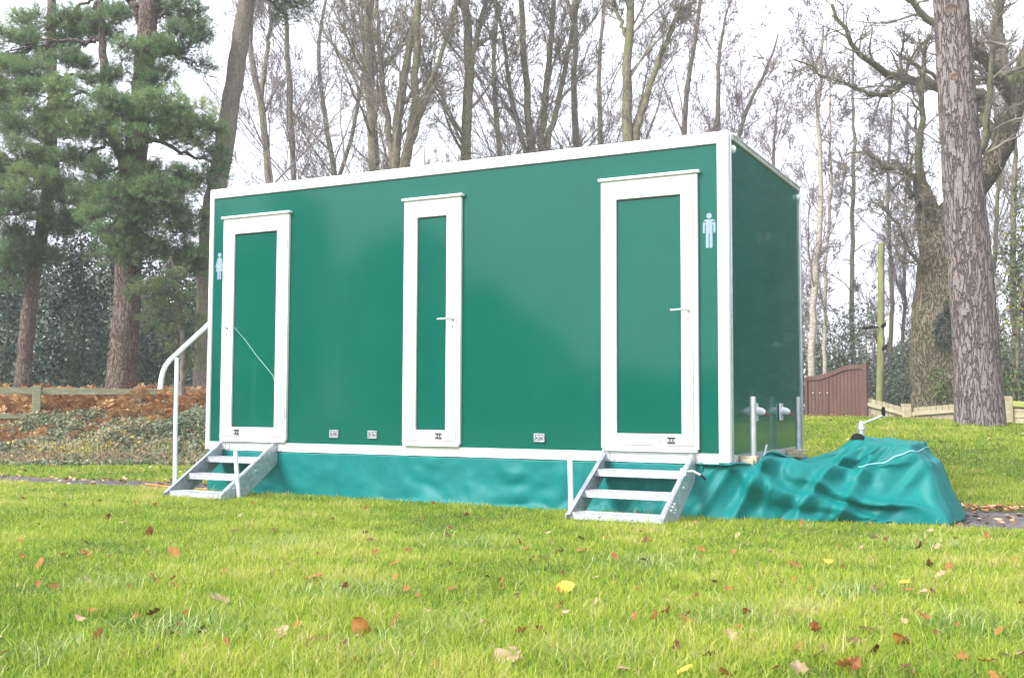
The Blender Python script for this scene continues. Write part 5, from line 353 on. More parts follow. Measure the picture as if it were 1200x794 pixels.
-1,7,-6,-4,-5,-3,-4,-4,-1,4,-5,1,2,-2,7,3,0,1,4,1,0,0,-1,-2,-2,-2,-2,-3,-5,-4,-5,-5,-4,-10,4,2,-3,-2,-5,-5,-4,-5,-5,-5,-6,-6,-6,-5,-6,-7,-8,-7,-6,-6,-5,-3,-4,-1,-2,0,-3,-7,-7,-3,-8,-13,-25,-9,-2,6,10,9,6,4,3,1,-2,6,-4,-2,5,3,1,-1,-2,0,3,0,-1,0,-4,-4,-5,0,-5,-1,-5,-6,-3,6,-8,-1,6,6,5,3,1,-1,-3,-1,-4,-2,-7,0,1,-6,-3,2,-8,-5,-4,7,-3,-6,1,6,-2,-3,-1,-4,-5,-5,-6,-8,-6,-8,-7,-6,-8,-9,-7,-6,-6,-5,-4,-4,-3,-2,-1,0,-2,-9,-7,-6,-13,-29,-8,-2,12,6,7,9,-6,6,7,5,-5,3,-5,2,3,3,4,3,0,-4,2,-3,-6,0,-6,0,-6,-2,-5,-1,-5,-6,7,-6,-4,3,2,4,2,0,-3,-7,0,0,-4,0,-6,4,-5,2,-8,4,0,-3,-4,8,-1,-2,-4,7,-1,-4,-3,-2,-6,-7,-6,-10,-8,-8,-9,-5,-10,-6,-6,-7,-5,-4,-4,-4,-3,-2,0,0,-5,-10,-6,-14,-30,-9,-2,14,2,8,10,-4,4,5,6,3,-7,7,-1,-2,-1,4,4,4,1,-2,-6,-3,-6,-2,-4,-1,-6,0,-4,-3,-7,4,-3,7,1,-2,-6,-4,-2,3,-3,-8,-1,4,-8,3,-3,5,-9,1,-4,0,3,2,-5,1,2,2,4,2,0,-4,-4,-8,-7,-10,-6,-7,-9,-9,-8,-5,-6,-7,-4,-6,-6,-4,-4,-3,-3,-2,1,-2,-10,-7,-15,-31,-9,-2,11,10,4,9,-2,1,6,6,6,3,2,-4,1,-3,-1,-2,0,1,4,-2,-7,-1,-5,0,-5,-2,-6,2,-5,-6,-2,9,2,-7,4,-4,-8,-6,-4,-3,4,-2,-7,-2,1,2,3,-8,-7,-1,2,0,-1,-1,-2,3,2,3,2,5,6,-4,-6,-9,
-11,-2,-9,-9,-7,-7,-7,-6,-6,-4,-3,-7,-8,-4,-4,-5,-3,0,1,-7,-10,-16,-32,-9,-2,14,5,8,8,2,-1,8,9,-5,8,3,2,-4,-1,0,-3,-1,-4,-1,-2,1,-5,-2,-5,1,-5,-2,-4,-3,-3,6,0,-2,-4,-8,0,-4,-7,-1,-7,1,5,-4,-8,-3,2,5,-4,-10,-6,-1,-1,0,-1,2,2,2,4,6,6,2,6,-7,-11,-7,-2,-9,-8,-4,-7,-7,-5,-6,-3,-6,-5,-9,-6,-5,-6,-6,-1,1,-2,-13,-16,-33,-9,-2,14,9,5,8,5,-3,10,-1,8,-5,5,5,2,-1,-8,4,0,-1,-3,-3,-2,-5,-4,2,-4,-4,-3,-2,0,-5,-4,-4,-6,-3,-2,-2,-2,-3,-9,3,-5,4,-3,1,-6,-6,4,2,-7,-8,-7,3,6,-4,6,-2,4,9,1,-2,6,4,-9,0,-9,1,-10,-6,-2,-7,-5,-6,-5,-6,-4,-6,-11,-7,-6,-4,-9,-4,-2,0,-12,-15,-34,-9,-2,15,7,8,6,9,2,-4,9,-2,6,-4,-1,4,4,-4,-4,-4,-1,-2,1,-2,4,-2,-6,2,-6,2,-4,-3,-5,-5,-4,-4,-4,-7,-4,-5,-5,-4,-1,2,-2,4,-9,-2,6,-3,-8,-5,-3,0,4,-4,5,-1,7,9,-5,-3,5,7,-3,2,-7,1,-9,-4,-3,-6,-5,-5,-5,-7,-3,-5,-10,-8,-8,-4,-9,-4,-5,-7,1,-10,-16,-34,-9,-2,16,9,6,6,6,6,-1,3,-3,7,0,-5,0,3,3,-1,-2,-5,4,-5,3,-6,-3,2,-6,5,-2,-2,-4,-5,-5,-5,-6,1,-4,-11,-7,-5,-7,-3,-2,0,4,-5,3,-7,-3,-2,-1,0,-2,1,-2,-1,3,9,10,0,-8,0,5,8,4,1,-9,1,-4,-4,-6,-7,-2,-6,-8,-4,-9,-8,-10,-8,-5,-11,-8,-6,-7,0,-6,-16,-36,-9,-2,18,7,8,4,5,-1,2,3,2,-2,-1,1,1,1,-1,2,3,2,-1,
-1,-5,0,-7,-4,1,-4,3,-8,3,-2,-3,-5,-6,-7,-1,-5,-9,-5,-7,-2,0,2,-5,3,-4,-3,1,1,-2,2,-2,3,-4,-1,-4,6,13,-12,2,-4,8,5,-1,2,5,-8,6,-9,-4,0,-7,-4,-8,-6,-10,-8,-12,-7,-5,-12,-6,-8,-11,-3,-6,-12,-37,-9,-2,18,8,7,4,-2,2,4,-2,2,-1,5,0,-3,-2,4,-1,3,-4,2,2,1,-2,-1,-6,-7,1,-5,-3,-2,-3,-3,-3,-7,-5,-6,-11,1,3,0,-1,-2,1,-4,-1,-5,2,4,0,-2,-3,4,-3,-3,-5,4,10,-10,0,-5,7,3,-1,5,8,-6,6,-7,-2,0,-8,-2,-9,-5,-10,-7,-11,-8,-6,-11,-5,-11,-10,-8,-5,-5,-12,-36,-9,-2,19,6,7,1,9,-5,-2,1,-1,0,4,-2,3,-1,-1,4,-4,3,0,-6,0,0,-1,-3,-4,-5,-5,-3,-4,-1,-4,-8,-6,-4,1,-6,0,2,2,2,-4,2,-5,2,-8,-4,4,5,6,-2,0,0,-3,-7,4,-5,-3,0,3,-2,4,4,2,9,4,5,-7,1,-3,-9,-3,-9,-6,-11,-7,-11,-8,-6,-11,-7,-11,-9,-10,-7,-7,-8,-38,-8,-2,18,9,2,8,5,4,-2,-2,-2,-4,-3,-1,0,2,4,0,0,-3,-3,0,-2,-2,-4,-4,-4,-4,-4,-3,2,-8,-3,1,-5,-2,-1,2,1,0,-2,-4,4,-5,-1,-3,-2,3,7,5,-2,-2,-3,-6,-5,-4,-3,-3,-3,4,-3,3,4,7,8,4,9,-2,3,-4,-9,-2,-9,-6,-10,-6,-10,-9,-5,-11,-7,-10,-8,-11,-9,-9,-6,-10,-34,-11,-2,20,2,3,7,4,3,3,3,-1,-2,-2,-2,-3,-2,-3,0,1,-1,2,-2,-1,-2,-3,-3,-7,-4,-6,-1,0,0,-3,-1,-2,-2,1,-3,0,1,-1,2,0,-5,1,-4,1,0,6,-2,-3,-11,0,-8,-4,-4,3,-2,-1,1,2,2,4,5,6,
8,8,7,-2,-6,-4,-8,-7,-8,-7,-6,-10,-8,-6,-10,-7,-11,-8,-11,-10,-9,-10,-9,-32,-12,-2,16,14,-3,-3,0,4,3,3,-5,-1,-1,-2,-1,-1,-1,-2,3,-3,2,-6,1,0,-1,0,-1,0,-3,-2,0,1,0,-1,-2,-2,-5,3,0,0,-1,-2,-5,2,-5,4,-5,-4,-4,-6,-2,-10,-1,-4,0,-2,3,3,4,4,2,-3,7,6,4,3,4,8,2,-5,-7,-6,-7,-8,-6,-8,-9,-7,-6,-9,-8,-10,-9,-10,-9,-9,-11,-12,-35,-11,-2,19,2,-6,9,7,-5,-1,2,-4,-1,-2,-2,2,-5,-5,-2,-3,1,1,-3,-1,0,0,-1,-1,-1,-2,-1,1,0,1,0,2,1,1,0,-1,-1,-3,-1,4,-4,3,-1,-5,-4,-8,-10,-7,-4,-6,0,1,-2,2,2,3,4,6,5,2,1,5,7,7,5,6,-4,-7,-6,-7,-7,-6,-8,-9,-6,-6,-10,-8,-10,-10,-8,-8,-10,-12,-15,-37,-11,-2,21,2,-11,10,4,-11,-3,-2,3,-4,-2,-2,0,-3,-2,3,5,-4,-5,1,3,-2,-2,-2,-3,-3,-2,-2,-2,0,0,2,1,1,1,1,2,2,2,3,1,0,-1,-1,-3,-7,-8,-8,-8,-1,-3,-3,-1,1,1,0,0,2,3,3,5,7,2,10,1,3,8,8,-8,-3,-7,-7,-7,-8,-8,-7,-6,-9,-9,-11,-9,-8,-8,-15,-12,-16,-38,-11,-2,20,0,-12,10,-1,-2,-10,0,-7,-2,0,3,3,1,1,1,0,0,-1,-2,-3,-3,-3,-3,-4,-4,-3,-2,-2,-2,-1,1,2,2,2,2,1,1,1,0,-1,-1,-1,-1,-1,1,-2,-9,5,1,-4,-3,-2,-2,1,0,2,1,1,2,3,6,6,9,8,1,9,-6,-1,-7,-3,-7,-8,-8,-7,-5,-8,-10,-9,-10,-8,-7,-12,-16,-15,-12,-39,-11,-2,20,-3,-12,8,7,-8,-8,-9,4,-5,-2,0,2,-3,1,0,1,1,
1,1,0,-3,-1,-3,-3,-3,-3,-3,-3,-4,-2,1,-2,0,2,2,0,2,2,-3,-1,-1,-1,0,0,1,3,1,0,0,6,-6,3,-3,-1,-1,2,1,4,-1,0,2,7,9,10,3,8,-6,-1,-4,-5,-5,-8,-7,-8,-5,-9,-10,-9,-9,-9,-9,-14,-15,-17,-14,-38,-11,-2,20,-5,-12,6,9,-3,-11,-5,-8,5,-5,-1,-3,6,-4,2,2,2,-1,-2,-5,-5,-3,-3,-3,-2,-3,-2,-1,-1,0,-1,0,0,0,0,0,1,0,-2,1,3,-1,6,5,5,3,1,0,-4,-1,-1,0,5,-2,-2,0,5,0,2,-1,1,1,9,8,11,4,-3,-6,1,-6,-4,-7,-8,-7,-6,-9,-11,-9,-9,-8,-13,-15,-16,-16,-13,-40,-11,-2,20,-7,-12,4,9,1,-8,-10,-1,-8,6,-5,-1,2,5,-5,1,3,0,-1,-3,-5,-6,-4,-4,-3,-4,-3,-3,-1,-2,-1,-1,0,-1,0,0,0,-1,3,2,2,2,5,4,5,5,3,4,3,1,0,-2,5,-2,-2,-2,6,2,2,-1,1,0,1,8,9,0,6,-3,-6,1,-6,-6,-8,-7,-7,-10,-11,-8,-8,-12,-14,-15,-16,-15,-15,-40,-11,-2,20,-9,-12,2,10,4,-8,-10,1,-7,-4,6,-4,1,6,1,-6,2,2,-1,-3,-5,-4,-6,-5,-1,-2,-4,1,-5,-2,1,0,1,0,0,-1,1,0,1,1,2,1,2,2,1,2,2,3,3,4,8,6,-1,2,-1,-2,2,7,1,-1,0,2,0,1,4,11,-4,-1,2,-4,-1,-7,-8,-8,-8,-11,-10,-8,-10,-14,-14,-15,-14,-15,-16,-43,-10,-2,20,-11,-13,3,9,6,-7,-11,3,-5,-7,0,6,-4,8,2,-1,-6,2,1,-3,-4,-4,-4,-4,-7,-1,-1,0,1,1,-1,-1,-1,0,0,4,2,1,1,1,2,1,2,3,2,2,2,1,-1,2,1,4,9,2,2,-3,-1,4,7,0,0,
0,3,0,0,2,9,-1,-5,0,-5,-4,-8,-8,-9,-11,-9,-9,-14,-14,-14,-13,-15,-17,-18,-42,-10,-2,19,-11,-13,0,9,8,-4,-10,-4,5,-7,-6,0,5,0,7,4,-1,-6,-1,1,-4,-7,-6,-2,0,3,-2,2,1,2,-1,-2,0,1,0,-1,0,0,-1,1,0,3,3,4,3,3,3,2,1,2,1,2,1,3,3,3,-1,2,5,4,0,0,0,3,0,0,3,4,-5,0,-6,-5,-9,-8,-10,-11,-8,-14,-13,-14,-12,-16,-15,-17,-17,-41,-11,-2,19,-14,-13,2,8,8,-3,-10,-4,6,-3,-7,-4,0,5,6,8,-2,-2,-6,-1,-3,-6,-5,6,3,1,1,-4,0,2,3,-2,4,0,0,1,-1,0,1,2,1,3,2,3,0,1,1,1,2,4,3,2,1,1,1,5,2,0,1,4,6,2,0,0,2,0,-1,2,-3,-5,-2,-8,-8,-9,-10,-9,-13,-14,-13,-12,-15,-16,-15,-17,-18,-43,-11,-2,18,-14,-14,1,8,9,-1,-8,-9,7,2,-5,-7,-1,8,5,1,8,-4,-5,-7,-4,-3,-3,2,6,-3,5,3,1,0,1,0,-4,8,3,1,-2,-2,3,3,4,1,2,2,1,0,0,1,1,1,2,4,4,2,1,1,6,0,1,1,2,7,2,0,-1,2,-1,-2,-5,0,-3,-8,-11,-10,-9,-15,-11,-12,-13,-14,-14,-16,-16,-17,-19,-43,-11,-2,17,-14,-14,1,5,9,3,-7,-10,2,7,-1,-6,-6,8,-2,7,7,5,-7,-5,-5,-4,-3,-1,5,-4,5,-2,0,1,1,0,1,7,7,6,1,-3,5,4,3,2,0,1,0,0,-2,3,0,4,3,2,1,3,3,2,0,6,1,1,1,1,6,1,-1,1,-1,0,-5,-5,-11,-7,-9,-11,-9,-10,-12,-13,-13,-14,-15,-16,-16,-18,-18,-45,-10,-2,16,-14,-13,0,2,8,6,-3,-10,-2,3,7,-2,-8,0,7,-6,
8,7,7,-3,-4,-3,-4,-3,-3,-2,-1,0,1,0,1,1,2,4,5,8,7,4,-5,3,3,2,1,1,2,1,2,2,2,2,3,3,5,2,1,2,1,1,6,-1,3,1,-2,4,2,-3,2,2,-6,-11,-15,-8,-12,-11,-8,-7,-12,-14,-14,-14,-16,-15,-17,-18,-18,-41,-10,-2,15,-14,-13,1,0,6,8,-1,-11,-1,1,6,3,-8,0,8,-6,-1,6,7,7,0,-4,1,-3,-3,-3,-2,-2,0,0,0,1,1,2,4,7,6,7,2,-5,2,6,4,4,3,2,2,1,2,2,2,2,2,3,3,4,2,1,-2,5,-3,1,2,0,-1,6,-2,-2,-9,-15,-12,-9,-10,-10,-7,-8,-13,-13,-14,-15,-15,-16,-16,-17,-18,-42,-10,-2,14,-15,-12,1,2,1,8,2,-10,0,0,3,7,-6,-2,8,-2,-5,0,6,6,6,3,-2,3,-1,-3,-2,-4,-1,0,0,0,1,1,2,3,4,6,7,1,-5,4,4,6,6,5,4,3,2,2,2,3,2,2,3,1,1,1,1,-3,3,-6,1,0,0,6,-13,0,-13,-9,-2,-9,-9,-9,-10,-9,-12,-14,-14,-15,-15,-16,-17,-17,-18,-43,-10,-2,13,-15,-12,-3,3,2,8,4,-11,3,0,0,7,-1,-5,8,-1,0,-6,1,3,6,6,5,0,5,1,-4,-1,-1,-1,-2,1,1,1,1,1,3,3,4,8,1,-3,4,4,4,6,5,7,3,1,1,1,2,-1,3,-1,3,2,1,2,-1,-1,-7,3,-1,-1,1,-17,-6,-7,-8,-3,-8,-8,-7,-11,-13,-14,-14,-16,-15,-17,-17,-17,-18,-43,-10,-2,11,-14,-12,-6,2,2,8,7,-11,-3,5,3,0,7,-6,3,6,-4,3,-4,-2,1,5,5,6,5,5,5,1,-1,-1,-2,0,0,1,1,1,1,3,3,3,4,4,-1,3,3,8,6,5,4,1,0,-1,0,0,0,-1,-1,0,2,2,
2,0,0,-6,3,-2,2,-11,-13,-7,-8,-8,-6,-4,-8,-13,-13,-13,-15,-15,-16,-16,-17,-17,-18,-42,-10,-2,10,-14,-12,-7,0,3,7,7,-9,-8,3,2,6,2,5,-2,7,-4,3,3,-2,-4,1,3,6,5,3,4,7,7,5,1,-1,-1,-2,1,3,2,3,2,3,3,5,0,0,4,1,4,7,5,-5,4,3,1,1,0,-1,-2,-6,0,-1,1,1,2,1,-5,1,4,-12,-12,-7,-8,-7,-7,-4,-7,-13,-14,-15,-15,-15,-16,-16,-16,-18,-18,-42,-10,-2,9,-14,-12,-9,0,2,6,8,-5,-9,-5,2,5,2,4,4,1,5,1,-2,4,2,2,1,2,-2,5,5,7,7,6,1,4,-4,6,6,5,5,2,3,2,3,3,0,-1,2,3,0,2,7,-4,-5,1,5,0,-2,1,-4,3,-1,0,-2,-1,0,1,1,-2,4,-12,-12,-8,-8,-9,-7,-3,-7,-13,-14,-15,-15,-15,-15,-16,-17,-16,-18,-42,-10,-2,8,-13,-12,-10,-2,1,4,8,0,-7,-8,-3,1,3,0,4,1,5,5,-2,2,2,3,4,3,5,7,2,4,4,4,4,4,4,6,6,7,6,0,2,3,3,5,6,2,1,1,1,0,-2,-1,-3,-3,-2,0,0,0,-1,0,-1,0,0,1,2,-3,0,1,2,-11,-13,-8,-9,-9,-8,-4,-6,-13,-14,-15,-14,-15,-15,-16,-15,-17,-17,-41,-10,-2,7,-14,-12,-10,-3,1,4,7,1,-8,-8,-3,-1,1,3,-1,3,4,4,5,7,6,5,5,4,4,0,5,6,7,4,3,0,3,3,4,5,8,7,5,5,5,4,4,2,3,1,1,0,-1,-3,-6,-5,-5,-4,0,1,-1,0,1,2,1,0,-2,-1,-1,0,0,3,-15,-11,-11,-11,-10,-3,-6,-13,-14,-15,-15,-14,-16,-15,-16,-17,-17,-42,-10,-2,6,-14,-13,-10,-3,0,3,7,1,-6,-8,-4,-1,0,0,3,
0,3,4,6,6,7,4,7,6,6,6,7,6,5,4,4,4,2,3,2,2,1,7,7,6,7,5,4,4,4,2,0,0,-2,-3,-4,-4,-5,-6,-6,0,0,0,0,0,0,3,2,1,0,0,1,-7,-11,-14,-9,-11,-11,-2,-6,-13,-14,-14,-15,-15,-15,-15,-16,-17,-18,-42,-10,-2,5,-13,-13,-11,-4,-1,1,4,5,-2,-6,-7,-2,-1,-1,0,2,2,2,4,5,5,5,7,6,6,6,5,5,4,4,4,3,5,4,5,5,6,6,7,7,7,6,5,2,2,-1,-1,-3,-2,-3,-3,-3,-2,-2,-1,-1,-1,0,-1,0,-1,0,0,1,1,0,2,-10,-13,-12,-9,-10,-9,-4,-5,-13,-14,-13,-14,-14,-15,-15,-15,-17,-17,-43,-9,-2,4,-13,-12,-11,-5,-2,0,2,4,2,-4,-7,-4,0,-2,1,0,2,3,5,5,4,5,6,6,6,6,6,5,6,5,6,5,5,6,5,6,6,5,6,5,6,4,4,2,0,0,0,-2,0,-2,-1,-1,-1,-2,-1,-1,-2,-1,-2,-1,-1,-2,-1,-1,-1,1,5,-15,-15,-9,-10,-9,-9,-5,-4,-13,-13,-13,-14,-13,-15,-15,-15,-17,-17,-43,-9,-2,3,-13,-12,-11,-5,-3,-1,1,3,3,-3,-4,-6,-1,1,-1,1,1,3,4,4,6,5,5,5,4,5,6,5,5,5,5,5,6,5,6,6,6,6,7,7,6,7,5,2,0,0,-1,-3,-2,-3,-2,-2,-2,-1,-2,-1,-1,0,0,0,0,-1,0,-1,2,-3,4,-12,-17,-10,-9,-9,-7,-7,-3,-13,-13,-13,-13,-14,-14,-15,-16,-17,-17,-43,-9,-2,2,-13,-13,-11,-5,-2,-2,0,2,4,-5,-3,-5,1,0,0,2,1,2,3,9,6,6,4,4,3,2,2,6,6,5,6,6,6,6,6,6,8,8,6,7,5,5,3,3,1,1,1,-1,-2,-2,-2,-3,-2,-2,-3,-2,2,2,1,
1,0,-1,-1,-3,-5,5,-2,-11,-15,-10,-9,-9,-8,-6,-2,-12,-13,-13,-13,-15,-15,-15,-17,-17,-18,-44,-9,-2,2,-12,-12,-11,-7,-3,-2,-2,0,2,2,-5,-3,-2,1,1,1,2,2,2,3,5,4,4,3,3,3,5,4,6,6,7,6,8,6,6,7,6,6,5,5,4,4,3,3,3,2,3,4,1,1,-1,-1,-2,-3,-2,-3,-3,-1,0,0,-1,-1,-1,-1,-1,8,-13,-12,-12,-8,-9,-8,-8,-5,-2,-12,-13,-13,-13,-14,-15,-16,-16,-17,-18,-42,-9,-2,1,-11,-12,-12,-6,-4,-2,-2,-1,1,2,-5,-2,-1,0,1,2,1,2,3,3,3,4,3,4,4,4,4,3,7,8,6,6,6,5,6,7,6,5,5,3,4,5,6,3,3,2,2,2,2,2,1,1,0,0,-1,-2,-4,-3,-3,-1,-1,-1,-1,-1,0,6,-14,-13,-8,-9,-8,-9,-8,-2,-4,-12,-13,-13,-13,-15,-15,-16,-16,-17,-18,-42,-9,-2,0,-11,-12,-11,-7,-4,-2,-2,-2,0,3,-5,-2,-1,1,3,0,1,1,3,3,3,3,3,3,3,4,5,7,7,4,5,5,7,7,6,6,5,5,3,3,4,7,1,2,3,3,2,2,1,1,2,1,2,2,2,2,1,-4,-3,-3,-3,-1,-1,-1,-1,6,-13,-14,-7,-7,-9,-9,-8,-2,-3,-12,-13,-14,-14,-15,-15,-16,-16,-17,-18,-42,-9,-2,-1,-11,-12,-12,-7,-3,-3,-2,-1,-1,1,-5,1,-2,4,-3,-1,2,2,3,3,4,4,3,4,4,5,6,5,5,4,5,8,8,6,6,4,3,2,2,1,0,7,3,5,7,7,1,4,4,4,3,3,2,2,1,1,-2,-2,-2,-3,-4,-6,2,0,-1,-3,0,-16,-10,-5,-8,-9,-12,0,-5,-10,-14,-14,-15,-16,-16,-16,-17,-17,-18,-43,-9,-2,-2,-10,-12,-12,-7,-4,-3,-2,-1,-2,1,-4,1,-2,3,
-4,1,3,0,5,3,2,2,3,4,4,4,5,5,4,5,9,7,6,5,4,1,2,2,2,3,5,5,7,8,6,6,4,-1,2,3,5,3,3,1,0,-1,-4,-2,2,-1,0,-2,-2,-4,1,5,-10,-9,-13,-4,-8,-10,-12,0,-4,-12,-14,-15,-15,-15,-16,-16,-17,-17,-18,-42,-9,-2,-3,-8,-12,-12,-8,-4,-3,-2,-2,-2,-1,-1,-1,0,-1,0,1,0,3,0,1,2,2,3,4,4,5,4,5,5,6,4,6,5,3,3,4,4,4,5,5,6,6,9,7,8,3,4,1,0,0,1,2,1,1,-1,-1,-1,-1,-1,0,-1,1,-1,1,0,6,-11,-9,-9,-6,-10,-11,-10,-2,-3,-14,-14,-14,-15,-15,-15,-16,-16,-16,-17,-42,-9,-2,-3,-8,-13,-11,-8,-5,-3,-2,-2,-1,-2,-1,0,-1,-1,0,0,0,0,2,1,3,2,4,5,3,3,4,4,5,5,5,4,4,4,5,4,5,5,6,6,6,7,7,7,8,7,0,2,1,-1,0,0,0,0,1,0,-1,0,0,0,0,0,0,3,-4,1,2,-12,-11,-7,-11,-11,-10,-3,-3,-14,-14,-14,-15,-14,-15,-16,-16,-16,-17,-43,-8,-2,-4,-8,-13,-12,-8,-4,-3,-2,-2,-1,-2,-1,0,-1,0,-1,0,2,1,2,2,2,2,2,1,2,4,4,4,6,4,7,3,4,5,6,4,8,7,7,6,7,7,6,6,6,6,4,3,-1,0,-5,-1,0,2,-1,0,0,1,0,1,1,0,1,1,-4,-1,0,3,-15,-13,-11,-12,-11,-2,-3,-14,-14,-15,-14,-15,-15,-15,-16,-17,-18,-43,-8,-2,-5,-8,-13,-12,-8,-4,-3,-1,-3,-1,-1,-1,-1,-1,0,0,0,0,0,1,1,2,2,2,2,3,4,3,5,5,5,6,7,3,4,6,6,7,7,8,7,7,4,5,5,5,6,5,5,6,-5,-3,-2,0,0,2,-2,-1,0,
0,0,0,1,0,1,2,-3,0,3,-13,-14,-11,-12,-10,-4,-3,-13,-14,-15,-14,-14,-15,-16,-16,-17,-18,-44,-8,-2,-6,-8,-13,-12,-8,-3,-4,-1,-2,-1,-2,-1,0,-1,-1,0,0,0,0,0,2,1,2,3,2,3,3,5,6,3,4,6,5,7,4,4,7,7,7,8,7,7,7,7,7,7,5,4,3,1,1,-1,-5,-2,-1,-1,3,-2,-1,0,-1,0,0,0,0,1,2,-2,5,-14,-15,-11,-12,-11,-2,-3,-13,-14,-14,-14,-15,-15,-16,-16,-17,-18,-44,-9,-2,-7,-7,-13,-12,-8,-3,-3,-2,-2,-1,-2,-1,0,-1,-1,-1,0,0,0,1,3,3,3,2,3,2,3,3,4,5,4,5,5,4,6,6,3,6,7,7,7,7,7,7,7,7,8,-2,2,2,2,2,4,-4,-2,-1,-1,5,-3,-1,-1,-1,0,-1,1,0,0,0,6,-15,-17,-11,-12,-9,-3,-2,-13,-14,-14,-14,-14,-16,-15,-17,-17,-18,-45,-8,-2,-9,-5,-13,-12,-8,-3,-3,-2,-2,-1,-1,-2,-1,0,-1,-1,0,0,-1,1,2,2,2,4,3,4,4,4,4,5,4,5,5,5,4,4,6,6,8,8,8,6,7,4,6,6,6,9,1,1,0,1,0,0,0,-1,0,-3,5,-1,-1,-2,-2,-1,-1,-1,0,5,-4,-10,-19,-11,-11,-7,-3,-3,-13,-13,-14,-14,-15,-15,-16,-16,-18,-18,-45,-8,-2,-9,-5,-13,-12,-7,-4,-3,-1,-2,-2,-1,-1,-1,-1,-1,1,0,2,-1,3,-1,3,4,6,4,4,3,3,4,3,4,4,5,5,5,4,3,8,8,8,7,7,7,6,6,6,7,-3,-1,0,0,1,0,0,1,0,0,5,3,1,1,0,-1,-1,-1,-1,1,-11,-4,-13,-13,-9,-8,-5,-1,-6,-13,-14,-13,-15,-14,-16,-16,-16,-18,-18,-45,-8,-2,-8,-4,-12,-12,-8,-5,-2,-2,-2,-2,-1,-2,-1,-1,
0,0,1,2,2,2,3,4,3,1,2,2,2,2,3,4,4,4,5,7,6,7,6,5,6,6,5,6,8,7,6,6,5,5,-4,4,-4,4,-4,0,0,1,0,0,2,0,1,-1,0,0,0,-1,2,-10,-13,-12,-4,-9,-2,-4,-9,-7,-13,-13,-14,-14,-14,-15,-16,-16,-17,-18,-43,-8,-2,-9,-4,-12,-12,-8,-4,-3,-1,-2,-2,-1,-2,-1,-2,-1,1,0,3,0,4,1,4,7,5,4,5,4,4,5,4,5,5,1,7,8,6,6,5,4,4,1,1,-2,9,7,7,6,4,3,0,1,-3,-1,0,2,2,6,1,1,-2,-2,-2,-4,-1,0,0,0,1,-20,-3,-7,-8,-8,-9,-3,-3,-14,-14,-14,-14,-16,-15,-16,-17,-18,-18,-44,-8,-2,-8,-4,-13,-12,-8,-4,-2,-2,-1,-2,-2,0,-3,-1,-1,-1,0,1,2,1,3,3,4,4,5,4,5,6,6,6,7,6,8,3,7,6,2,6,5,2,-4,0,5,6,9,6,6,6,0,-1,1,0,1,2,3,5,1,-3,-5,-2,-2,-1,0,1,0,1,-1,6,-14,-14,-8,-9,-8,-8,-6,-1,-13,-14,-14,-14,-16,-15,-16,-17,-17,-18,-44,-8,-2,-8,-4,-13,-11,-9,-3,-2,-2,-1,-2,-1,-1,-2,0,-2,1,-1,0,1,2,3,3,4,3,4,4,4,9,8,7,7,6,6,5,6,4,4,3,1,-2,5,-4,7,6,7,8,5,5,4,2,2,2,2,1,1,-2,-5,-3,-2,-1,0,0,1,0,2,-2,0,5,-13,-13,-8,-8,-8,-9,-7,-2,-13,-14,-14,-15,-15,-16,-16,-16,-17,-18,-43,-8,-2,-6,-5,-12,-12,-8,-4,-2,-2,-1,-1,-1,-1,-1,0,0,0,0,0,1,1,2,2,3,3,3,4,4,4,5,5,5,5,5,5,5,4,2,3,4,3,5,5,5,7,8,8,7,3,2,1,1,1,0,0,-2,-2,0,1,
-1,0,0,0,1,2,-3,1,2,0,-12,-14,-8,-9,-9,-8,-6,-3,-14,-14,-15,-14,-15,-15,-15,-16,-16,-17,-42,-8,-2,-5,-6,-12,-12,-8,-3,-2,-1,-1,-1,-1,0,-1,0,1,0,2,0,1,3,3,1,3,4,4,4,5,4,5,5,5,4,4,3,3,-2,7,5,5,4,5,4,4,3,6,7,7,4,2,0,0,0,0,0,0,0,0,0,0,0,0,0,2,-2,0,0,0,2,-12,-14,-7,-8,-9,-12,-3,-7,-13,-14,-15,-15,-14,-15,-15,-15,-16,-17,-41,-8,-2,-3,-7,-13,-11,-8,-3,-1,-1,-1,-1,0,0,0,1,0,1,3,1,2,5,2,0,4,5,4,4,5,5,4,3,2,2,0,-3,2,6,6,5,4,6,5,5,5,5,5,5,4,4,2,0,0,1,0,0,0,0,0,0,0,1,0,0,-1,0,1,1,0,5,-15,-13,-9,-10,-12,-6,-4,-10,-13,-13,-13,-15,-15,-15,-15,-15,-16,-16,-41,-8,-2,-2,-8,-12,-12,-7,-2,-1,-1,0,-1,1,0,1,1,0,2,2,3,3,5,2,0,5,4,5,5,4,3,1,0,1,0,-1,0,0,1,3,5,6,5,5,5,4,5,5,5,5,5,2,1,0,0,1,0,0,1,0,1,1,0,1,0,0,1,1,1,0,2,-15,-14,-10,-9,-10,-11,-5,-6,-11,-14,-13,-11,-14,-15,-16,-16,-15,-16,-40,-8,-2,-1,-10,-12,-12,-5,-1,-1,1,-1,2,-1,3,-1,2,2,3,4,4,3,6,0,4,6,5,4,3,3,2,1,1,0,0,-1,0,-1,0,-2,-2,-3,5,7,6,5,6,5,4,3,1,0,4,1,0,1,0,0,1,0,1,0,1,0,1,1,1,0,1,6,-4,-11,-10,-4,-13,-10,-11,-1,-2,-16,-14,-14,-12,-13,-13,-15,-17,-17,-17,-41,-7,-2,1,-11,-11,-12,-5,-1,0,1,0,1,1,4,0,
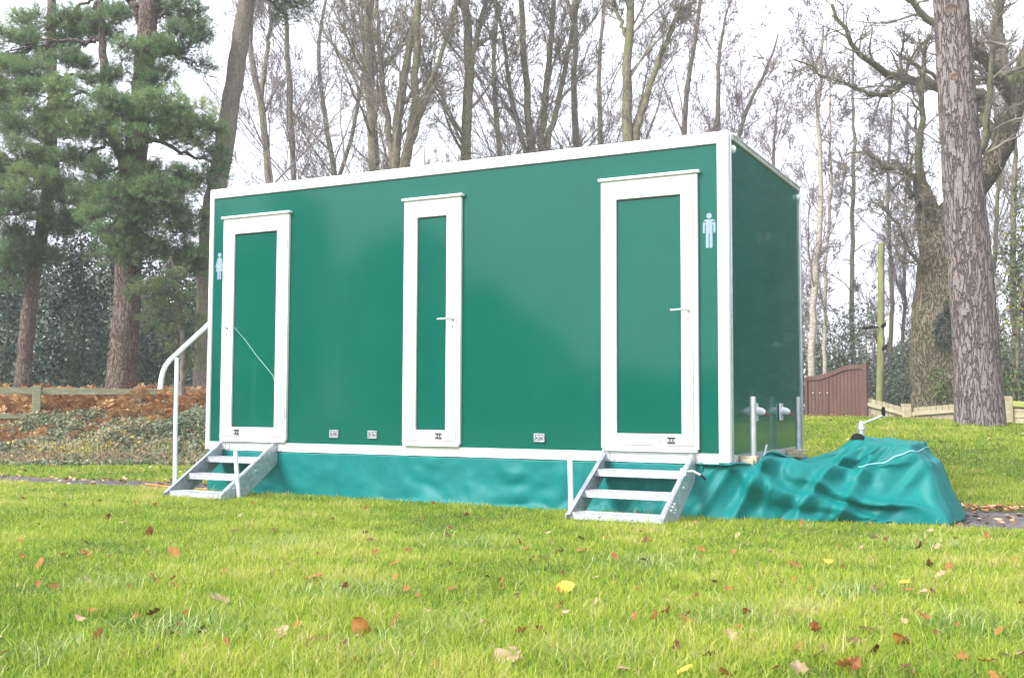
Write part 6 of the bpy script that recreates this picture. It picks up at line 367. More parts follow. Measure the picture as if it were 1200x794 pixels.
1,4,2,3,6,4,2,5,4,1,-2,0,1,2,1,0,0,-1,0,-1,-1,2,-2,-4,-1,1,5,6,6,5,5,4,3,1,0,4,1,0,1,0,1,1,2,0,2,0,1,1,1,1,1,2,5,-1,-6,-4,-12,-2,-6,-17,-4,-7,-1,-13,-15,-14,-15,-13,-11,-13,-15,-16,-19,-40,-6,-2,2,-12,-10,-12,-4,0,1,1,1,2,1,5,0,2,4,2,5,4,2,4,2,-1,-2,3,-1,-1,0,1,1,0,-1,-1,-2,-3,-3,-3,-2,0,4,4,6,5,6,4,1,2,1,4,1,0,1,1,1,1,1,1,1,1,1,0,2,1,1,2,6,0,-1,1,-7,-2,-5,-10,-11,-6,-8,-8,-11,-9,-14,-14,-15,-15,-13,-13,-15,-16,-43,-5,-2,3,-12,-10,-11,-3,1,2,1,1,3,2,4,1,4,4,3,3,1,2,2,-2,-3,1,0,3,-1,0,-1,-1,-2,-3,-3,-3,-3,-3,-3,0,2,3,4,5,7,3,2,2,1,2,4,0,1,1,1,1,1,2,0,2,1,0,1,1,2,1,5,4,-1,-1,2,-3,-6,-3,-9,-9,-8,-8,-8,-7,-11,-7,-14,-15,-16,-16,-16,-15,-16,-39,-6,-2,5,-14,-9,-10,-2,2,3,1,2,4,1,5,3,2,2,1,1,-2,2,3,-3,-1,1,1,-1,-1,-2,-3,-3,-3,-3,-3,-3,-3,-4,1,2,2,2,3,6,4,1,2,1,3,2,3,0,1,2,1,1,1,2,1,2,0,0,2,2,0,3,6,2,-1,-1,1,-1,-4,-4,-5,-10,-8,-8,-7,-8,-8,-11,-6,-14,-16,-17,-18,-17,-16,-38,-6,-2,6,-14,-9,-9,1,4,1,2,4,3,2,2,1,1,-2,1,3,-3,4,-2,2,-1,-1,-3,-2,-3,-3,-4,-3,-3,-4,-3,-4,-3,4,3,2,2,2,2,0,2,2,1,2,3,3,2,1,0,2,1,1,1,2,0,2,
1,1,1,3,1,3,6,2,-2,-1,1,1,-4,-3,-5,-5,-8,-9,-7,-8,-9,-9,-11,-6,-15,-17,-18,-18,-18,-38,-6,-2,7,-13,-9,-7,3,4,2,2,2,1,1,1,-1,0,2,-1,2,-1,0,-2,-2,-3,-3,-3,-2,-3,-3,-2,-4,-2,-4,-3,-4,1,0,0,3,1,2,1,1,0,3,2,3,3,3,1,1,2,1,2,2,1,1,1,1,1,1,2,1,4,5,3,-2,1,-2,2,1,-3,-3,-3,-5,-5,-8,-9,-8,-9,-10,-10,-9,-8,-15,-18,-19,-18,-38,-6,-2,9,-13,-10,-3,5,2,0,2,0,1,-1,0,2,0,0,-1,-2,-2,-3,-3,-1,-4,-3,-3,-2,-3,-3,-2,-4,-3,-3,-4,-2,-1,0,1,3,1,0,1,1,3,3,3,4,2,1,1,2,1,2,2,2,0,2,1,1,1,2,1,2,5,4,1,-1,0,-1,2,2,-2,-3,-3,-3,-5,-6,-8,-10,-9,-10,-11,-10,-9,-8,-17,-18,-19,-39,-6,-2,9,-12,-9,1,2,-1,-1,1,0,2,1,-1,-1,-1,-3,-2,-3,-3,-2,-3,-2,-3,-3,-3,-3,-3,-2,-4,-4,-3,-3,-2,-2,-1,0,0,1,1,2,2,3,2,3,5,1,1,1,1,1,2,3,2,3,-1,2,1,0,3,0,2,4,4,3,0,-1,1,-1,2,3,-1,-3,-2,-3,-4,-6,-7,-10,-10,-10,-11,-10,-7,-11,-9,-18,-19,-41,-6,-2,10,-12,-10,0,2,-1,2,0,0,-1,-1,-3,-3,-3,-3,-3,-2,-2,-3,-3,-1,-4,-3,-3,-3,-4,-3,-3,-3,-3,-2,-1,0,-3,1,1,0,2,2,1,2,3,4,1,1,0,1,1,3,3,2,4,0,0,1,1,2,1,2,2,4,4,2,0,0,1,-1,1,4,0,-2,-2,-3,-4,-6,-6,-9,-10,-11,-11,-10,-5,-11,-11,-11,-19,-43,-6,-2,10,-12,-11,1,3,-1,-1,-2,-2,-3,-3,-4,
-3,-3,-2,-3,-2,-2,-3,-2,-2,-4,-2,-4,-4,-4,-3,-2,-2,-1,1,-3,-3,0,0,1,1,1,1,1,4,2,0,1,0,1,1,3,4,4,4,0,0,0,1,2,2,1,1,3,4,3,3,-1,1,1,0,0,3,2,-1,-3,-3,-4,-4,-7,-8,-10,-11,-11,-8,-8,-8,-10,-11,-15,-45,-6,-2,9,-11,-11,3,-3,-3,-3,-5,-1,-5,-2,-4,-3,-3,-2,-2,-2,-3,-2,-3,-3,-3,-4,-3,-4,-4,2,-1,-1,-2,-3,-4,-1,0,2,2,1,0,1,0,1,0,1,0,1,1,7,4,4,2,1,0,0,1,3,2,1,0,2,3,3,3,3,0,0,1,1,0,1,4,1,-3,-3,-3,-5,-5,-8,-9,-10,-11,-11,-8,-7,-10,-10,-14,-43,-6,-2,8,-11,-12,1,-7,-4,-4,-3,-3,-2,-4,-3,-3,-2,-3,-2,-3,-1,-3,-3,-3,-2,-3,-4,-3,-3,-2,-2,-2,-3,-3,0,1,1,0,1,-1,0,-2,1,1,2,1,1,1,4,2,3,2,1,0,1,2,3,1,1,1,2,4,3,3,4,0,1,0,1,1,0,2,4,-1,-3,-3,-3,-4,-5,-7,-8,-9,-11,-10,-9,-6,-7,-6,-18,-41,-4,-2,6,-11,-12,-5,-2,-7,-4,-4,-3,-3,-3,-3,-3,-2,-3,-3,-3,-2,-3,-3,-2,-3,-3,-2,-3,-3,-2,-1,-4,-1,-2,-1,0,-1,0,0,0,-1,1,1,1,2,0,1,1,3,4,1,1,0,2,2,3,1,1,1,2,3,3,3,4,2,1,0,1,1,0,0,2,4,-1,-3,-2,-4,-3,-5,-6,-6,-9,-10,-9,-10,-8,-7,0,-18,-38,0,-2,4,-11,-11,-8,-4,-6,-4,-3,-4,-3,-3,-3,-3,-3,-3,-3,-3,-3,-3,-3,-3,-3,-2,-2,-3,-2,-1,-3,0,-1,-1,-1,-1,-1,0,-1,0,-1,0,-1,2,0,2,0,1,4,1,0,1,3,2,1,1,1,1,2,
3,3,2,4,4,2,0,1,0,1,1,-1,2,4,-1,-3,0,-4,-4,-4,-4,-7,-6,-10,-10,-10,-9,-8,6,-13,-40,0,-2,2,-11,-10,-9,-6,-4,-5,-3,-4,-4,-3,-3,-4,-3,-3,-4,-3,-2,-3,-3,-3,-3,-3,-2,-3,-2,-2,-2,-2,-2,-1,-1,-1,-1,-1,0,0,0,0,1,1,1,1,1,1,0,1,1,2,2,1,1,1,2,2,4,1,2,4,4,4,0,1,0,0,1,0,-1,3,4,-1,3,-5,-5,4,1,-10,-11,-6,-7,-10,-10,-9,-11,8,-4,-38,-5,-2,0,-12,-11,-8,-5,-6,-4,-3,-4,-4,-4,-4,-4,-3,-3,-3,-2,-3,-5,-4,-4,-5,-2,-2,-1,-1,-1,-2,-2,-1,-1,0,-1,0,-1,-1,-5,2,1,0,0,1,-2,0,0,2,2,2,1,1,2,1,1,2,2,1,1,2,4,4,6,0,1,3,-1,1,0,0,2,3,1,6,-5,0,-6,5,-2,-9,-9,-9,-11,-11,-10,-11,1,8,-35,-5,-2,-3,-12,-11,-7,-6,-4,-3,-5,-3,-6,-4,-4,-2,-4,-4,-5,-5,-6,-4,-5,-3,-2,-2,-2,0,-1,0,-2,-2,-2,-1,-2,-2,-3,-2,3,0,0,0,0,0,1,0,-1,-2,1,3,2,2,2,1,0,1,0,1,1,2,3,7,4,3,1,1,3,-1,0,1,0,2,2,2,5,4,-4,-5,3,-3,-1,-11,-10,-10,-13,-12,-10,-2,12,-24,-7,-2,-5,-13,-9,-6,-2,-7,-4,-4,-6,-4,-6,-2,-6,-5,-5,-5,-5,-4,-3,-3,-2,-2,-2,-2,-2,-2,-1,-1,-1,-4,-3,-3,-3,-3,-2,0,0,1,0,0,0,-1,-1,-1,3,3,3,3,3,1,-1,0,0,1,2,2,3,2,6,1,1,2,2,0,0,0,1,0,2,3,9,-1,8,-4,-6,1,-2,5,-12,-13,-10,-12,-13,-11,-2,13,-10,-8,-2,-7,-13,-7,-1,-7,-5,-5,-6,-5,-6,-5,
-5,-5,-5,-4,-4,-4,-3,-1,-2,-3,-2,-3,-3,-2,-3,-2,-2,-3,-2,-3,-3,-2,-4,-3,-1,-1,0,0,0,1,0,1,4,3,1,2,1,0,-1,0,-1,0,5,3,2,2,1,0,1,2,2,0,0,0,1,1,2,8,6,2,-2,7,4,-6,-8,1,9,-12,-13,-11,-12,-13,-13,-3,13,-7,1,-2,-9,-12,1,-8,-5,-6,-6,-5,-6,-5,-5,-4,-5,-4,-4,-4,-4,-3,-3,-3,-4,-3,-3,-3,-2,-3,-2,-3,-2,-2,-2,-2,-2,-2,-1,0,0,0,1,1,0,-1,-1,-1,0,0,0,0,0,0,0,0,1,1,1,1,0,1,2,1,1,0,1,0,1,1,3,7,6,4,5,3,0,5,-4,-3,-3,9,-12,-13,-13,-12,-12,-13,-4,12,0,-5,-2,-13,0,-8,-7,-6,-6,-5,-5,-6,-5,-5,-4,-5,-4,-4,-3,-3,-3,-2,-2,-3,-2,-3,-3,-3,-3,-3,-4,-3,-4,-3,-4,-2,-2,-2,-1,-1,-1,-1,-1,0,0,0,0,0,0,-1,0,0,-1,1,0,1,1,1,1,0,1,1,0,1,1,1,1,1,1,6,3,7,4,5,3,4,1,3,-9,6,4,-10,-13,-14,-12,-12,-14,-6,10,-3,6,-2,-7,-10,-7,-7,-6,-7,-6,-5,-6,-5,-6,-4,-5,-4,-4,-4,-4,-4,-4,-3,-4,-3,-4,-4,-4,-4,-4,-4,-4,-4,-4,-2,-2,-1,0,1,2,0,-1,-1,-1,-1,0,-1,0,-1,-1,-1,0,0,0,0,1,2,1,2,2,1,2,1,0,1,1,1,1,0,5,2,7,3,5,6,5,3,2,3,-6,5,2,-14,-13,-15,-13,-9,-13,4,-2,7,-2,-13,-9,-7,-8,-7,-6,-7,-6,-6,-5,-5,-5,-5,-4,-4,-4,-4,-3,-4,-4,-3,-4,-4,-4,-5,-4,-4,-4,-3,-2,-2,-2,-2,-1,-1,-2,0,-1,-1,0,-1,0,0,-1,0,-1,0,0,0,0,0,0,0,1,0,
1,1,2,1,2,1,1,1,2,1,1,4,5,3,7,2,6,5,3,2,3,3,-3,8,-14,-13,-13,-13,-13,-9,-5,0,7])
SKIRT_NUMS = ((21, 143), [
-2400,20,20,20,20,20,20,20,20,20,20,20,20,20,20,20,20,20,20,20,20,20,20,20,20,20,20,20,20,20,20,20,20,20,20,20,20,20,20,20,20,20,20,20,20,20,20,20,20,20,20,20,20,20,20,20,20,20,20,20,20,20,20,20,20,20,20,20,20,20,20,20,20,20,20,20,20,20,20,20,20,20,20,20,20,20,20,20,20,10,10,10,10,10,10,10,10,10,10,10,10,10,10,10,10,10,10,10,10,10,10,10,10,10,10,10,10,10,10,10,10,10,10,10,10,10,10,10,10,10,10,10,10,10,10,10,10,10,10,10,10,10,10,-2400,20,20,20,20,20,20,20,20,20,20,20,20,20,20,20,20,20,20,20,20,20,20,20,20,20,20,20,20,20,20,20,20,20,20,20,20,20,20,20,20,20,20,20,20,20,20,20,20,20,20,20,20,20,20,20,20,20,20,20,20,20,20,20,20,20,20,20,20,20,20,20,20,20,20,20,20,20,20,20,20,20,20,20,20,20,20,20,20,10,10,10,10,10,10,10,10,10,10,10,10,10,10,10,10,10,10,10,10,10,10,10,10,10,10,10,10,10,10,10,10,10,10,10,10,10,10,10,10,10,10,10,10,10,10,10,10,10,10,10,10,10,10,-2400,20,20,20,20,20,20,20,20,20,20,20,20,20,20,20,20,20,20,20,20,20,20,20,20,20,20,20,20,20,20,20,20,20,20,20,20,20,20,20,20,20,20,20,20,20,20,20,20,20,20,20,20,20,20,20,20,20,20,20,20,20,20,20,20,20,20,20,20,20,20,20,20,20,20,20,20,20,20,20,20,20,20,20,20,20,20,20,20,10,10,10,10,10,10,10,10,10,10,10,10,10,10,10,10,10,10,10,10,10,10,10,10,10,
10,10,10,10,10,10,10,10,10,10,10,10,10,10,10,10,10,10,10,10,10,10,10,10,10,10,10,10,10,-2400,20,20,20,20,20,20,20,20,20,20,20,20,20,20,20,20,20,20,20,20,20,20,20,20,20,20,20,20,20,20,20,20,20,20,20,20,20,20,20,20,20,20,20,20,20,20,20,20,20,20,20,20,20,20,20,20,20,20,20,20,20,20,20,20,20,20,20,20,20,20,20,20,20,20,20,20,20,20,20,20,20,20,20,20,20,20,20,20,10,10,10,10,10,10,10,10,10,10,10,10,10,10,10,10,10,10,10,10,10,10,10,10,10,10,10,10,10,10,10,10,10,10,10,10,10,10,10,10,10,10,10,10,10,10,10,10,10,10,10,10,10,10,-2400,20,20,20,20,20,20,20,20,20,20,20,20,21,19,21,19,20,20,20,20,20,20,20,20,20,20,20,20,20,20,20,20,20,20,20,20,20,20,20,20,20,20,20,20,20,20,20,20,20,20,20,20,20,20,20,20,20,20,20,20,20,20,20,20,20,20,20,20,20,20,20,20,20,20,20,20,21,19,20,20,20,20,20,19,20,21,20,20,10,10,10,10,10,10,10,10,10,10,10,10,10,10,10,10,10,10,10,10,10,10,10,10,10,10,10,10,10,10,10,10,10,10,10,10,10,10,10,10,10,10,10,10,10,10,10,10,10,10,10,10,10,10,-2400,20,20,20,20,20,20,20,20,20,20,20,20,22,19,20,19,20,20,20,20,20,20,20,20,20,20,20,20,20,20,20,20,20,20,20,20,20,20,20,20,20,20,20,20,20,20,20,20,20,20,20,20,20,20,20,20,20,20,20,20,20,20,20,20,20,20,20,19,20,21,20,20,20,20,21,20,20,19,20,20,20,20,20,19,
20,21,20,20,9,11,10,10,10,10,10,10,10,10,10,10,10,10,10,10,10,10,10,10,10,10,10,10,10,10,10,10,10,10,10,10,10,10,10,10,10,10,10,10,10,10,10,10,10,9,11,10,10,10,10,10,10,10,-2400,20,20,20,20,20,20,20,20,20,21,20,18,22,20,19,20,20,20,20,20,20,20,20,20,20,20,20,20,20,20,20,20,20,20,20,19,21,20,20,20,20,20,20,20,20,20,20,20,20,20,20,20,20,20,20,20,20,20,20,20,20,20,20,20,20,20,21,18,20,21,20,20,20,20,21,20,20,19,20,20,20,20,20,19,20,21,20,20,10,10,10,10,10,10,10,10,10,10,10,10,10,10,10,10,10,10,10,10,10,10,10,10,10,10,10,10,10,10,10,10,10,10,10,10,10,10,10,10,10,10,10,9,11,9,11,10,9,11,10,10,10,10,-2399,19,20,20,20,20,20,20,20,20,21,20,18,21,21,19,20,20,20,20,20,20,20,20,20,20,20,20,20,20,20,20,20,20,20,20,19,21,20,20,19,21,20,20,20,20,20,20,20,19,21,20,20,20,20,20,20,20,20,20,20,20,20,20,20,20,21,20,18,20,21,20,20,20,20,21,19,20,20,20,20,20,20,20,19,20,20,21,20,10,10,10,10,10,10,10,10,10,10,10,10,10,10,10,10,10,10,10,10,10,10,10,10,10,10,10,10,10,10,10,10,10,10,10,10,10,10,10,10,10,9,11,9,10,10,11,10,10,10,10,11,9,10,-2399,19,20,20,20,20,20,20,20,21,20,20,18,20,21,20,20,19,21,20,20,20,20,20,20,20,20,20,20,21,19,20,20,20,20,20,19,21,19,21,19,21,20,20,20,20,20,20,20,19,20,21,20,20,20,20,
20,20,20,20,20,20,20,20,20,21,20,20,18,20,21,20,20,20,20,20,20,20,20,20,20,20,20,19,20,21,19,21,20,10,10,11,9,10,10,10,10,10,10,10,10,10,10,10,10,10,10,10,10,10,10,10,10,10,10,10,10,10,10,10,10,10,10,10,10,10,10,10,10,10,9,11,8,10,10,12,10,10,10,10,10,10,10,-2399,19,20,20,19,20,21,19,21,21,20,19,19,20,20,20,20,20,20,21,20,20,20,20,20,20,20,20,20,21,19,20,20,20,20,20,20,20,19,21,19,21,20,20,20,20,20,20,20,19,20,21,20,20,20,20,20,20,20,20,20,20,20,20,21,20,20,20,19,18,21,20,21,20,20,20,20,20,20,20,20,20,20,20,20,20,19,21,20,11,10,10,9,10,10,10,10,10,10,10,10,10,10,10,10,10,10,10,10,10,10,10,10,9,11,10,10,10,10,10,10,10,10,10,10,10,10,10,10,11,9,10,8,10,11,11,10,9,11,10,10,10,10,-2399,19,20,20,19,20,21,19,21,21,19,20,19,20,20,20,20,20,20,21,20,20,20,20,20,20,20,20,20,21,19,20,20,19,21,20,20,20,19,20,20,21,20,20,20,20,20,20,20,19,19,21,21,20,19,21,20,20,20,20,20,20,20,20,21,20,20,20,19,20,19,20,21,20,20,19,20,20,21,20,20,20,20,20,20,20,20,20,19,12,10,10,9,10,10,10,10,10,10,10,11,9,10,10,10,10,10,10,10,10,10,10,10,9,10,11,10,10,10,10,10,10,10,11,9,10,10,10,10,11,9,9,9,11,10,11,11,8,11,10,10,10,10,-2399,20,19,20,19,20,21,19,21,21,18,20,20,19,20,21,19,21,20,21,20,20,20,20,19,21,20,
20,19,22,19,20,20,19,20,21,20,20,19,20,20,21,20,20,20,20,20,20,20,19,19,21,21,20,19,20,21,20,19,21,20,20,20,20,21,20,20,20,19,20,19,19,22,20,20,19,20,20,21,19,21,20,20,20,20,20,20,19,20,12,10,10,9,10,10,10,10,10,10,10,11,9,10,10,10,10,10,10,10,10,10,10,10,9,10,11,10,10,10,10,10,10,11,10,9,10,10,10,9,11,10,9,9,11,10,11,11,8,11,10,10,10,10,-2399,20,19,20,19,20,21,20,21,20,18,20,20,19,20,20,20,20,21,21,20,20,20,20,19,21,20,20,19,22,19,20,20,19,20,21,20,20,19,20,21,20,20,20,20,20,20,20,20,19,19,21,21,20,19,20,21,20,20,19,21,20,20,20,21,20,20,21,19,20,19,17,23,19,20,20,20,20,21,20,20,20,20,20,20,20,19,20,20,12,10,10,9,10,10,10,10,10,10,10,10,10,10,10,10,10,10,10,10,10,10,10,10,9,11,10,10,10,10,9,10,11,11,10,9,10,10,10,8,10,10,11,10,11,8,12,11,8,11,11,9,10,11,-2399,20,19,20,19,20,21,20,21,20,17,20,21,19,20,20,20,20,21,21,20,20,20,20,19,20,21,20,19,22,19,20,19,20,20,21,20,20,19,20,21,21,19,20,20,20,20,20,20,19,19,21,21,20,19,21,20,20,20,19,20,20,20,21,21,20,20,21,20,19,19,18,21,20,20,20,20,20,21,20,20,20,20,20,20,20,19,20,20,13,9,11,8,10,10,10,10,10,10,10,10,10,10,10,10,10,10,9,11,10,10,10,10,10,10,10,11,10,9,9,10,11,11,10,9,10,10,10,8,10,10,11,10,10,9,12,11,8,11,11,10,
9,11,-2399,20,19,20,19,20,21,20,22,19,17,20,21,19,20,20,20,20,20,21,21,20,20,19,20,20,21,20,18,22,20,20,19,20,21,20,20,20,18,21,22,20,20,19,20,20,19,21,19,20,19,20,21,20,21,20,20,20,21,18,20,20,20,20,22,20,20,20,21,20,19,17,21,20,20,20,20,20,21,21,20,19,21,19,20,20,19,20,20,13,10,9,9,10,10,10,10,10,10,11,10,9,10,10,10,10,10,9,10,10,11,9,11,10,10,11,10,9,10,9,10,10,11,11,10,10,9,9,8,10,11,11,10,10,9,12,11,8,11,11,10,9,11,-2399,20,19,20,19,21,20,20,23,18,17,21,20,19,20,20,20,20,20,21,21,20,20,19,20,20,21,20,18,22,20,20,19,20,21,20,20,20,18,21,22,20,20,19,20,20,19,20,20,20,19,20,21,20,22,20,19,21,20,18,20,19,20,21,22,20,20,21,21,19,19,17,21,20,20,19,20,20,22,21,20,20,20,19,20,20,19,20,20,13,10,9,9,10,10,10,11,10,10,10,10,10,9,10,10,9,10,10,10,10,10,10,10,12,10,11,9,10,10,8,10,10,12,10,9,10,9,9,8,11,10,12,9,11,9,12,11,8,11,10,11,10,10,-2399,20,19,20,19,21,20,20,23,17,18,21,20,19,19,21,20,20,20,21,21,20,20,19,20,20,21,20,18,23,19,20,19,20,21,20,20,20,19,20,22,21,19,19,20,20,19,19,21,20,19,20,21,20,22,20,20,20,20,18,20,19,19,21,23,20,20,21,21,20,19,17,19,21,19,20,20,20,22,21,20,20,20,19,20,20,19,20,20,15,9,7,10,10,10,10,11,10,10,10,9,10,10,10,9,10,10,9,11,10,10,10,
10,12,11,9,9,11,10,9,10,7,12,11,9,10,9,9,8,11,10,12,10,12,8,12,11,8,11,10,11,10,11,-2399,19,20,20,20,20,20,21,23,16,19,22,18,19,19,21,20,20,20,22,20,20,20,19,20,20,21,20,19,22,18,21,19,20,21,21,20,19,19,20,22,21,20,18,20,20,20,18,21,20,19,20,20,21,23,18,20,21,20,18,20,18,20,20,24,20,20,21,21,20,20,16,19,20,19,20,20,20,23,21,20,20,20,20,19,20,19,20,20,15,10,5,11,10,10,10,11,10,10,10,10,9,10,10,9,10,9,10,10,10,11,10,10,13,10,9,9,10,10,8,10,8,11,11,10,10,9,9,8,12,9,12,10,12,9,12,11,9,11,9,12,10,11,-2399,19,20,20,20,20,20,21,22,17,20,22,17,18,20,21,20,20,20,22,20,20,20,19,20,20,21,20,19,22,18,20,20,20,21,21,20,19,19,21,21,21,20,19,19,20,20,20,19,20,19,20,20,20,25,16,20,21,21,18,20,18,21,19,24,20,20,20,22,21,20,15,19,20,20,19,20,20,23,20,21,20,20,20,18,20,22,19,19,15,11,5,10,10,10,10,11,10,10,10,10,9,10,10,9,9,10,10,10,10,11,10,10,13,8,11,9,10,9,8,9,9,11,11,10,10,10,8,9,11,9,12,10,13,9,14,11,8,11,9,13,10,10,-2399,19,20,20,20,20,20,21,22,17,21,22,17,17,20,21,20,20,21,21,20,20,20,19,20,20,21,20,20,22,18,19,20,20,21,21,20,19,19,21,21,22,19,20,19,20,19,21,18,19,20,20,20,21,22,17,20,21,21,19,20,20,20,17,25,20,18,21,22,22,22,13,19,21,19,20,20,19,23,20,20,20,21,
20,18,21,20,20,18,16,11,5,12,8,10,9,11,11,10,10,9,10,10,10,9,10,10,10,10,10,11,10,9,13,7,10,10,9,10,7,10,10,11,11,9,10,9,9,9,12,10,10,10,14,9,15,11,9,12,10,12,10,10,-2399,20,19,20,20,20,20,22,20,18,22,22,16,17,20,21,21,20,20,22,18,21,20,19,20,20,21,20,20,23,17,19,20,21,20,21,20,19,19,21,21,22,20,19,20,19,20,21,16,20,20,21,19,21,20,17,21,21,21,20,20,21,20,14,26,20,20,18,23,22,22,19,15,21,20,20,20,18,23,21,17,20,20,21,20,22,19,17,19,17,12,7,10,10,8,7,11,11,10,10,9,11,10,10,9,10,11,10,10,10,11,10,6,11,9,9,9,10,9,10,7,13,12,10,9,10,10,8,11,10,9,10,10,14,11,18,12,9,12,10,13,10,11,-6,0,0,0,0,0,0,0,0,0,0,0,0,0,0,0,0,0,0,0,0,0,0,0,0,0,0,0,0,0,0,0,0,0,0,0,0,0,0,0,0,0,0,0,0,0,0,0,0,0,0,0,0,0,0,0,0,0,0,0,0,0,0,0,0,0,0,0,0,0,0,0,0,0,0,0,0,0,0,0,0,0,0,0,0,0,0,0,0,0,0,0,0,0,0,0,0,0,0,0,0,0,0,0,0,0,0,0,0,0,0,0,0,0,0,0,0,0,0,0,0,0,0,0,0,0,0,0,0,0,0,0,0,0,0,0,0,0,0,0,0,0,0,-6,0,0,0,0,0,0,0,-1,0,1,0,0,-1,1,-1,2,0,-1,0,0,0,0,0,0,0,0,1,-2,1,0,0,0,0,-1,0,1,0,1,-1,0,0,0,0,0,0,0,0,0,0,0,0,0,0,
-1,0,1,0,-1,-1,1,0,1,0,0,0,0,0,0,0,0,0,0,0,-1,0,0,2,1,-1,-1,0,0,0,0,0,0,-1,0,1,0,0,0,0,0,0,-1,1,0,0,0,0,0,0,0,0,0,0,0,0,0,0,0,0,0,0,0,0,0,0,0,-1,0,0,0,1,-1,0,0,0,0,1,0,0,-1,0,-1,1,-1,1,0,0,0,-5,0,-1,1,-1,0,0,0,-2,1,1,1,0,-3,0,-1,3,0,0,1,-1,1,-1,0,1,0,-2,1,-2,2,1,0,-1,1,-1,-1,2,0,0,-1,0,1,-1,0,0,0,0,0,0,0,0,-1,1,1,-2,-1,2,0,-3,0,2,1,1,-1,-1,0,1,1,0,-1,1,-2,1,0,-1,-2,1,1,-1,2,-1,0,1,0,1,-2,2,-3,0,2,-1,2,-1,0,-1,0,0,1,0,0,0,0,0,0,0,0,0,0,0,0,0,0,-1,1,0,0,0,0,0,0,-1,-1,1,0,0,0,0,0,-1,0,0,1,0,1,-1,-2,0,0,0,2,-1,0,0,-5,-1,1,0,0,-1,0,0,-3,2,1,2,-1,-3,-2,-1,4,0,2,0,-1,1,-1,1,0,1,-3,0,-2,4,0,0,0,0,0,-2,3,-1,0,-2,2,0,-2,1,0,0,0,0,1,-2,1,-2,2,2,-3,-2,3,1,-3,-1,1,3,0,-1,-1,0,2,1,0,-2,2,-4,2,0,0,-4,0,1,-3,4,1,0,2,0,1,-4,3,-5,0,3,0,2,-1,-1,-1,0,0,2,0,0,0,0,0,1,-1,0,0,0,0,0,0,-1,0,1,0,-1,1,0,0,0,-1,-1,0,0,0,1,-1,0,-1,-1,0,2,1,-3,-2,2,-1,0,2,-2,2,0,1,-5,-2,2,0,0,-1,-1,-1,-1,3,1,3,-3,1,-8,-2,5,2,2,0,0,1,-1,0,1,
1,-3,-2,-1,4,0,0,0,1,-2,-3,4,1,-1,-3,3,1,-3,1,0,0,0,0,1,-2,1,-2,2,2,-3,-4,4,4,-3,-2,2,2,-2,0,-1,-1,3,1,-1,-1,3,-5,2,1,0,-5,-3,1,-4,5,2,3,1,1,-3,-1,3,-7,0,4,0,3,-1,-1,-1,-1,0,3,0,0,0,0,0,1,-1,0,0,0,0,0,0,-1,0,1,0,-1,1,0,0,0,-1,-2,0,0,1,0,0,-1,-1,-1,-1,2,1,-3,-3,3,0,0,0,-2,3,1,1,-5,-2,2,0,1,-1,-3,0,0,3,0,4,-5,4,-9,-5,4,5,3,-1,1,-1,0,0,1,4,-4,-4,-1,5,-2,3,-2,0,-3,-3,7,2,-3,-4,5,0,-3,0,1,0,0,0,2,-4,2,-2,2,2,-2,-6,2,6,-1,1,1,-2,-1,-1,0,-1,2,1,0,-2,4,-5,2,1,0,-4,-5,-2,-3,5,5,4,0,1,-6,2,3,-8,-1,6,0,3,0,-3,0,-2,1,3,0,0,0,0,1,0,-1,0,0,0,0,0,0,-1,0,1,0,-1,1,0,0,0,-1,-3,1,0,0,1,-1,-1,-3,0,-1,0,3,-4,-2,4,-2,1,-1,-1,3,3,-1,-5,-1,2,-1,1,1,-3,-1,0,3,-1,6,-6,2,-3,-6,3,3,3,-1,2,-4,2,-1,3,1,-2,-3,-1,4,-2,2,-2,0,-4,-3,8,2,-3,-4,5,0,-2,-1,1,0,1,-1,2,-4,2,-2,1,2,1,-7,1,6,1,-1,0,0,-2,-2,1,-1,1,1,0,-1,3,-3,1,0,1,-1,-6,-2,-4,6,6,2,-1,0,-6,5,2,-9,0,5,0,4,-1,-3,-1,-2,2,3,0,1,0,-1,1,0,-1,0,0,0,-1,1,-1,0,0,2,0,-2,1,0,0,-1,0,-4,1,0,0,1,0,-1,-3,0,-4,1,3,-2,-3,6,-2,-2,1,
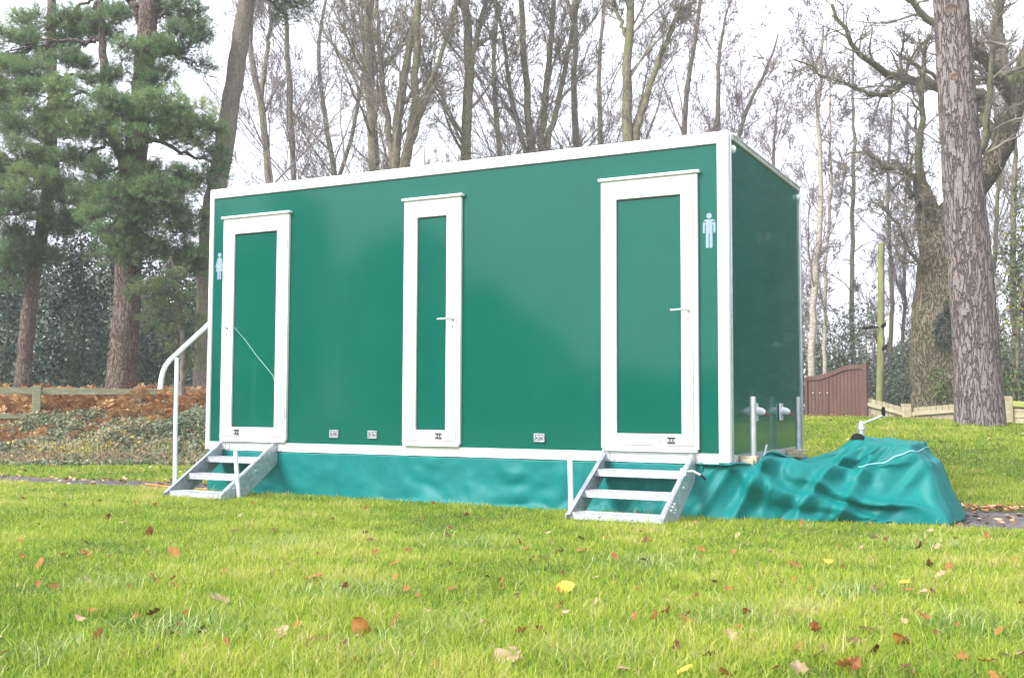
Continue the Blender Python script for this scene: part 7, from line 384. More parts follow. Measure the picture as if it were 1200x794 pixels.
-1,3,3,-3,-4,-1,2,-2,1,2,-3,0,0,0,1,7,-7,0,4,-8,2,3,1,0,-1,-3,2,-1,3,1,-2,-1,-1,3,-3,2,-2,1,-5,-4,9,1,-1,-5,5,0,-2,-1,1,0,1,-1,2,-5,3,-1,-1,2,4,-7,-1,6,1,-1,0,-2,-1,-1,0,1,-1,0,0,1,3,-1,-1,-1,2,2,-7,-2,-3,7,4,0,-1,-1,-4,4,2,-8,0,5,0,4,-3,-2,-2,-1,2,2,1,1,0,-2,2,0,-1,0,0,0,-1,1,-1,0,-2,3,0,-1,1,0,0,-1,0,-5,1,0,0,1,1,-1,-3,-1,-4,-1,4,-3,0,6,0,-2,-4,1,3,4,-3,-3,-1,2,-3,0,3,0,1,-1,-1,-1,7,-6,-2,3,-1,0,2,0,0,-3,-1,1,-1,3,3,-4,1,-2,3,-4,3,-2,1,-5,-4,9,0,-1,-6,6,0,-2,-2,2,0,2,-1,1,-6,5,-2,-1,1,5,-4,-3,6,0,0,-2,-3,1,-1,-1,0,1,-2,1,3,2,-3,2,-3,4,1,-3,-4,-1,8,0,-1,-1,-2,-1,3,0,-6,0,5,0,4,-5,-1,-2,-1,3,1,1,2,-1,-2,2,1,-1,-1,0,0,-1,1,-1,-1,-2,3,1,-1,1,0,0,-1,-1,-5,2,-1,-1,2,1,-1,-2,-1,-5,-3,5,-4,3,5,-4,3,-4,0,4,4,-4,-3,0,1,-3,0,3,1,2,-1,-2,-2,8,-6,-2,0,5,0,-1,0,-2,-5,2,2,-1,1,6,-4,-2,-1,3,-4,3,-2,3,-6,-4,9,-1,-1,-6,6,0,-2,-2,1,1,3,-2,1,-6,5,-1,-2,0,4,2,-4,3,2,-2,-4,-2,2,-1,-1,-1,2,-3,-2,7,0,-2,3,-4,5,0,0,0,-1,4,2,-5,-1,-1,0,4,-5,-4,1,5,0,4,-7,0,-2,-1,3,2,0,2,-1,-2,2,1,-1,-1,1,-2,0,0,
-1,-1,-3,4,1,1,0,0,1,-2,-1,-6,2,0,-2,2,2,-1,-3,-1,-4,-5,5,-4,-1,6,-3,5,-2,-2,5,4,-3,-2,-2,3,-3,-1,2,2,4,-3,-2,-2,8,-5,-2,-2,3,2,-1,-1,-2,-3,3,1,-1,0,6,-2,-2,-2,4,-4,3,-3,4,-5,-4,8,-1,-1,-6,6,-1,-2,-2,1,1,2,0,0,-6,6,-2,-2,-1,3,2,1,2,2,-3,-4,-2,0,-1,0,-2,1,-3,-1,3,5,0,2,-6,4,4,2,2,-10,3,2,0,-2,0,3,-1,-5,-3,1,6,0,3,-7,0,-1,-3,4,2,1,1,-1,-2,2,2,-1,-1,0,-2,0,0,-2,-1,-3,4,2,1,1,-1,2,-2,-2,-6,2,0,-3,1,3,0,-4,-1,-5,-6,5,-3,-3,6,-3,5,0,-2,6,4,-2,-1,-4,4,-3,0,1,2,5,-5,-1,-3,9,-3,-4,-3,1,3,0,-1,-3,0,3,0,-1,-1,6,-2,-3,0,4,-4,4,-4,5,-5,-3,7,-2,0,-7,6,0,-3,-2,1,1,2,0,-1,-6,5,0,-1,-2,1,3,0,5,2,-1,-6,-1,-2,-2,0,-2,2,-2,-5,3,7,-5,6,-4,3,3,2,-1,-10,4,3,1,2,2,-4,2,-5,-4,2,6,1,2,-7,0,-2,-1,3,2,1,1,-1,-2,2,2,0,-1,-1,-2,0,0,-3,-2,-3,6,2,1,1,0,0,-4,0,-6,2,1,-4,0,4,-1,-7,0,-3,-7,4,-3,-4,8,-3,5,0,-2,8,4,-2,0,-5,4,-3,0,2,1,4,-5,0,-4,9,-3,-2,-1,-2,0,2,-2,-2,3,2,0,-2,-1,4,-2,-2,0,6,-5,4,-2,3,-4,-2,7,-4,0,-6,6,-1,-3,-2,0,1,4,0,-2,-6,4,1,-1,-3,1,1,0,5,2,3,-4,-3,-4,-2,-1,0,0,0,-4,-1,8,-7,9,-3,2,3,0,-1,-10,5,3,
3,3,0,-5,0,-4,-2,3,7,0,2,-7,0,-1,-2,3,2,1,0,0,-2,1,3,1,-1,-1,-4,0,1,-3,-3,-2,5,3,2,0,1,-3,-4,2,-6,2,1,-4,-1,3,-3,-8,-2,-3,-3,3,-4,-5,11,-3,5,1,-2,8,5,-1,1,-7,6,-3,-1,2,3,1,-6,1,-5,11,-2,-4,3,-5,-2,1,1,-2,5,2,-2,-1,-2,3,-3,-1,0,7,-5,4,-1,2,-6,2,7,-5,0,-6,7,-2,-4,-2,0,1,1,1,-1,-5,4,1,0,-3,0,0,-1,4,1,2,2,-5,-3,-3,-3,2,0,1,-4,-4,10,-10,11,-3,3,2,1,-1,-11,5,5,3,3,-1,-6,0,-4,-1,4,7,2,0,-7,0,-1,-1,3,2,-1,1,-1,-1,1,4,0,0,-1,-4,-1,1,-2,-4,-1,5,3,2,1,-2,-4,-4,2,-5,2,2,-4,0,-1,-4,-10,2,-4,0,-1,-6,-4,12,-3,6,1,-1,9,5,0,1,-7,6,-2,-1,2,4,-4,-5,3,-5,11,-2,-4,4,-5,-1,-2,0,4,2,3,-3,-2,-2,3,-3,-2,0,8,-5,4,-1,2,-7,3,8,-6,0,-5,7,-2,-4,-3,0,0,-1,3,0,-6,4,2,0,-2,0,1,-3,3,-3,1,2,2,-6,-2,-3,2,0,-1,-2,-5,9,-10,11,-2,4,1,2,-1,-9,5,6,2,1,0,-6,-1,-4,0,5,7,3,-2,-7,1,-2,0,2,2,-2,2,-1,-1,1,3,1,1,-1,-5,-1,2,-3,-3,-1,5,3,2,0,-4,-3,-5,3,-7,3,2,-2,-2,-3,-5,-10,2,-2,-1,-2,-6,-5,14,-2,6,1,0,10,6,0,2,-8,5,0,-1,2,3,-4,-7,4,-4,12,-3,-4,5,-4,-1,-1,1,2,0,4,-4,-1,-1,2,-4,-2,-1,9,-5,4,-1,1,-7,2,12,-7,-1,-5,8,-3,-2,-6,0,1,-4,5,0,-5,3,3,
1,-2,1,-1,-3,1,-5,0,3,3,-3,-2,-5,2,1,-1,-3,-5,9,-11,12,-3,6,2,3,0,-8,5,6,0,1,-1,-4,-3,-4,1,5,6,-4,5,-7,1,-1,-1,3,1,-2,2,0,-3,1,3,1,-3,4,-5,-1,2,-2,-2,-1,5,3,1,-5,-1,-3,-6,3,-7,0,-1,2,-3,-4,-5,-10,2,-1,-2,-2,-6,-4,14,0,6,1,2,10,7,1,2,-8,4,2,-1,4,-1,-5,-6,5,-3,12,-3,-5,5,-2,0,0,1,0,0,2,-4,-1,1,2,-5,-2,-1,9,-6,3,-1,2,-8,2,14,-7,-3,-4,8,-2,-3,-8,1,1,-5,7,0,-5,3,3,1,0,1,0,-6,-2,-7,0,2,1,7,-4,-3,-2,-1,0,-3,-5,10,-11,12,-1,6,4,2,2,-6,6,3,-3,-2,2,-1,-4,-5,0,6,2,-6,7,-5,2,-1,0,2,0,-1,2,-3,3,0,0,-4,-1,5,-1,-2,2,-1,-2,0,4,3,-4,-5,0,-2,-3,-4,-11,1,3,1,-2,-4,-6,-10,3,-2,-4,0,-5,-5,16,0,6,2,2,11,8,1,2,-7,3,3,0,1,-1,-4,-6,5,-2,12,-4,-5,5,-2,3,0,0,-2,0,2,-3,-1,1,3,-5,-3,-2,10,-7,3,-2,2,-8,1,18,-7,-5,-4,9,-2,-4,-8,0,-2,-3,7,3,-4,1,3,1,0,2,-8,0,-4,-8,-1,0,3,8,0,-9,1,-1,-2,0,-5,10,-11,12,1,8,3,4,2,-4,3,-1,-6,-2,2,-1,2,-6,2,1,-1,-6,8,2,0,-2,1,2,0,-1,-2,1,-4,1,0,-4,1,5,2,0,1,0,-1,-1,3,0,-4,-5,-1,-2,-6,-3,-12,4,2,0,-2,-4,-5,-10,4,-4,-4,0,-5,-5,17,3,4,1,5,11,8,3,3,-6,3,1,-1,-1,1,-3,-6,6,-1,12,-5,-7,5,-1,2,1,-1,-2,0,3,-3,
0,1,5,-6,-3,-3,11,-9,3,-2,1,-8,1,19,-7,-7,-3,10,-1,-4,-7,-5,-2,-2,4,7,-3,1,0,0,3,0,-11,-2,0,-9,-2,0,3,7,-1,-5,-1,-1,-4,0,0,10,-10,12,3,5,3,5,2,-11,4,0,-4,-2,-2,1,8,-2,-5,-1,0,-6,8,4,1,1,1,-1,-1,-1,-2,-2,-5,2,1,-5,4,3,2,1,2,1,1,-1,0,-4,0,-5,-2,-4,-6,-3,-12,5,2,-1,-1,-3,-6,-10,5,-4,-6,0,-4,-6,16,3,5,3,4,11,9,3,3,-8,4,2,-1,-1,0,-2,-5,6,-1,12,-5,-8,3,-1,2,1,-1,-3,2,3,-3,1,3,5,-6,-3,-4,12,-10,3,-3,1,-8,-1,21,-8,-7,-2,10,0,-5,-5,-6,-3,-2,0,1,3,1,-3,2,1,0,-9,-5,1,-8,-1,-3,3,7,-2,-4,-2,-1,-3,2,3,3,-3,10,1,5,2,4,-1,-10,7,2,-4,-3,-4,2,6,5,-7,-5,3,-6,9,0,5,0,-2,1,0,-2,-1,-3,-4,2,1,-4,2,4,1,1,2,0,0,3,-1,-5,1,-2,-5,-4,-6,-2,-11,4,1,0,-1,-5,-3,-10,3,2,-10,-1,-5,-6,16,3,4,3,3,12,9,3,3,-10,5,2,0,0,-2,0,-6,7,0,12,-6,-9,0,-2,4,0,-2,-1,3,3,-3,3,3,6,-6,-3,-5,12,-10,4,-3,0,-9,-1,20,-8,-7,-2,12,0,-5,-5,-1,1,-3,0,-13,-1,0,-3,3,1,0,-9,-3,1,-8,0,-3,3,5,-2,-6,-1,0,11,4,4,-3,2,-7,0,5,2,4,-2,-8,5,2,-4,-3,-2,1,7,6,-9,-4,4,-3,4,2,3,2,-3,1,0,-2,0,-3,-2,0,3,-3,1,4,-1,0,2,-1,1,4,-2,-3,-2,-1,-4,-3,-5,-4,-7,2,-1,2,0,-1,-7,-7,8,-5,-10,-3,-7,-4,14,2,
3,2,3,13,10,3,-2,-2,0,0,0,1,1,0,1,-1,1,-3,1,1,0,1,-1,-1,1,-1,-1,0,0,3,0,-2,1,-1,2,-3,0,1,-1,2,-1,1,-1,-1,0,2,-2,1,1,-1,2,-1,1,-2,0,0,1,-1,2,0,-2,-1,0,3,-2,2,-2,0,-1,0,0,0,0,0,2,-2,2,-2,1,-1,2,-1,2,-2,0,-1,0,0,0,0,0,0,0,1,0,0,-1,1,-1,0,0,1,1,1,-1,0,-1,-1,1,2,-1,-1,2,-2,0,1,-2,0,0,0,1,1,0,0,0,0,1,-3,1,2,-1,1,-1,-1,-1,2,-1,-1,0,0,1,-1,0,0,0,0,0,0,0,-12,-3,0,0,0,1,1,0,1,-1,1,-2,0,2,-1,1,-1,0,0,-1,-1,1,0,2,0,-2,2,-2,2,-2,0,0,0,2,-2,2,-1,-1,0,1,-1,1,1,-1,2,-1,1,-2,0,0,1,-2,2,1,-2,-1,0,2,-1,1,-2,0,0,0,0,0,0,0,1,-1,2,-2,1,-1,1,0,1,-2,0,-1,0,0,0,0,0,1,0,0,0,1,-1,0,0,0,0,0,2,0,0,0,-1,-1,1,2,-1,-1,2,-2,0,1,-2,0,0,0,1,0,1,0,0,0,0,-2,0,3,-2,1,0,-1,-1,1,-1,-1,0,0,0,0,0,0,0,0,0,1,-1,-23,-3,0,1,-1,1,1,0,0,0,1,-2,1,1,-2,1,-1,0,1,-1,-1,1,0,3,0,-2,1,-1,1,-2,0,1,0,2,-2,2,-1,-1,0,0,0,1,0,0,2,-1,1,-2,0,0,1,-2,2,1,-3,-1,1,2,-2,2,-2,0,0,0,0,0,0,0,1,-1,2,-2,1,-1,1,-1,1,-2,0,-1,0,1,0,-1,0,1,1,0,0,0,0,0,0,0,0,0,2,0,-1,1,-1,-1,1,2,-1,-1,2,-2,
0,0,-1,0,0,0,1,0,1,0,0,-1,1,-3,1,2,-1,1,-1,0,-2,2,-1,-1,-1,0,0,0,0,0,0,0,0,1,-1,-34,-2,0,0,0,0,1,0,1,0,1,-2,1,0,-2,0,-1,1,1,-1,-1,1,0,4,0,-2,1,-2,2,-2,0,1,0,2,-2,2,-1,-2,0,1,-1,2,0,0,2,-1,1,-3,1,0,1,-2,2,1,-3,-1,0,3,-2,1,-1,0,0,0,-1,0,1,-1,2,-2,3,-2,1,-1,1,-1,0,-2,-1,-1,2,0,0,0,0,1,1,-1,0,1,-1,1,-1,0,0,1,1,1,-1,1,-1,-1,1,2,-2,0,2,-2,0,0,-1,0,0,0,1,0,1,0,0,-1,1,-3,1,2,-1,1,-1,-1,-1,2,-1,-2,0,0,0,0,-1,0,0,0,0,1,0,-44,-3,0,1,-1,1,0,0,1,0,2,-2,1,0,-4,0,-1,1,1,-1,-1,2,1,3,1,-2,1,-2,1,-1,0,1,0,2,-2,1,0,-2,0,1,-1,2,0,0,1,0,0,-2,1,0,1,-3,2,2,-3,-2,1,3,-1,1,-2,0,0,-1,-1,1,1,-1,1,-1,3,-3,2,-1,1,-2,1,-3,-1,-1,2,0,1,-1,0,2,0,0,-1,1,0,1,-1,0,0,0,2,0,0,1,-1,-1,0,2,-1,0,1,-1,0,0,-1,0,0,0,1,0,1,0,0,-1,1,-3,1,2,-1,1,-1,-1,-1,2,-1,-2,-1,0,1,-1,0,0,-1,1,0,0,0,-55,-2,0,1,-1,1,0,0,1,0,2,-1,-1,1,-5,0,-1,0,2,-1,-1,2,1,4,1,-2,1,-2,1,-1,0,1,0,1,-2,1,0,-1,0,0,0,2,0,0,1,-1,1,-2,0,1,1,-3,2,1,-2,-2,0,4,-2,2,-2,0,-1,-1,0,0,1,-1,1,-1,4,-3,1,0,1,-2,0,-2,-1,
-1,2,0,0,0,1,1,0,-1,0,1,-1,2,-1,0,0,0,2,0,0,1,-1,-1,0,2,-1,-1,2,-1,0,0,-1,-1,0,1,1,0,0,1,0,-1,1,-3,1,2,-1,1,-1,-1,-1,2,-1,-2,-1,1,0,-1,0,0,0,0,0,0,-1,-65,-2,0,1,-1,1,0,0,1,0,2,-1,-1,1,-4,-1,-1,1,1,-1,0,1,1,4,1,-2,1,-2,1,-1,0,1,-1,2,-3,1,0,0,0,0,0,2,0,0,1,-1,1,-2,0,1,1,-3,2,1,-2,-2,0,3,0,1,-3,0,0,-1,0,0,1,-1,1,-1,3,-2,1,0,1,-1,-1,-2,-1,-1,2,0,0,0,1,1,0,-1,0,1,-1,2,-1,0,0,0,2,0,0,1,-1,-1,0,2,-1,-1,2,-2,0,1,-1,-1,0,1,1,0,0,0,1,-1,1,-3,1,2,-1,1,-1,-1,-1,2,-1,-1,-1,0,0,-1,0,0,0,0,0,0,0,-75,-2,0,1,-1,1,0,0,1,0,2,-1,-1,1,-2,-2,-1,0,1,-1,-1,2,1,3,1,-2,1,-1,1,-1,0,1,-1,2,-3,1,0,0,0,0,-1,2,1,0,1,-1,1,-2,0,1,1,-3,2,1,-2,-2,0,3,-1,1,-2,-1,0,0,0,0,0,-1,1,-1,4,-2,1,-1,2,-1,-1,-2,-1,0,1,0,0,0,1,1,0,-1,0,1,-1,2,-1,0,0,0,2,0,0,1,-1,-1,0,2,-1,-1,2,-2,0,1,-2,0,0,1,0,1,0,0,1,-1,1,-3,0,3,-1,1,-1,-1,-1,2,-1,-1,-1,0,0,-1,0,0,0,0,0,0,0,-85,-2,0,0,-1,2,1,0,0,0,2,-1,0,0,-2,-1,-2,0,1,-1,-1,2,0,4,1,-2,1,-1,1,-1,0,1,-1,2,-3,1,0,0,-1,0,0,2,1,-1,2,-1,1,-2,0,0,
2,-3,1,1,-1,-2,0,3,-1,1,-3,0,0,0,-1,1,-1,-1,2,-1,3,-1,1,-1,2,-1,0,-3,-1,0,1,0,0,0,1,1,0,-1,0,1,-1,2,-1,0,-1,1,1,1,-1,2,-1,-1,0,2,-1,-1,2,-2,0,1,-2,-1,0,1,1,0,1,0,1,-1,1,-4,1,3,-1,1,-1,-1,-1,2,-1,-1,-1,1,-1,-1,1,-1,0,-1,1,0,0,-95,-2,-1,0,0,1,2,0,1,-1,1,-1,0,1,-2,0,-2,-1,1,-1,0,1,0,3,1,0,0,-1,1,-1,0,1,-1,2,-3,1,0,0,-1,0,0,2,1,-1,2,-1,1,-2,0,0,2,-3,1,1,-2,0,-1,3,-1,1,-3,0,0,0,-1,0,0,-1,2,-2,4,-2,2,-1,2,-1,0,-3,0,-1,1,0,0,0,1,1,-1,0,0,1,-1,2,-2,0,0,0,2,1,-1,2,-1,-1,0,2,-1,-1,2,-2,0,0,-1,-1,0,1,1,0,1,0,1,-1,1,-4,1,3,-1,1,-1,-1,-1,2,-1,0,-2,1,0,-1,1,-2,0,-1,0,1,0,-105,-3,0,-1,0,2,1,1,1,-1,0,0,0,1,-2,0,-2,-1,1,-1,0,1,0,3,0,0,1,-2,2,-1,0,1,-1,2,-3,1,0,-1,0,0,0,2,1,-1,2,-1,1,-2,0,0,2,-3,1,0,-2,0,0,3,-1,1,-3,0,0,-1,0,0,0,-1,2,-1,3,-2,2,-1,1,0,0,-2,-2,-1,1,1,0,0,2,0,-1,0,0,1,-1,2,-2,0,0,0,2,1,-1,1,-1,0,0,2,-1,-1,2,-2,0,0,-2,-1,0,1,1,1,1,0,1,-1,0,-3,1,3,-1,1,-1,-1,-1,2,-1,0,-2,1,1,-1,0,-2,0,-1,0,1,0,-115,-3,-1,0,0,1,2,1,0,-1,0,0,1,1,-2,0,-2,-1,1,-1,0,
1,0,2,0,0,1,-2,2,0,0,1,-1,2,-3,1,0,-1,0,0,0,2,1,-1,2,-1,1,-2,0,0,1,-2,1,0,-2,-1,1,3,-1,1,-3,0,0,-1,0,0,0,-1,2,0,1,1,0,-1,1,-1,1,-2,-3,-1,2,1,1,0,0,-1,0,1,0,1,-1,1,-1,0,0,0,2,1,-1,1,-1,0,0,2,-1,-1,2,-2,-1,1,-2,-1,0,1,1,1,1,0,0,0,0,-3,1,3,-1,1,-1,-1,0,2,-1,-1,-1,0,2,-2,1,-2,-2,0,0,1,-1,-125,-3,-1,-1,0,2,2,1,0,-2,0,0,1,1,-1,0,-2,-1,1,0,-1,1,-1,3,0,-1,1,-2,2,0,0,2,-1,2,-3,1,0,-1,0,0,0,2,1,-1,2,-1,1,-2,0,0,1,-2,1,0,-2,0,0,3,-1,1,-2,-1,0,-1,0,0,0,-1,2,0,1,1,0,-1,1,-1,0,-2,-2,-1,2,0,1,1,-1,0,0,1,0,1,-1,1,-1,0,0,0,2,1,-1,1,-1,0,0,2,-1,-1,2,-2,-1,1,-2,-1,0,1,1,1,1,0,0,0,0,-3,1,3,-1,1,-1,0,0,3,-1,-3,-1,0,2,-1,0,-2,-2,0,0,1,-1,-135,-4,0,-1,0,2,2,1,-1,-2,0,0,2,1,0,-1,-2,0,0,0,-1,1,-1,3,-1,-1,1,-2,2,1,0,2,-1,2,-3,1,1,-2,0,0,0,2,1,-1,2,-2,2,-2,0,0,1,-2,1,0,-3,1,0,3,-1,1,-2,-1,0,-1,0,0,0,-1,2,0,1,2,0,-2,0,-1,1,-2,-3,0,1,1,1,0,0,0,0,0,1,1,-1,1,-1,0,0,0,2,1,-1,1,-1,-1,1,2,-1,-1,2,-2,-1,1,-2,-1,0,1,1,1,1,0,0,0,0,-3,1,3,-1,1,-1,0,1,2,-1,-4,0,1,2,
-2,0,-2,-2,0,0,1,-1,-145,-4,-1,0,0,2,2,0,-1,-3,1,1,2,1,0,-1,-1,-1,0,0,-1,1,-1,3,-1,-1,0,-2,3,1,0,1,0,1,-3,2,1,-2,0,0,0,2,1,-1,2,-2,2,-2,0,0,1,-2,1,0,-3,1,0,3,-1,1,-2,-1,0,-1,0,0,0,-1,2,1,1,1,0,-2,1,-1,0,-2,-3,0,2,0,1,0,0,0,0,0,1,1,0,0,-1,0,0,0,2,1,-1,1,-1,-1,1,2,-1,-1,2,-2,-1,1,-2,-1,0,1,1,1,1,0,0,0,0,-4,2,3,-1,1,-1,1,1,1,-2,-3,1,1,2,-2,-1,-2,-2,-1,1,1,-1,-155,-4,-1,0,0,2,2,0,-2,-2,1,0,2,2,0,-1,-1,-1,1,0,-2,1,-1,3,-1,-1,0,-2,2,1,0,2,-1,2,-3,2,1,-2,0,0,0,2,1,-1,1,-1,2,-3,1,0,1,-2,1,0,-3,1,0,3,0,1,-3,0,-1,-1,0,0,0,-1,3,0,1,2,-1,-2,1,-1,0,-2,-2,-1,2,0,1,0,0,0,0,0,1,1,2,-2,-1,0,0,0,2,1,-1,1,-1,-1,1,1,-1,1,1,-2,-1,1,-2,-1,0,1,1,1,1,-1,0,1,0,-4,3,4,-3,1,0,1,1,1,-2,-3,1,1,2,-3,-1,-2,-2,-1,1,0,0,-165,-4,-1,0,0,3,0,0,-1,-3,1,1,2,2,-1,0,-1,0,1,-1,-2,1,-1,3,-1,-1,-1,-2,3,1,0,1,0,2,-3,2,1,-2,0,0,0,2,1,-1,1,-1,2,-3,1,0,1,-2,1,0,-3,1,0,4,0,1,-3,1,-3,-1,0,-1,1,-1,3,0,1,2,-1,-2,0,0,0,-2,-2,0,1,0,1,0,0,0,0,0,1,2,2,-3,-1,0,0,0,2,1,-1,1,-1,-1,0,2,2,-1,
0,-2,-1,1,-2,-1,0,1,1,1,1,-1,0,0,2,1,1,1,-3,1,1,0,1,1,-1,-2,-1,0,3,-3,-2,-2,-2,-1,1,0,0,-176,-3,-1,0,0,2,0,1,-2,-2,2,1,1,2,-1,0,-1,0,1,-2,-1,1,-1,3,-1,-1,0,-3,3,1,0,1,-1,2,-3,2,2,-2,0,0,0,2,1,-1,1,-1,2,-3,1,0,1,-2,1,0,-3,3,-2,4,1,1,-2,0,-4,-1,1,-2,1,1,1,1,0,2,-1,-2,0,-1,1,-2,0,-2,1,0,1,0,2,-2,0,1,0,4,2,-4,-2,0,0,0,2,1,-1,2,-2,2,-1,2,1,-1,0,-3,-1,1,-2,-1,0,1,1,1,1,-1,0,2,2,1,-1,2,-2,0,1,0,1,1,-1,-1,-2,0,2,-2,-3,-1,-2,-2,1,1,-1,-186,-3,0,-1,-1,2,1,0,-1,-2,2,1,1,2,-1,0,-1,0,1,-2,-2,2,-1,3,-1,-1,0,-3,3,1,0,1,-1,2,-3,2,2,-2,-1,0,1,2,0,0,1,-1,2,-1,-1,0,1,-2,2,-1,-2,4,0,1,1,1,-2,0,-3,0,-2,-1,1,3,1,-2,1,2,-2,-2,1,-1,0,-2,4,-4,0,0,0,3,0,-3,1,0,2,3,3,-4,-4,0,0,0,2,1,0,1,0,2,-1,1,2,-3,1,-3,-1,0,-2,-1,0,1,4,-1,1,-1,1,3,1,1,-2,2,-2,0,1,0,1,1,-1,0,-2,-1,2,-2,-2,-3,-2,-2,1,1,-1,-196,-4,-1,0,-1,2,1,1,-1,-2,2,1,1,1,-1,0,0,0,0,-1,-2,1,0,3,-1,0,-1,-3,3,1,0,1,-1,2,-4,3,2,-2,-1,0,1,2,0,0,1,-1,2,0,5,-6,1,0,0,0,-1,2,2,0,0,1,0,0,-2,0,-3,2,2,0,-1,-3,7,-5,0,-2,1,-1,1,
4,-1,-6,0,0,1,3,-1,2,-6,1,7,-1,2,-4,0,-3,-1,4,0,1,0,1,-1,2,-1,1,1,-1,0,-2,-1,0,-1,1,-4,1,5,-2,-1,1,1,3,0,1,-2,3,-3,1,1,-1,1,1,-2,1,-2,-1,2,-1,-3,-2,-1,-2,1,1,-1,-207,-4,-1,-1,0,2,1,1,0,-2,2,1,1,0,0,-1,0,0,1,-2,-2,1,0,4,-1,0,-1,-3,3,2,-1,1,-1,2,-4,3,2,-3,0,0,1,2,0,0,3,6,-1,0,0,0,0,0,0,0,7,-6,-1,0,1,0,-1,0,0,0,0,0,0,0,1,-1,1,-1,0,0,0,0,0,7,-7,0,0,0,0,0,0,0,7,-7,2,-2,1,5,-6,0,7,-7,0,0,0,0,0,0,1,-1,0,0,0,0,0,0,0,1,6,-7,0,5,-5,0,0,0,6,-6,0,5,-5,1,-1,0,0,2,-2,0,0,0,0,1,-1,0,0,0,0,0,0])
# ------------------------------------------------------------------ the toilet block
TR = thing('toilet_trailer', 'long dark green portable toilet block with white trim and three white-framed doors', 'toilet block', (-2.4, 1.1, -.4))
L_, W_, H_ = 4.822, 2.215, 2.35
MB().box(-L_ + .004, -.012, 0, .03, .06, H_ - .05).build('front_wall', M['panel'], TR)
MB().box(-.03, -.004, .034, W_ - .004, .055, H_ - .045).build('side_wall', M['side'], TR)
MB().box(-L_ + .004, -L_ + .03, .034, W_ - .004, .055, H_ - .045).build('side_wall', M['side'], TR)
MB().box(-L_ + .034, -.034, W_ - .03, W_ - .004, .055, H_ - .045).build('rear_wall', M['side'], TR)
MB().box(-L_ + .02, -.02, .02, W_ - .02, H_ - .03, H_ - .006).build('roof', M['roof'], TR)
MB().box(-L_ + .02, -.02, .05, W_ - .05, .0, .03).build('floor_pan', M['grey'], TR)
tt = MB().box(-L_ + .046, -.086, -.016, .05, H_ - .083, H_).box(-L_ + .046, -.086, -.020, -.016, H_ - .022, H_ - .003).build('roof_trim', M['white'], TR, .006)
MB().box(-L_, -L_ + .045, -.018, .05, 0.001, H_ + .001).build('corner_trim', M['white'], TR, .01, seg=3)
MB().box(-.085, -.002, -.022, .04, 0.006, H_ + .002).build('corner_trim', M['white'], TR, .014, seg=4)
MB().box(-.022, .004, .0405, .062, -.002, H_ - .002).build('corner_trim', M['alu'], TR, .006)
MB().box(-.022, .010, W_ - .03, W_ + .004, -.002, H_ - .001).build('corner_trim', M['alu'], TR, .008)
MB().box(-.04, .010, .063, W_ - .031, H_ - .050, H_ - .001).box(-.04, .016, .063, W_ - .031, H_ - .018, H_ - .006).build('roof_trim', M['alu'], TR, .004)
riv = MB().box(-L_ + .046, -.086, -.012, .05, 0, .072)
for i in range(28):
    x = -L_ + .12 + i * .165
    riv.tube([(x, -.011, .040), (x, -.015, .040)], .004, 8)
riv.build('base_trim', M['white'], TR)
riv = MB().box(-.03, .010, .063, W_ - .031, -.004, .062)
for i in range(12): riv.tube([(.009, .12 + i * .17, .045), (.0135, .12 + i * .17, .045)], .004, 8)
riv.build('base_trim', M['alu'], TR)
MB().box(-L_ + .05, -.09, .1, 2.0, -.12, -.004).box(-L_ + .05, -.09, .5, .6, -.25, -.12).build('chassis', M['black'], TR)

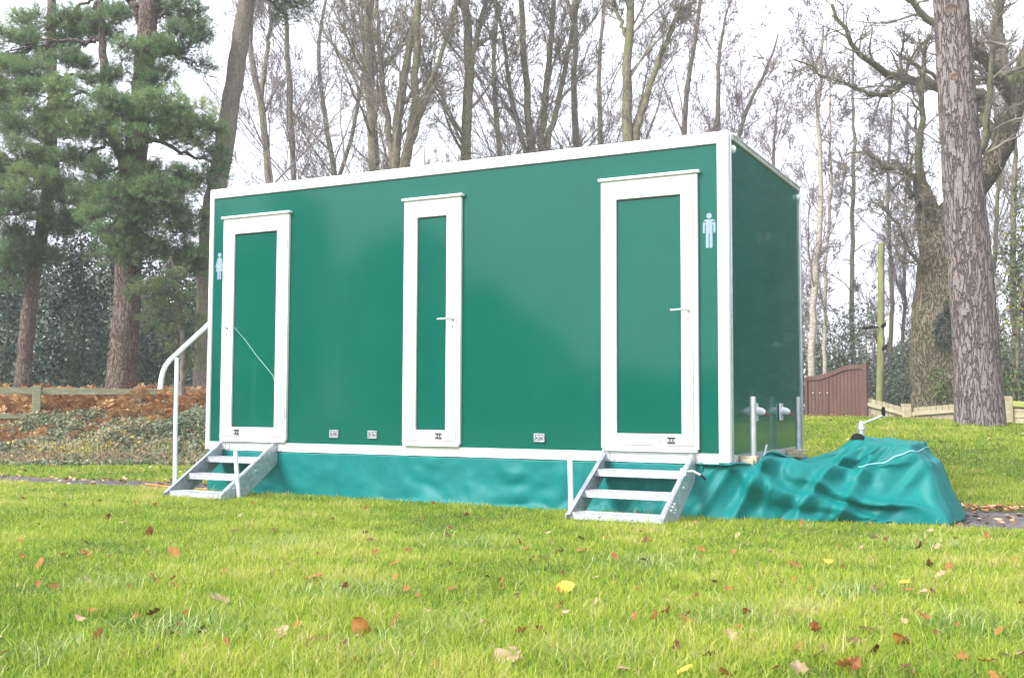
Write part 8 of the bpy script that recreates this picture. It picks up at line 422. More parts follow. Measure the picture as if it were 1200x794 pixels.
def frame(mb, x0, x1, z0, z1, w, y0, y1, wb=None, wt=None):
    wb = w if wb is None else wb; wt = w if wt is None else wt
    mb.box(x0, x0 + w, y0, y1, z0, z1); mb.box(x1 - w, x1, y0, y1, z0, z1)
    mb.box(x0 + w, x1 - w, y0, y1, z1 - wt, z1); mb.box(x0 + w, x1 - w, y0, y1, z0, z0 + wb)
    return mb
def door(x0, x1, px0, px1, hx, hdir, hinge_x, sticker_x, sticker_dir):
    z0, z1 = .098, 2.062
    d = MB(); frame(d, px0 - .001 - (px0 - x0 - .036), px1 + (x1 - px1 - .036) + .001, .122, z1 - .036, .1, -.034, -.002)
    # leaf rails need their real widths
    d = MB()
    lx0, lx1 = x0 + .036, x1 - .036
    d.box(lx0, px0, -.034, -.001, .124, z1 - .036).box(px1, lx1, -.034, -.001, .124, z1 - .036)
    d.box(px0, px1, -.034, -.001, 1.922, z1 - .036).box(px0, px1, -.034, -.001, .124, .204)
    D = d.build('door', M['white'], TR, .003)
    def sub(mb, n, m, bev=0.0, sm=False):
        o = mb.build(n, m, None, bev, sm); o.parent = D; o.matrix_parent_inverse = D.matrix_world.inverted(); return o
    D.matrix_parent_inverse = Matrix.Translation(-Vector(TR.location))
    fr = MB()
    fr.box(x0, x0 + .030, -.030, -.001, z0, z1).box(x1 - .030, x1, -.030, -.001, z0, z1).box(x0 + .03, x1 - .03, -.030, -.001, z1 - .030, z1)
    fr.box(x0 + .030, x1 - .030, -.030, -.001, z0, z0 + .020)
    for i in range(9):
        for xx in (x0 + .013, x1 - .013): fr.tube([(xx, -.0295, .2 + i * .22), (xx, -.0322, .2 + i * .22)], .003, 6)
    fr.build('door_frame', M['white'], TR, .002)
    MB().box(x0 - .018, x1 + .018, -.050, -.001, z1 + .003, z1 + .024).build('drip_rail', M['white'], TR, .004)
    MB().box(x0 + .014, x1 - .008, -.046, -.001, z0 - .022, z0 - .004).build('sill', M['white'], TR, .004)
    g = MB(); g.box(x0 + .0305, x0 + .0355, -.026, -.0005, z0 + .021, z1 - .031).box(x1 - .0355, x1 - .0305, -.026, -.0005, z0 + .021, z1 - .031)
    g.box(x0 + .0305, x1 - .0305, -.0255, -.0005, z1 - .0355, z1 - .0305).box(x0 + .0305, x1 - .0305, -.0255, -.0005, z0 + .0205, z0 + .0255)
    g.build('gasket', M['seam'], TR)
    sub(MB().box(px0 + .001, px1 - .001, -.014, -.0012, .205, 1.921), 'door_panel', M['panel'])
    g = MB(); frame(g, px0 + .0005, px1 - .0005, .2045, 1.9215, .005, -.0165, -.0125); sub(g, 'gasket', M['gap'])
    h = MB()
    h.tube([(hx, -.033, 1.088), (hx, -.040, 1.088)], .017, 20)
    h.tube([(hx, -.040, 1.088), (hx, -.070, 1.088), (hx + hdir * .012, -.080, 1.088), (hx + hdir * .115, -.082, 1.085)], [.009, .009, .009, .007], 12)
    sub(h, 'handle', M['alu'], 0, True)
    k = MB(); k.tube([(hx, -.033, 1.025), (hx, -.038, 1.025)], .013, 18); sub(k, 'lock', M['alu'], 0, True)
    k = MB().box(hx - .0025, hx + .0025, -.0395, -.0378, 1.015, 1.036); sub(k, 'keyhole', M['black'])
    k = MB().box(hx - .019, hx + .019, -.0348, -.0338, .970, .980); k.box(hx - .012, hx + .016, -.0352, -.0346, .984, .988); sub(k, 'indicator', M['grey'])
    for hz in (.33, 1.05, 1.80):
        MB().tube([(hinge_x, -.036, hz - .045), (hinge_x, -.036, hz - .016)], .008, 12).tube([(hinge_x, -.036, hz - .014), (hinge_x, -.036, hz + .014)], .008, 12)\
            .tube([(hinge_x, -.036, hz + .016), (hinge_x, -.036, hz + .045)], .008, 12).build('hinge', M['white'], TR, 0, True)
    # code sticker near the foot of the door, built as a made-up metal catch
    c = MB(); cx = sticker_x
    c.box(cx - .030, cx + .030, -.0375, -.034, .142, .184)
    K = sub(c, 'sticker_plate', M['grey'])
    c = MB().box(cx - .031, cx + .031, -.046, -.0376, .176, .185).box(cx - .031, cx + .031, -.046, -.0376, .140, .149)
    c.box(cx - .012, cx - .006, -.042, -.0376, .150, .175).box(cx + .010, cx + .016, -.042, -.0376, .152, .172); sub(c, 'sticker_bar', M['gap'])
    c = MB().tube([(cx + sticker_dir * .03, -.040, .162), (cx + sticker_dir * .085, -.040, .163)], .0022, 8).tube([(cx + sticker_dir * .085, -.0345, .163), (cx + sticker_dir * .085, -.046, .163)], .006, 10)
    sub(c, 'sticker_pin', M['grey'])
    for q0 in (px0 + .028, px1 - .052): sub(MB().box(q0, q0 + .018, -.0358, -.034, .192, .196), 'drain_slot', M['gap'])
    return D
D1 = door(-4.640, -3.900, -4.510, -4.025, -4.578, 1, -3.915, -4.44, 1)
D2 = door(-2.706, -2.170, -2.580, -2.300, -2.235, -1, -2.690, -2.360, -1)
D3 = door(-.966, -.226, -.844, -.348, -.295, -1, -.950, -.425, -1)
D1['label'] = 'white-framed green door beside the woman sign'
D2['label'] = 'narrow white-framed green door in the middle of the wall'
D3['label'] = 'white-framed green door beside the man sign'
th = MB(); th.tube([(-4.47, -.055, 1.082), (-4.38, -.028, .985), (-4.25, -.020, .84), (-4.06, -.018, .66), (-4.035, -.018, .60)], .0018, 6)
th.build('string', M['thread'], TR)

# pictograms
def disc(mb, x, z, r, y0, y1, n=20):
    mb.prism([(x + r * math.cos(2 * PI * i / n), z + r * math.sin(2 * PI * i / n)) for i in range(n)], 1, y0, y1) if False else \
        mb.tube([(x, y1, z), (x, y0, z)], r, n)
def pprism(mb, poly, y0=-.0015, y1=.0):
    n = len(poly)
    mb.add([(a, y0, b) for a, b in poly] + [(a, y1, b) for a, b in poly], [tuple(range(n)), tuple(range(n, 2 * n))[::-1]] + [(i, (i + 1) % n, n + (i + 1) % n, n + i) for i in range(n)])
man = MB(); cx, zt, h = -.147, 1.775, .252
disc(man, cx, zt - .021, .020, -.0015, 0)
def rnd_rect(x0, x1, z0, z1, r, n=5):
    P = []
    for (qx, qz, a0) in ((x1 - r, z1 - r, 0), (x0 + r, z1 - r, 90), (x0 + r, z0 + r, 180), (x1 - r, z0 + r, 270)):
        for i in range(n): 
            a = math.radians(a0 + 90 * i / (n - 1)); P.append((qx + r * math.cos(a), qz + r * math.sin(a)))
    return P
pprism(man, rnd_rect(cx - .046, cx + .046, zt - .085, zt - .047, .024), -.0014)
pprism(man, rnd_rect(cx - .046, cx - .031, zt - .145, zt - .066, .0072), -.0017)
pprism(man, rnd_rect(cx + .031, cx + .046, zt - .145, zt - .066, .0072), -.0017)
pprism(man, rnd_rect(cx - .0245, cx + .0245, zt - .150, zt - .060, .004), -.0020)
pprism(man, rnd_rect(cx - .0245, cx - .003, zt - .252, zt - .140, .009), -.0023)
pprism(man, rnd_rect(cx + .003, cx + .0245, zt - .252, zt - .140, .009), -.0023)
o = man.build('pictogram', M['picto'], TR); o['label'] = 'pale silver man symbol'
wom = MB(); cx, zt = -4.7085, 1.772
disc(wom, cx, zt - .021, .020, -.0015, 0)
pprism(wom, [(cx - .020, zt - .046), (cx - .046, zt - .128), (cx - .044, zt - .134), (cx - .034, zt - .131), (cx - .020, zt - .092), (cx - .042, zt - .170), (cx + .042, zt - .170), (cx + .020, zt - .092), (cx + .034, zt - .131), (cx + .044, zt - .134), (cx + .046, zt - .128), (cx + .020, zt - .046)], -.0014)
pprism(wom, rnd_rect(cx - .021, cx - .0035, zt - .245, zt - .165, .006), -.0018)
pprism(wom, rnd_rect(cx + .0035, cx + .021, zt - .245, zt - .165, .006), -.0018)
o = wom.build('pictogram', M['picto'], TR); o['label'] = 'pale silver woman symbol'

# small lamps low on the front
for x in (-3.401, -3.011, -1.482):
    b = MB(); frame(b, x - .044, x + .044, .128, .192, .009, -.016, -.0005); b.box(x - .035, x + .035, -.006, -.0005, .137, .183)
    B = b.build('wall_lamp', M['grey'], TR, .002)
    l = MB(); l.box(x - .030, x - .002, -.014, -.0062, .142, .178).box(x + .002, x + .030, -.013, -.0062, .146, .176)
    o = l.build('lamp_lens', M['galv'], None, .004); o.parent = B; o.matrix_parent_inverse = Matrix.Translation(-Vector(TR.location)); 
    B.matrix_parent_inverse = Matrix.Translation(-Vector(TR.location)); o.matrix_parent_inverse = Matrix.Identity(4)
    for bx_ in (x - .018, x + .017):
        o = MB().tube([(bx_, -.0135, .160), (bx_, -.018, .160)], .0055, 10).build('bulb', M['black'], None); o.parent = B
# marker lights high on the side
for y in (.085, W_ - .10):
    b = MB(); b.tube([(-.002, y, 2.235), (.010, y, 2.235), (.022, y, 2.235), (.028, y, 2.235)], [.030, .030, .022, .008], 18)
    b.build('marker_lamp', M['clear'], TR, 0, True)
# corner steadies in clamps on the side
for (y, zt_) in ((.205, .475), (1.60, .485)):
    P = MB().tube([(.10, y, .0), (.10, y, zt_)], .0215, 20); P.build('steady_leg', M['alu'], TR, 0, True)
    c = MB().box(.012, .135, y - .045, y + .04, -.02, .055).box(.03, .12, y - .075, y - .048, -.012, .035).box(.02, .10, y + .045, y + .07, .0, .05)
    C_ = c.build('steady_clamp', M['tan'], TR, .008)
    c = MB().tube([(.11, y + .06, .02), (.115, y + .17, .022), (.118, y + .20, .035), (.13, y + .255, .125)] if y < 1 else [(.11, y + .04, .04), (.12, y + .22, .035)], .0075, 10)
    c.build('clamp_handle', M['alu'], TR, 0, True)
for y in (.64, 1.42):
    c = MB().box(.0, .012, y - .055, y + .055, .29, .43); c.build('socket_plate', M['clear'], TR, .01)
    c = MB().tube([(.012, y, .37), (.05, y, .365), (.065, y + .01, .355)], [.032, .028, .022], 16); c.build('socket_valve', M['clear'], TR, 0, True)
    c = MB().tube([(.06, y + .02, .355), (.075, y + .05, .345), (.082, y + .09, .335)], [.008, .007, .006], 10); c.build('valve_lever', M['red'], TR, 0, True)
# towing end: draw bars under the cover and the winding handle above it
b = MB()
for ya, yb in ((.35, 1.02), (1.85, 1.18)):
    a_ = Vector((-.08, ya, -.12)); e_ = Vector((.86, yb, -.12)); d_ = (e_ - a_).normalized()
    n_ = Vector((-d_.y, d_.x, 0)); b.obox((a_ + e_) / 2, np.array(d_), np.array(n_), np.array((0, 0, 1.)), (e_ - a_).length / 2, .03, .04)
b.build('drawbar', M['alu'], TR)
JX, JY = JXY
j = MB(); j.tube([(JX, JY, -.38), (JX, JY, .235)], .024, 18).tube([(JX, JY, .235), (JX, JY, .262)], [.033, .030], 18).tube([(JX, JY, .262), (JX, JY, .300)], [.020, .013], 16)
J = j.build('jockey_post', M['alu'], TR, 0, True)
j = MB().tube([(JX, JY, .285), (JX + .03, JY, .285), (JX + .155, JY - .02, .338), (JX + .172, JY - .02, .340)], .0075, 10).build('crank', M['alu'], TR, 0, True)
j = MB().tube([(JX + .165, JY - .02, .338), (JX + .165, JY - .02, .350), (JX + .165, JY - .02, .395), (JX + .165, JY - .02, .405)], [.010, .014, .013, .008], 14).build('crank_grip', M['black'], TR, 0, True)

# ------------------------------------------------------------------ steps
def steps(name, label, x0, x1, rail_x, group='folding metal steps at the doors'):
    S = thing(name, label, 'steps', ((x0 + x1) / 2, -.35, -.36), group)
    poly = [(-.012, .070), (-.058, .060), (-.700, -.330), (-.700, -.372), (-.425, -.372), (-.012, -.105)]   # (y, z)
    for x, s in ((x0, 1), (x1, -1)):
        MB().prism(poly, 0, x - .004, x + .004).build('stringer', M['galv'], S, .002)
        # folded edge of the channel
        f = MB(); a_ = np.array((0, -.058, .060)); e_ = np.array((0, -.700, -.330)); d_ = (e_ - a_) / np.linalg.norm(e_ - a_); nn = np.array((0, -d_[2], d_[1])); 
        f.obox(np.array((x + s * .017, *((a_ + e_) / 2)[1:])) , np.array((1., 0, 0)), d_, nn, .0125, np.linalg.norm(e_ - a_) / 2, .0025).build('stringer_flange', M['galv'], S)
    xl, xr = x0 + .034, x1 - .034
    for (yn, z) in ((-.225, -.052), (-.445, -.186), (-.665, -.318)):
        t = MB().box(x0 + .006, x1 - .006, yn, yn + .012, z - .045, z).box(x0 + .006, x1 - .006, yn + .16, yn + .172, z - .045, z)
        n = 26
        for i in range(n):
            xx = x0 + .012 + (x1 - x0 - .024) * i / (n - 1); t.box(xx - .0025, xx + .0025, yn + .013, yn + .159, z - .028, z - .002)
        for yy in (.045, .085, .125): t.box(x0 + .007, x1 - .007, yn + yy, yn + yy + .006, z - .012, z + .003)
        T = t.build('tread', M['tread'], S)
        e = MB()
        for i in range(n): 
            xx = x0 + .012 + (x1 - x0 - .024) * i / (n - 1); e.add([(xx - .008, yn - .003, z + .0005), (xx + .008, yn - .003, z + .0005), (xx, yn - .003, z + .007), (xx - .008, yn + .010, z + .0005), (xx + .008, yn + .010, z + .0005), (xx, yn + .010, z + .007)], [(0, 1, 2), (3, 5, 4), (0, 3, 4, 1), (1, 4, 5, 2), (2, 5, 3, 0)])
        o = e.build('serration', M['tread'], None); o.parent = T; 
    for x in (x0 - .008, x1 + .008):
        for (y, z) in ((-.50, -.245), (-.53, -.262), (-.56, -.282), (-.50, -.30), (-.47, -.285), (-.30, -.15)):
            MB().tube([(x - .008, y, z), (x + .008, y, z)], .007, 8).build('bolt', M['clear'], S)
    for x in (x0 + .03, x1 - .03):
        MB().tube([(x, -.016, .088), (x, -.040, .070), (x, -.040, .02), (x, -.018, .008)], .006, 8).build('hook', M['alu'], S, 0, True)
    for x in (x0 + .075, x1 + .04):
        MB().box(x - .015, x + .015, -.024, -.0125, .01, .055).build('hook_plate', M['white'], S, .004)
    return S
S1 = steps('folding_steps', 'three-tread galvanised steps with a tall curved handrail, below the woman sign door', -4.625, -4.0, 0)
# tall post with the handrail, and a short socket post on the other side
MB().tube([(-4.675, -.520, -.375), (-4.69, -.515, .2), (-4.705, -.500, .80)], .0175, 16).build('rail_post', M['white'], S1, 0, True)
pts = [at(187.5, 456, 9.45), at(189, 444, 9.47), at(190.8, 436, 9.48), at(194, 428.5, 9.50), at(199, 422, 9.515)]
pe = at(249, 375.5, 9.86)
pts += [pe]
MB().tube(pts, .021, 16).build('handrail', M['white'], S1, 0, True)
MB().tube([(-3.972, -.520, -.37), (-4.015, -.520, .02)], .0175, 16).build('socket_post', M['white'], S1, 0, True)
S2 = steps('folding_steps', 'three-tread galvanised steps with a latch and short post, below the man sign door', -.945, -.255, 0)
MB().tube([(-.985, -.520, -.37), (-.995, -.520, .058)], .0175, 16).build('socket_post', M['white'], S2, 0, True)
MB().box(-.283, -.237, -.27, -.215, -.075, -.02).build('latch_block', M['alu'], S2, .006)
MB().tube([(-.25, -.245, -.045), (-.20, -.235, -.04), (-.15, -.23, -.065)], .009, 10).build('latch_arm', M['alu'], S2, 0, True)
MB().tube([(-.15, -.23, -.065), (-.115, -.225, -.095)], .009, 10).build('latch_grip', M['black'], S2, 0, True)

# ------------------------------------------------------------------ tarpaulins
def dec(nums, q):
    """cloth shape, stored as the steps in 2 mm from one vertex of a row to the next"""
    (r_, c_), v = nums
    A = np.cumsum(np.array(v, float).reshape(3, r_, c_), 2).transpose(1, 2, 0) * q
    B_ = A.copy(); B_[1:-1, 1:-1] = A[1:-1, 1:-1] * .5 + (A[:-2, 1:-1] + A[2:, 1:-1] + A[1:-1, :-2] + A[1:-1, 2:]) * .125
    B_[..., 0] -= .05 * sstep(.8, 1.45, B_[..., 0]); cap = np.where(B_[..., 0] < .008, -.004, .004 + np.clip(B_[..., 0] - .13, 0, 1) * .9); B_[..., 2] = np.where(B_[..., 2] > cap, cap + (B_[..., 2] - cap) * .08, B_[..., 2]); return B_
def sheet(name, A, label, levels=1):
    ny, nx = A.shape[:2]; i = np.arange(nx - 1)[None, :] + nx * np.arange(ny - 1)[:, None]
    F = np.stack([i, i + 1, i + nx + 1, i + nx], -1).reshape(-1, 4)
    me = npmesh(name, A.reshape(-1, 3), F)
    o = link_mesh(name, me, M['tarp'], None, True)
    s = o.modifiers.new('sub', 'SUBSURF'); s.levels = levels; s.render_levels = levels
    s = o.modifiers.new('thick', 'SOLIDIFY'); s.thickness = .0015
    return o
COVER = dec(COVER_NUMS, .002)
SKIRT = dec(SKIRT_NUMS, .002)
# stiff upright pleats where the loose cover is bunched at the corner and under the peak
x_, y_, z_ = COVER[..., 0].copy(), COVER[..., 1].copy(), COVER[..., 2].copy()
fm = (1 - sstep(.55, .95, y_)) * sstep(-.41, -.33, z_) * (1 - .8 * sstep(.02, .14, z_))
for xc, sl_, a_, w_ in ((-.12, .6, .030, .024), (.10, .50, .070, .034), (.27, -.30, .045, .026), (.50, .60, .060, .034), (.74, .34, .060, .032), (1.02, .8, .024, .030)):
    q_ = np.abs(x_ - xc - sl_ * (z_ + .2)); r_ = a_ * np.exp(-q_ / w_) - a_ * .45 * np.exp(-((q_ - w_ * 2.6) / (w_ * 1.3)) ** 2)
    COVER[..., 1] -= r_ * fm; COVER[..., 2] += .25 * r_ * fm * (x_ > .05)
sk = tag(sheet('tarpaulin_skirt', SKIRT, ''), 'crumpled teal tarpaulin skirt hanging below the whole front of the toilet block', 'tarpaulin')
cv = tag(sheet('drawbar_cover', COVER, ''), 'creased teal tarpaulin cover heaped over the towing end of the toilet block', 'tarpaulin cover')
# dark slit patch and pale piping on the cover
CP = to_px(COVER)
def near_surface(px, py):
    d = np.hypot(CP[..., 0] - px, CP[..., 1] - py); dep = (COVER - CAM) @ AX[:, 1]
    ok = d < 7
    if not ok.any(): k = np.unravel_index(np.argmin(d), d.shape)
    else: k = np.unravel_index(np.argmin(np.where(ok, dep + d * .02, 99)), d.shape)
    return COVER[k]
pts = [near_surface(px, py) + np.array((-.001, -.006, .006)) for px, py in zip(*[np.interp(np.linspace(0, 1, 26), [0, .35, 1], a) for a in ([1006, 1035, 1095], [548, 539, 521])])]
pts = np.array(pts)
for _ in range(2): pts[1:-1] = (pts[:-2] + pts[1:-1] * 2 + pts[2:]) / 4
MB().tube(pts.tolist(), .003, 6).build('piping', M['piping'], cv)
c = near_surface(1003, 517) + np.array((.0, .0, .018)); ar = [(c[0] + .045 * math.cos(a) , c[1] + .004 + .012 * math.sin(a), c[2] - .012 + .045 * math.sin(a)) for a in np.linspace(0, PI, 12)]
MB().add(ar + [(x + .008, y + .03, z - .004) for x, y, z in ar], [tuple(range(12)), tuple(range(12, 24))[::-1]] + [(i, (i + 1) % 12, 12 + (i + 1) % 12, 12 + i) for i in range(12)]).build('slit_shade', M['black'], cv)  # solid black shape put in for the shade inside the slit opening

# ------------------------------------------------------------------ ground
def hgt(x, y):
    x = np.asarray(x, float); y = np.asarray(y, float)
    lawn = -.372 + .012 * snoise(x, y, 1.1, 1)
    edge = .22 + .03 * (x + 4)
    base = lawn + (-.425 - lawn) * sstep(edge - .35, edge + .05, y)
    w = sstep(-6.5, -.5, x)
    yb = 2.45 - .0 * x
    rise = sstep(yb, yb + 6.5, y) * (.62 - .045 * np.clip(x + 1, -2, 25)) + .05 * sstep(yb - .05, yb + .35, y)
    fall = .62 * sstep(12.5, 22, y)
    base = base + w * (rise - fall) + (1 - w) * (.035 * sstep(1.2, 1.7, y) + .30 * sstep(2.9, 5.6, y))
    return base + .02 * snoise(x, y, .5, 2) * sstep(2.6, 5, y)
def axis(a, b, fine, far):
    c = list(np.arange(a, b, fine)); s = fine; v = b
    hi = []
    while v < far: hi.append(v); s *= 1.25; v += s
    lo = []; s = fine; v = a
    while v > -far: s *= 1.25; v -= s; lo.append(v)
    return np.array(lo[::-1] + c + hi)
gx, gy = axis(-14, 7, .16, 200), axis(-8, 16, .16, 200)
X, Y = np.meshgrid(gx, gy)
Z = hgt(X, Y); V = np.stack([X, Y, Z], -1)
i = np.arange(len(gx) - 1)[None, :] + len(gx) * np.arange(len(gy) - 1)[:, None]
F = np.stack([i, i + 1, i + len(gx) + 1, i + len(gx)], -1).reshape(-1, 4)
M['soil'] = mat('turf_base', (.09, .13, .02), (.20, .24, .045), 2.2, rough=.95, bump=.6, bscale=60, bdist=.02, c3=(.15, .17, .045), spec=.2)
tag(link_mesh('lawn', npmesh('lawn', V.reshape(-1, 3), F), M['soil'], None, True), 'short green lawn and woodland floor', None, None, 'structure')
# tarmac path the block stands on
px_ = np.linspace(-40, 26, 440); n = len(px_)
front = .12 + .028 * (px_ + 4) + .05 * snoise(px_, px_ * 0, 2.3, 4) + .03 * snoise(px_, px_ * 0, 9, 5)
back = 1.22 + .115 * (np.clip(px_, -12, 6) + 6) + .07 * snoise(px_, px_ * 0, 1.7, 6) + .04 * snoise(px_, px_ * 0, 8, 7)
rows = 14; T = np.linspace(0, 1, rows)[:, None]
PX = np.repeat(px_[None], rows, 0); PY = front * (1 - T) + back * T
PZ = hgt(PX, PY) + .010; PZ[0] -= .02; PZ[-1] -= .02
i = np.arange(n - 1)[None, :] + n * np.arange(rows - 1)[:, None]
F = np.stack([i, i + 1, i + n + 1, i + n], -1).reshape(-1, 4)
M['path'] = mat('worn_tarmac', (.075, .07, .07), (.17, .155, .15), 9, rough=.9, bump=.8, bscale=90, bdist=.01, c3=(.12, .105, .10))
tag(link_mesh('path', npmesh('path', np.stack([PX, PY, PZ], -1).reshape(-1, 3), F), M['path'], None, True), 'worn grey tarmac path under and beside the block', None, None, 'structure')

# ------------------------------------------------------------------ grass
def view_samples(n, d0, d1, p, margin=.16, hi=None):
    """n ground points inside the field of view, density falling with distance"""
    u = RNG.random(n); a = 2 - p
    d = (d0 ** a + u * (d1 ** a - d0 ** a)) ** (1 / a)
    s = (RNG.random(n) * 2 - 1) * (600 / F_PX + margin)
    f = np.array([-math.sin(YAW), math.cos(YAW)]); r = np.array([math.cos(YAW), math.sin(YAW)])
    xy = CAM[:2] + d[:, None] * f + (d * s)[:, None] * r
    return xy[:, 0], xy[:, 1], d
def blades(x, y, z, h, w, lean, tint):
    n = len(x); th = RNG.uniform(0, 2 * PI, n); ph = th + PI / 2 + RNG.normal(0, .5, n)
    ux, uy = np.cos(th) * w / 2, np.sin(th) * w / 2
    lx, ly = np.cos(ph) * lean * h, np.sin(ph) * lean * h
    B = np.stack([x, y, z - .004], -1); U = np.stack([ux, uy, 0 * ux], -1)
    hz = h * np.sqrt(np.clip(1 - lean ** 2 * .8, .05, 1))
    Mid = B + np.stack([lx * .38, ly * .38, hz * .62], -1); Tip = B + np.stack([lx * 1.1, ly * 1.1, hz], -1)
    V = np.stack([B - U, B + U, Mid + U * .8, Mid - U * .8, Tip], 1).reshape(-1, 3)
    k = np.arange(n) * 5
    F4 = np.stack([k, k + 1, k + 2, k + 3], -1); F3 = np.stack([k + 3, k + 2, k + 4], -1)
    return V, F4, F3, np.repeat(tint, 5)
GT = [(0, (.095, .205, .026)), (.3, (.245, .380, .036)), (.6, (.440, .520, .056)), (.8, (.62, .59, .17)), (1.0, (.70, .58, .34))]
M['grass'] = mat('grass_blade', (1, 1, 1), rough=.6, tint=GT, spec=.25, trans=.5)
def path_front(x): return np.interp(x, px_, front)
def path_back(x): return np.interp(x, px_, back)
def grass_obj(name, x, y, d, label, hs=1.0, ws=1.0, dull=0.0):
    z = hgt(x, y); n = len(x)
    cl = snoise(x, y, 3.2, 21); cl2 = snoise(x, y, 11, 22); cl3 = snoise(x, y, .9, 23)
    h = (.022 + .026 * RNG.random(n) ** 2 + .012 * np.clip(cl2, -1, 1) + .012 * np.clip(cl, 0, 1)) * hs
    h *= 1 + .35 * (1 - sstep(3.0, 6.0, d)); tall = RNG.random(n) < .035; h[tall] *= 1.7
    h = np.clip(h, .012, .12)
    w = (.0018 + .0016 * RNG.random(n) + .0004 * d) * ws
    lean = np.clip(RNG.normal(.62, .26, n), .05, 1.0)
    t = .45 + .20 * cl + .16 * cl3 + .16 * cl2 + RNG.normal(0, .19, n) + dull
    straw = RNG.random(n) < .08 + .14 * np.clip(-cl - .1, 0, 1); t[straw] = RNG.uniform(.82, 1, straw.sum()); lean[straw] = RNG.uniform(.85, 1.0, straw.sum())
    V, F4, F3, tt = blades(x, y, z, h, w, lean, np.clip(t, 0, 1))
    return tag(link_mesh(name, npmesh(name, V, [F4, F3], tt), M['grass']), label, 'grass', None, 'stuff')
x, y, d = view_samples(560000, 2.15, 10.9, 1.35)
k = (y < path_front(x) + .03 * RNG.random(len(x)) - .01) & ~((np.abs(x + 2.4) < 2.4) & (y > -.06))
grass_obj('lawn_grass', x[k], y[k], d[k], 'short bright green grass of the front lawn')
M['coarse'] = mat('coarse_grass_blade', (1, 1, 1), rough=.55, tint=[(0, (.18, .30, .07)), (.5, (.36, .46, .14)), (1, (.58, .60, .30))], spec=.3, trans=.4)
cxs = []; cys = []
for (qx, qy, nn_, rr_) in [(410, 700, 420, .13), (232, 742, 520, .15), (520, 742, 300, .10), (868, 724, 360, .12), (760, 664, 300, .13), (120, 690, 260, .11), (1090, 640, 300, .14), (985, 700, 240, .10), (560, 640, 260, .14), (330, 640, 240, .14), (700, 770, 320, .10), (60, 770, 300, .10), (1150, 735, 300, .11), (430, 775, 300, .10)]:
    lo, hi_ = 1.5, 30.0
    for _ in range(30):
        mid = (lo + hi_) / 2; P = at(qx, qy, mid)
        if P[2] > hgt(P[0], P[1]): lo = mid
        else: hi_ = mid
    cxs.append(P[0] + RNG.normal(0, rr_, nn_)); cys.append(P[1] + RNG.normal(0, rr_ * 1.2, nn_))
cx_ = np.concatenate(cxs); cy_ = np.concatenate(cys); nn_ = len(cx_)
V, F4, F3, tt = blades(cx_, cy_, hgt(cx_, cy_), RNG.uniform(.05, .095, nn_), RNG.uniform(.003, .0055, nn_), np.clip(RNG.normal(.8, .2, nn_), .2, 1), RNG.random(nn_))
tag(link_mesh('coarse_grass', npmesh('coarse_grass', V, [F4, F3], tt), M['coarse']), 'pale coarse tufts lying over among the lawn grass', 'grass', None, 'stuff')
# verge beyond the path on the left, bank on the right
x, y, d = view_samples(420000, 8.0, 15.5, .6, .3)
k = (y > path_back(x)) & (((x < -5.2) & (y < 3.3 + .3 * snoise(x, y, 2, 8))) | ((x > -3.2) & (y < 13.5))) & ~((x > -4.9) & (x < .05) & (y < 2.4))
k &= RNG.random(len(x)) < np.where(x > 0, sstep(0, .35, y - path_back(x)) * .9 + .1, 1)
grass_obj('verge_grass', x[k], y[k], d[k], 'grass of the verge and the rising bank beyond the path', 1.25, 1.25, -.04)

# ------------------------------------------------------------------ fallen leaves
LC = {'orange_brown': [(.30, .125, .03), (.42, .19, .05)], 'pale_tan': [(.40, .26, .15), (.52, .37, .24)], 'dark_brown': [(.10, .045, .02), (.20, .09, .035)],
      'yellow': [(.55, .38, .04), (.66, .49, .09)], 'russet': [(.30, .09, .03), (.42, .17, .06)]}
def leaf_mesh(seed, lobes):
    r = random.Random(seed); n = 22; V = []; F = []
    out_ = []
    for i in range(n):
        t = i / (n - 1)
        if lobes: w = .27 * math.sin(PI * t ** .85) * (1 + .38 * math.sin(t * 19 + seed)) + .01
        else: w = .36 * math.sin(PI * t ** .8) ** .8 + .005
        out_.append((t, w))
    curl = r.uniform(.15, .55) * r.choice((-1, 1, 1)); bend = r.uniform(.1, .5)
    for t, w in out_:
        for s in (-1, -.5, 0, .5, 1):
            z = curl * (abs(s) * w) ** 1.3 * 1.2 + bend * (t - .5) ** 2 * .9 + r.uniform(-.008, .008) + .03 * math.sin(t * 8 + s)
            V.append((t - .5, w * s, z))
    for i in range(n - 1):
        for j in range(4): a = i * 5 + j; F.append((a, a + 1, a + 6, a + 5))
    b = len(V); V += [(-.5, -.006, V[2][2]), (-.5, .006, V[2][2]), (-.72, .004, V[2][2] + .05), (-.72, -.004, V[2][2] + .05)]; F.append((b, b + 1, b + 2, b + 3))
    me = npmesh('fallen_leaf', V, np.array(F)); me.shade_smooth(); return me
LM = {}
for cname, (a_, b_) in LC.items():
    mm = mat('leaf_' + cname, a_, b_, 3.5, rough=.65, spec=.3, trans=.2)
    LM[cname] = []
    for s in range(4):
        me = leaf_mesh(s + 3, s != 3 if cname != 'yellow' else False); me.materials.append(mm); LM[cname].append(me)
def ground_at(px, py):
    lo, hi_ = 1.5, 30.0
    for _ in range(40):
        mid = (lo + hi_) / 2; P = at(px, py, mid)
        if P[2] > hgt(P[0], P[1]): lo = mid
        else: hi_ = mid
    return at(px, py, lo)
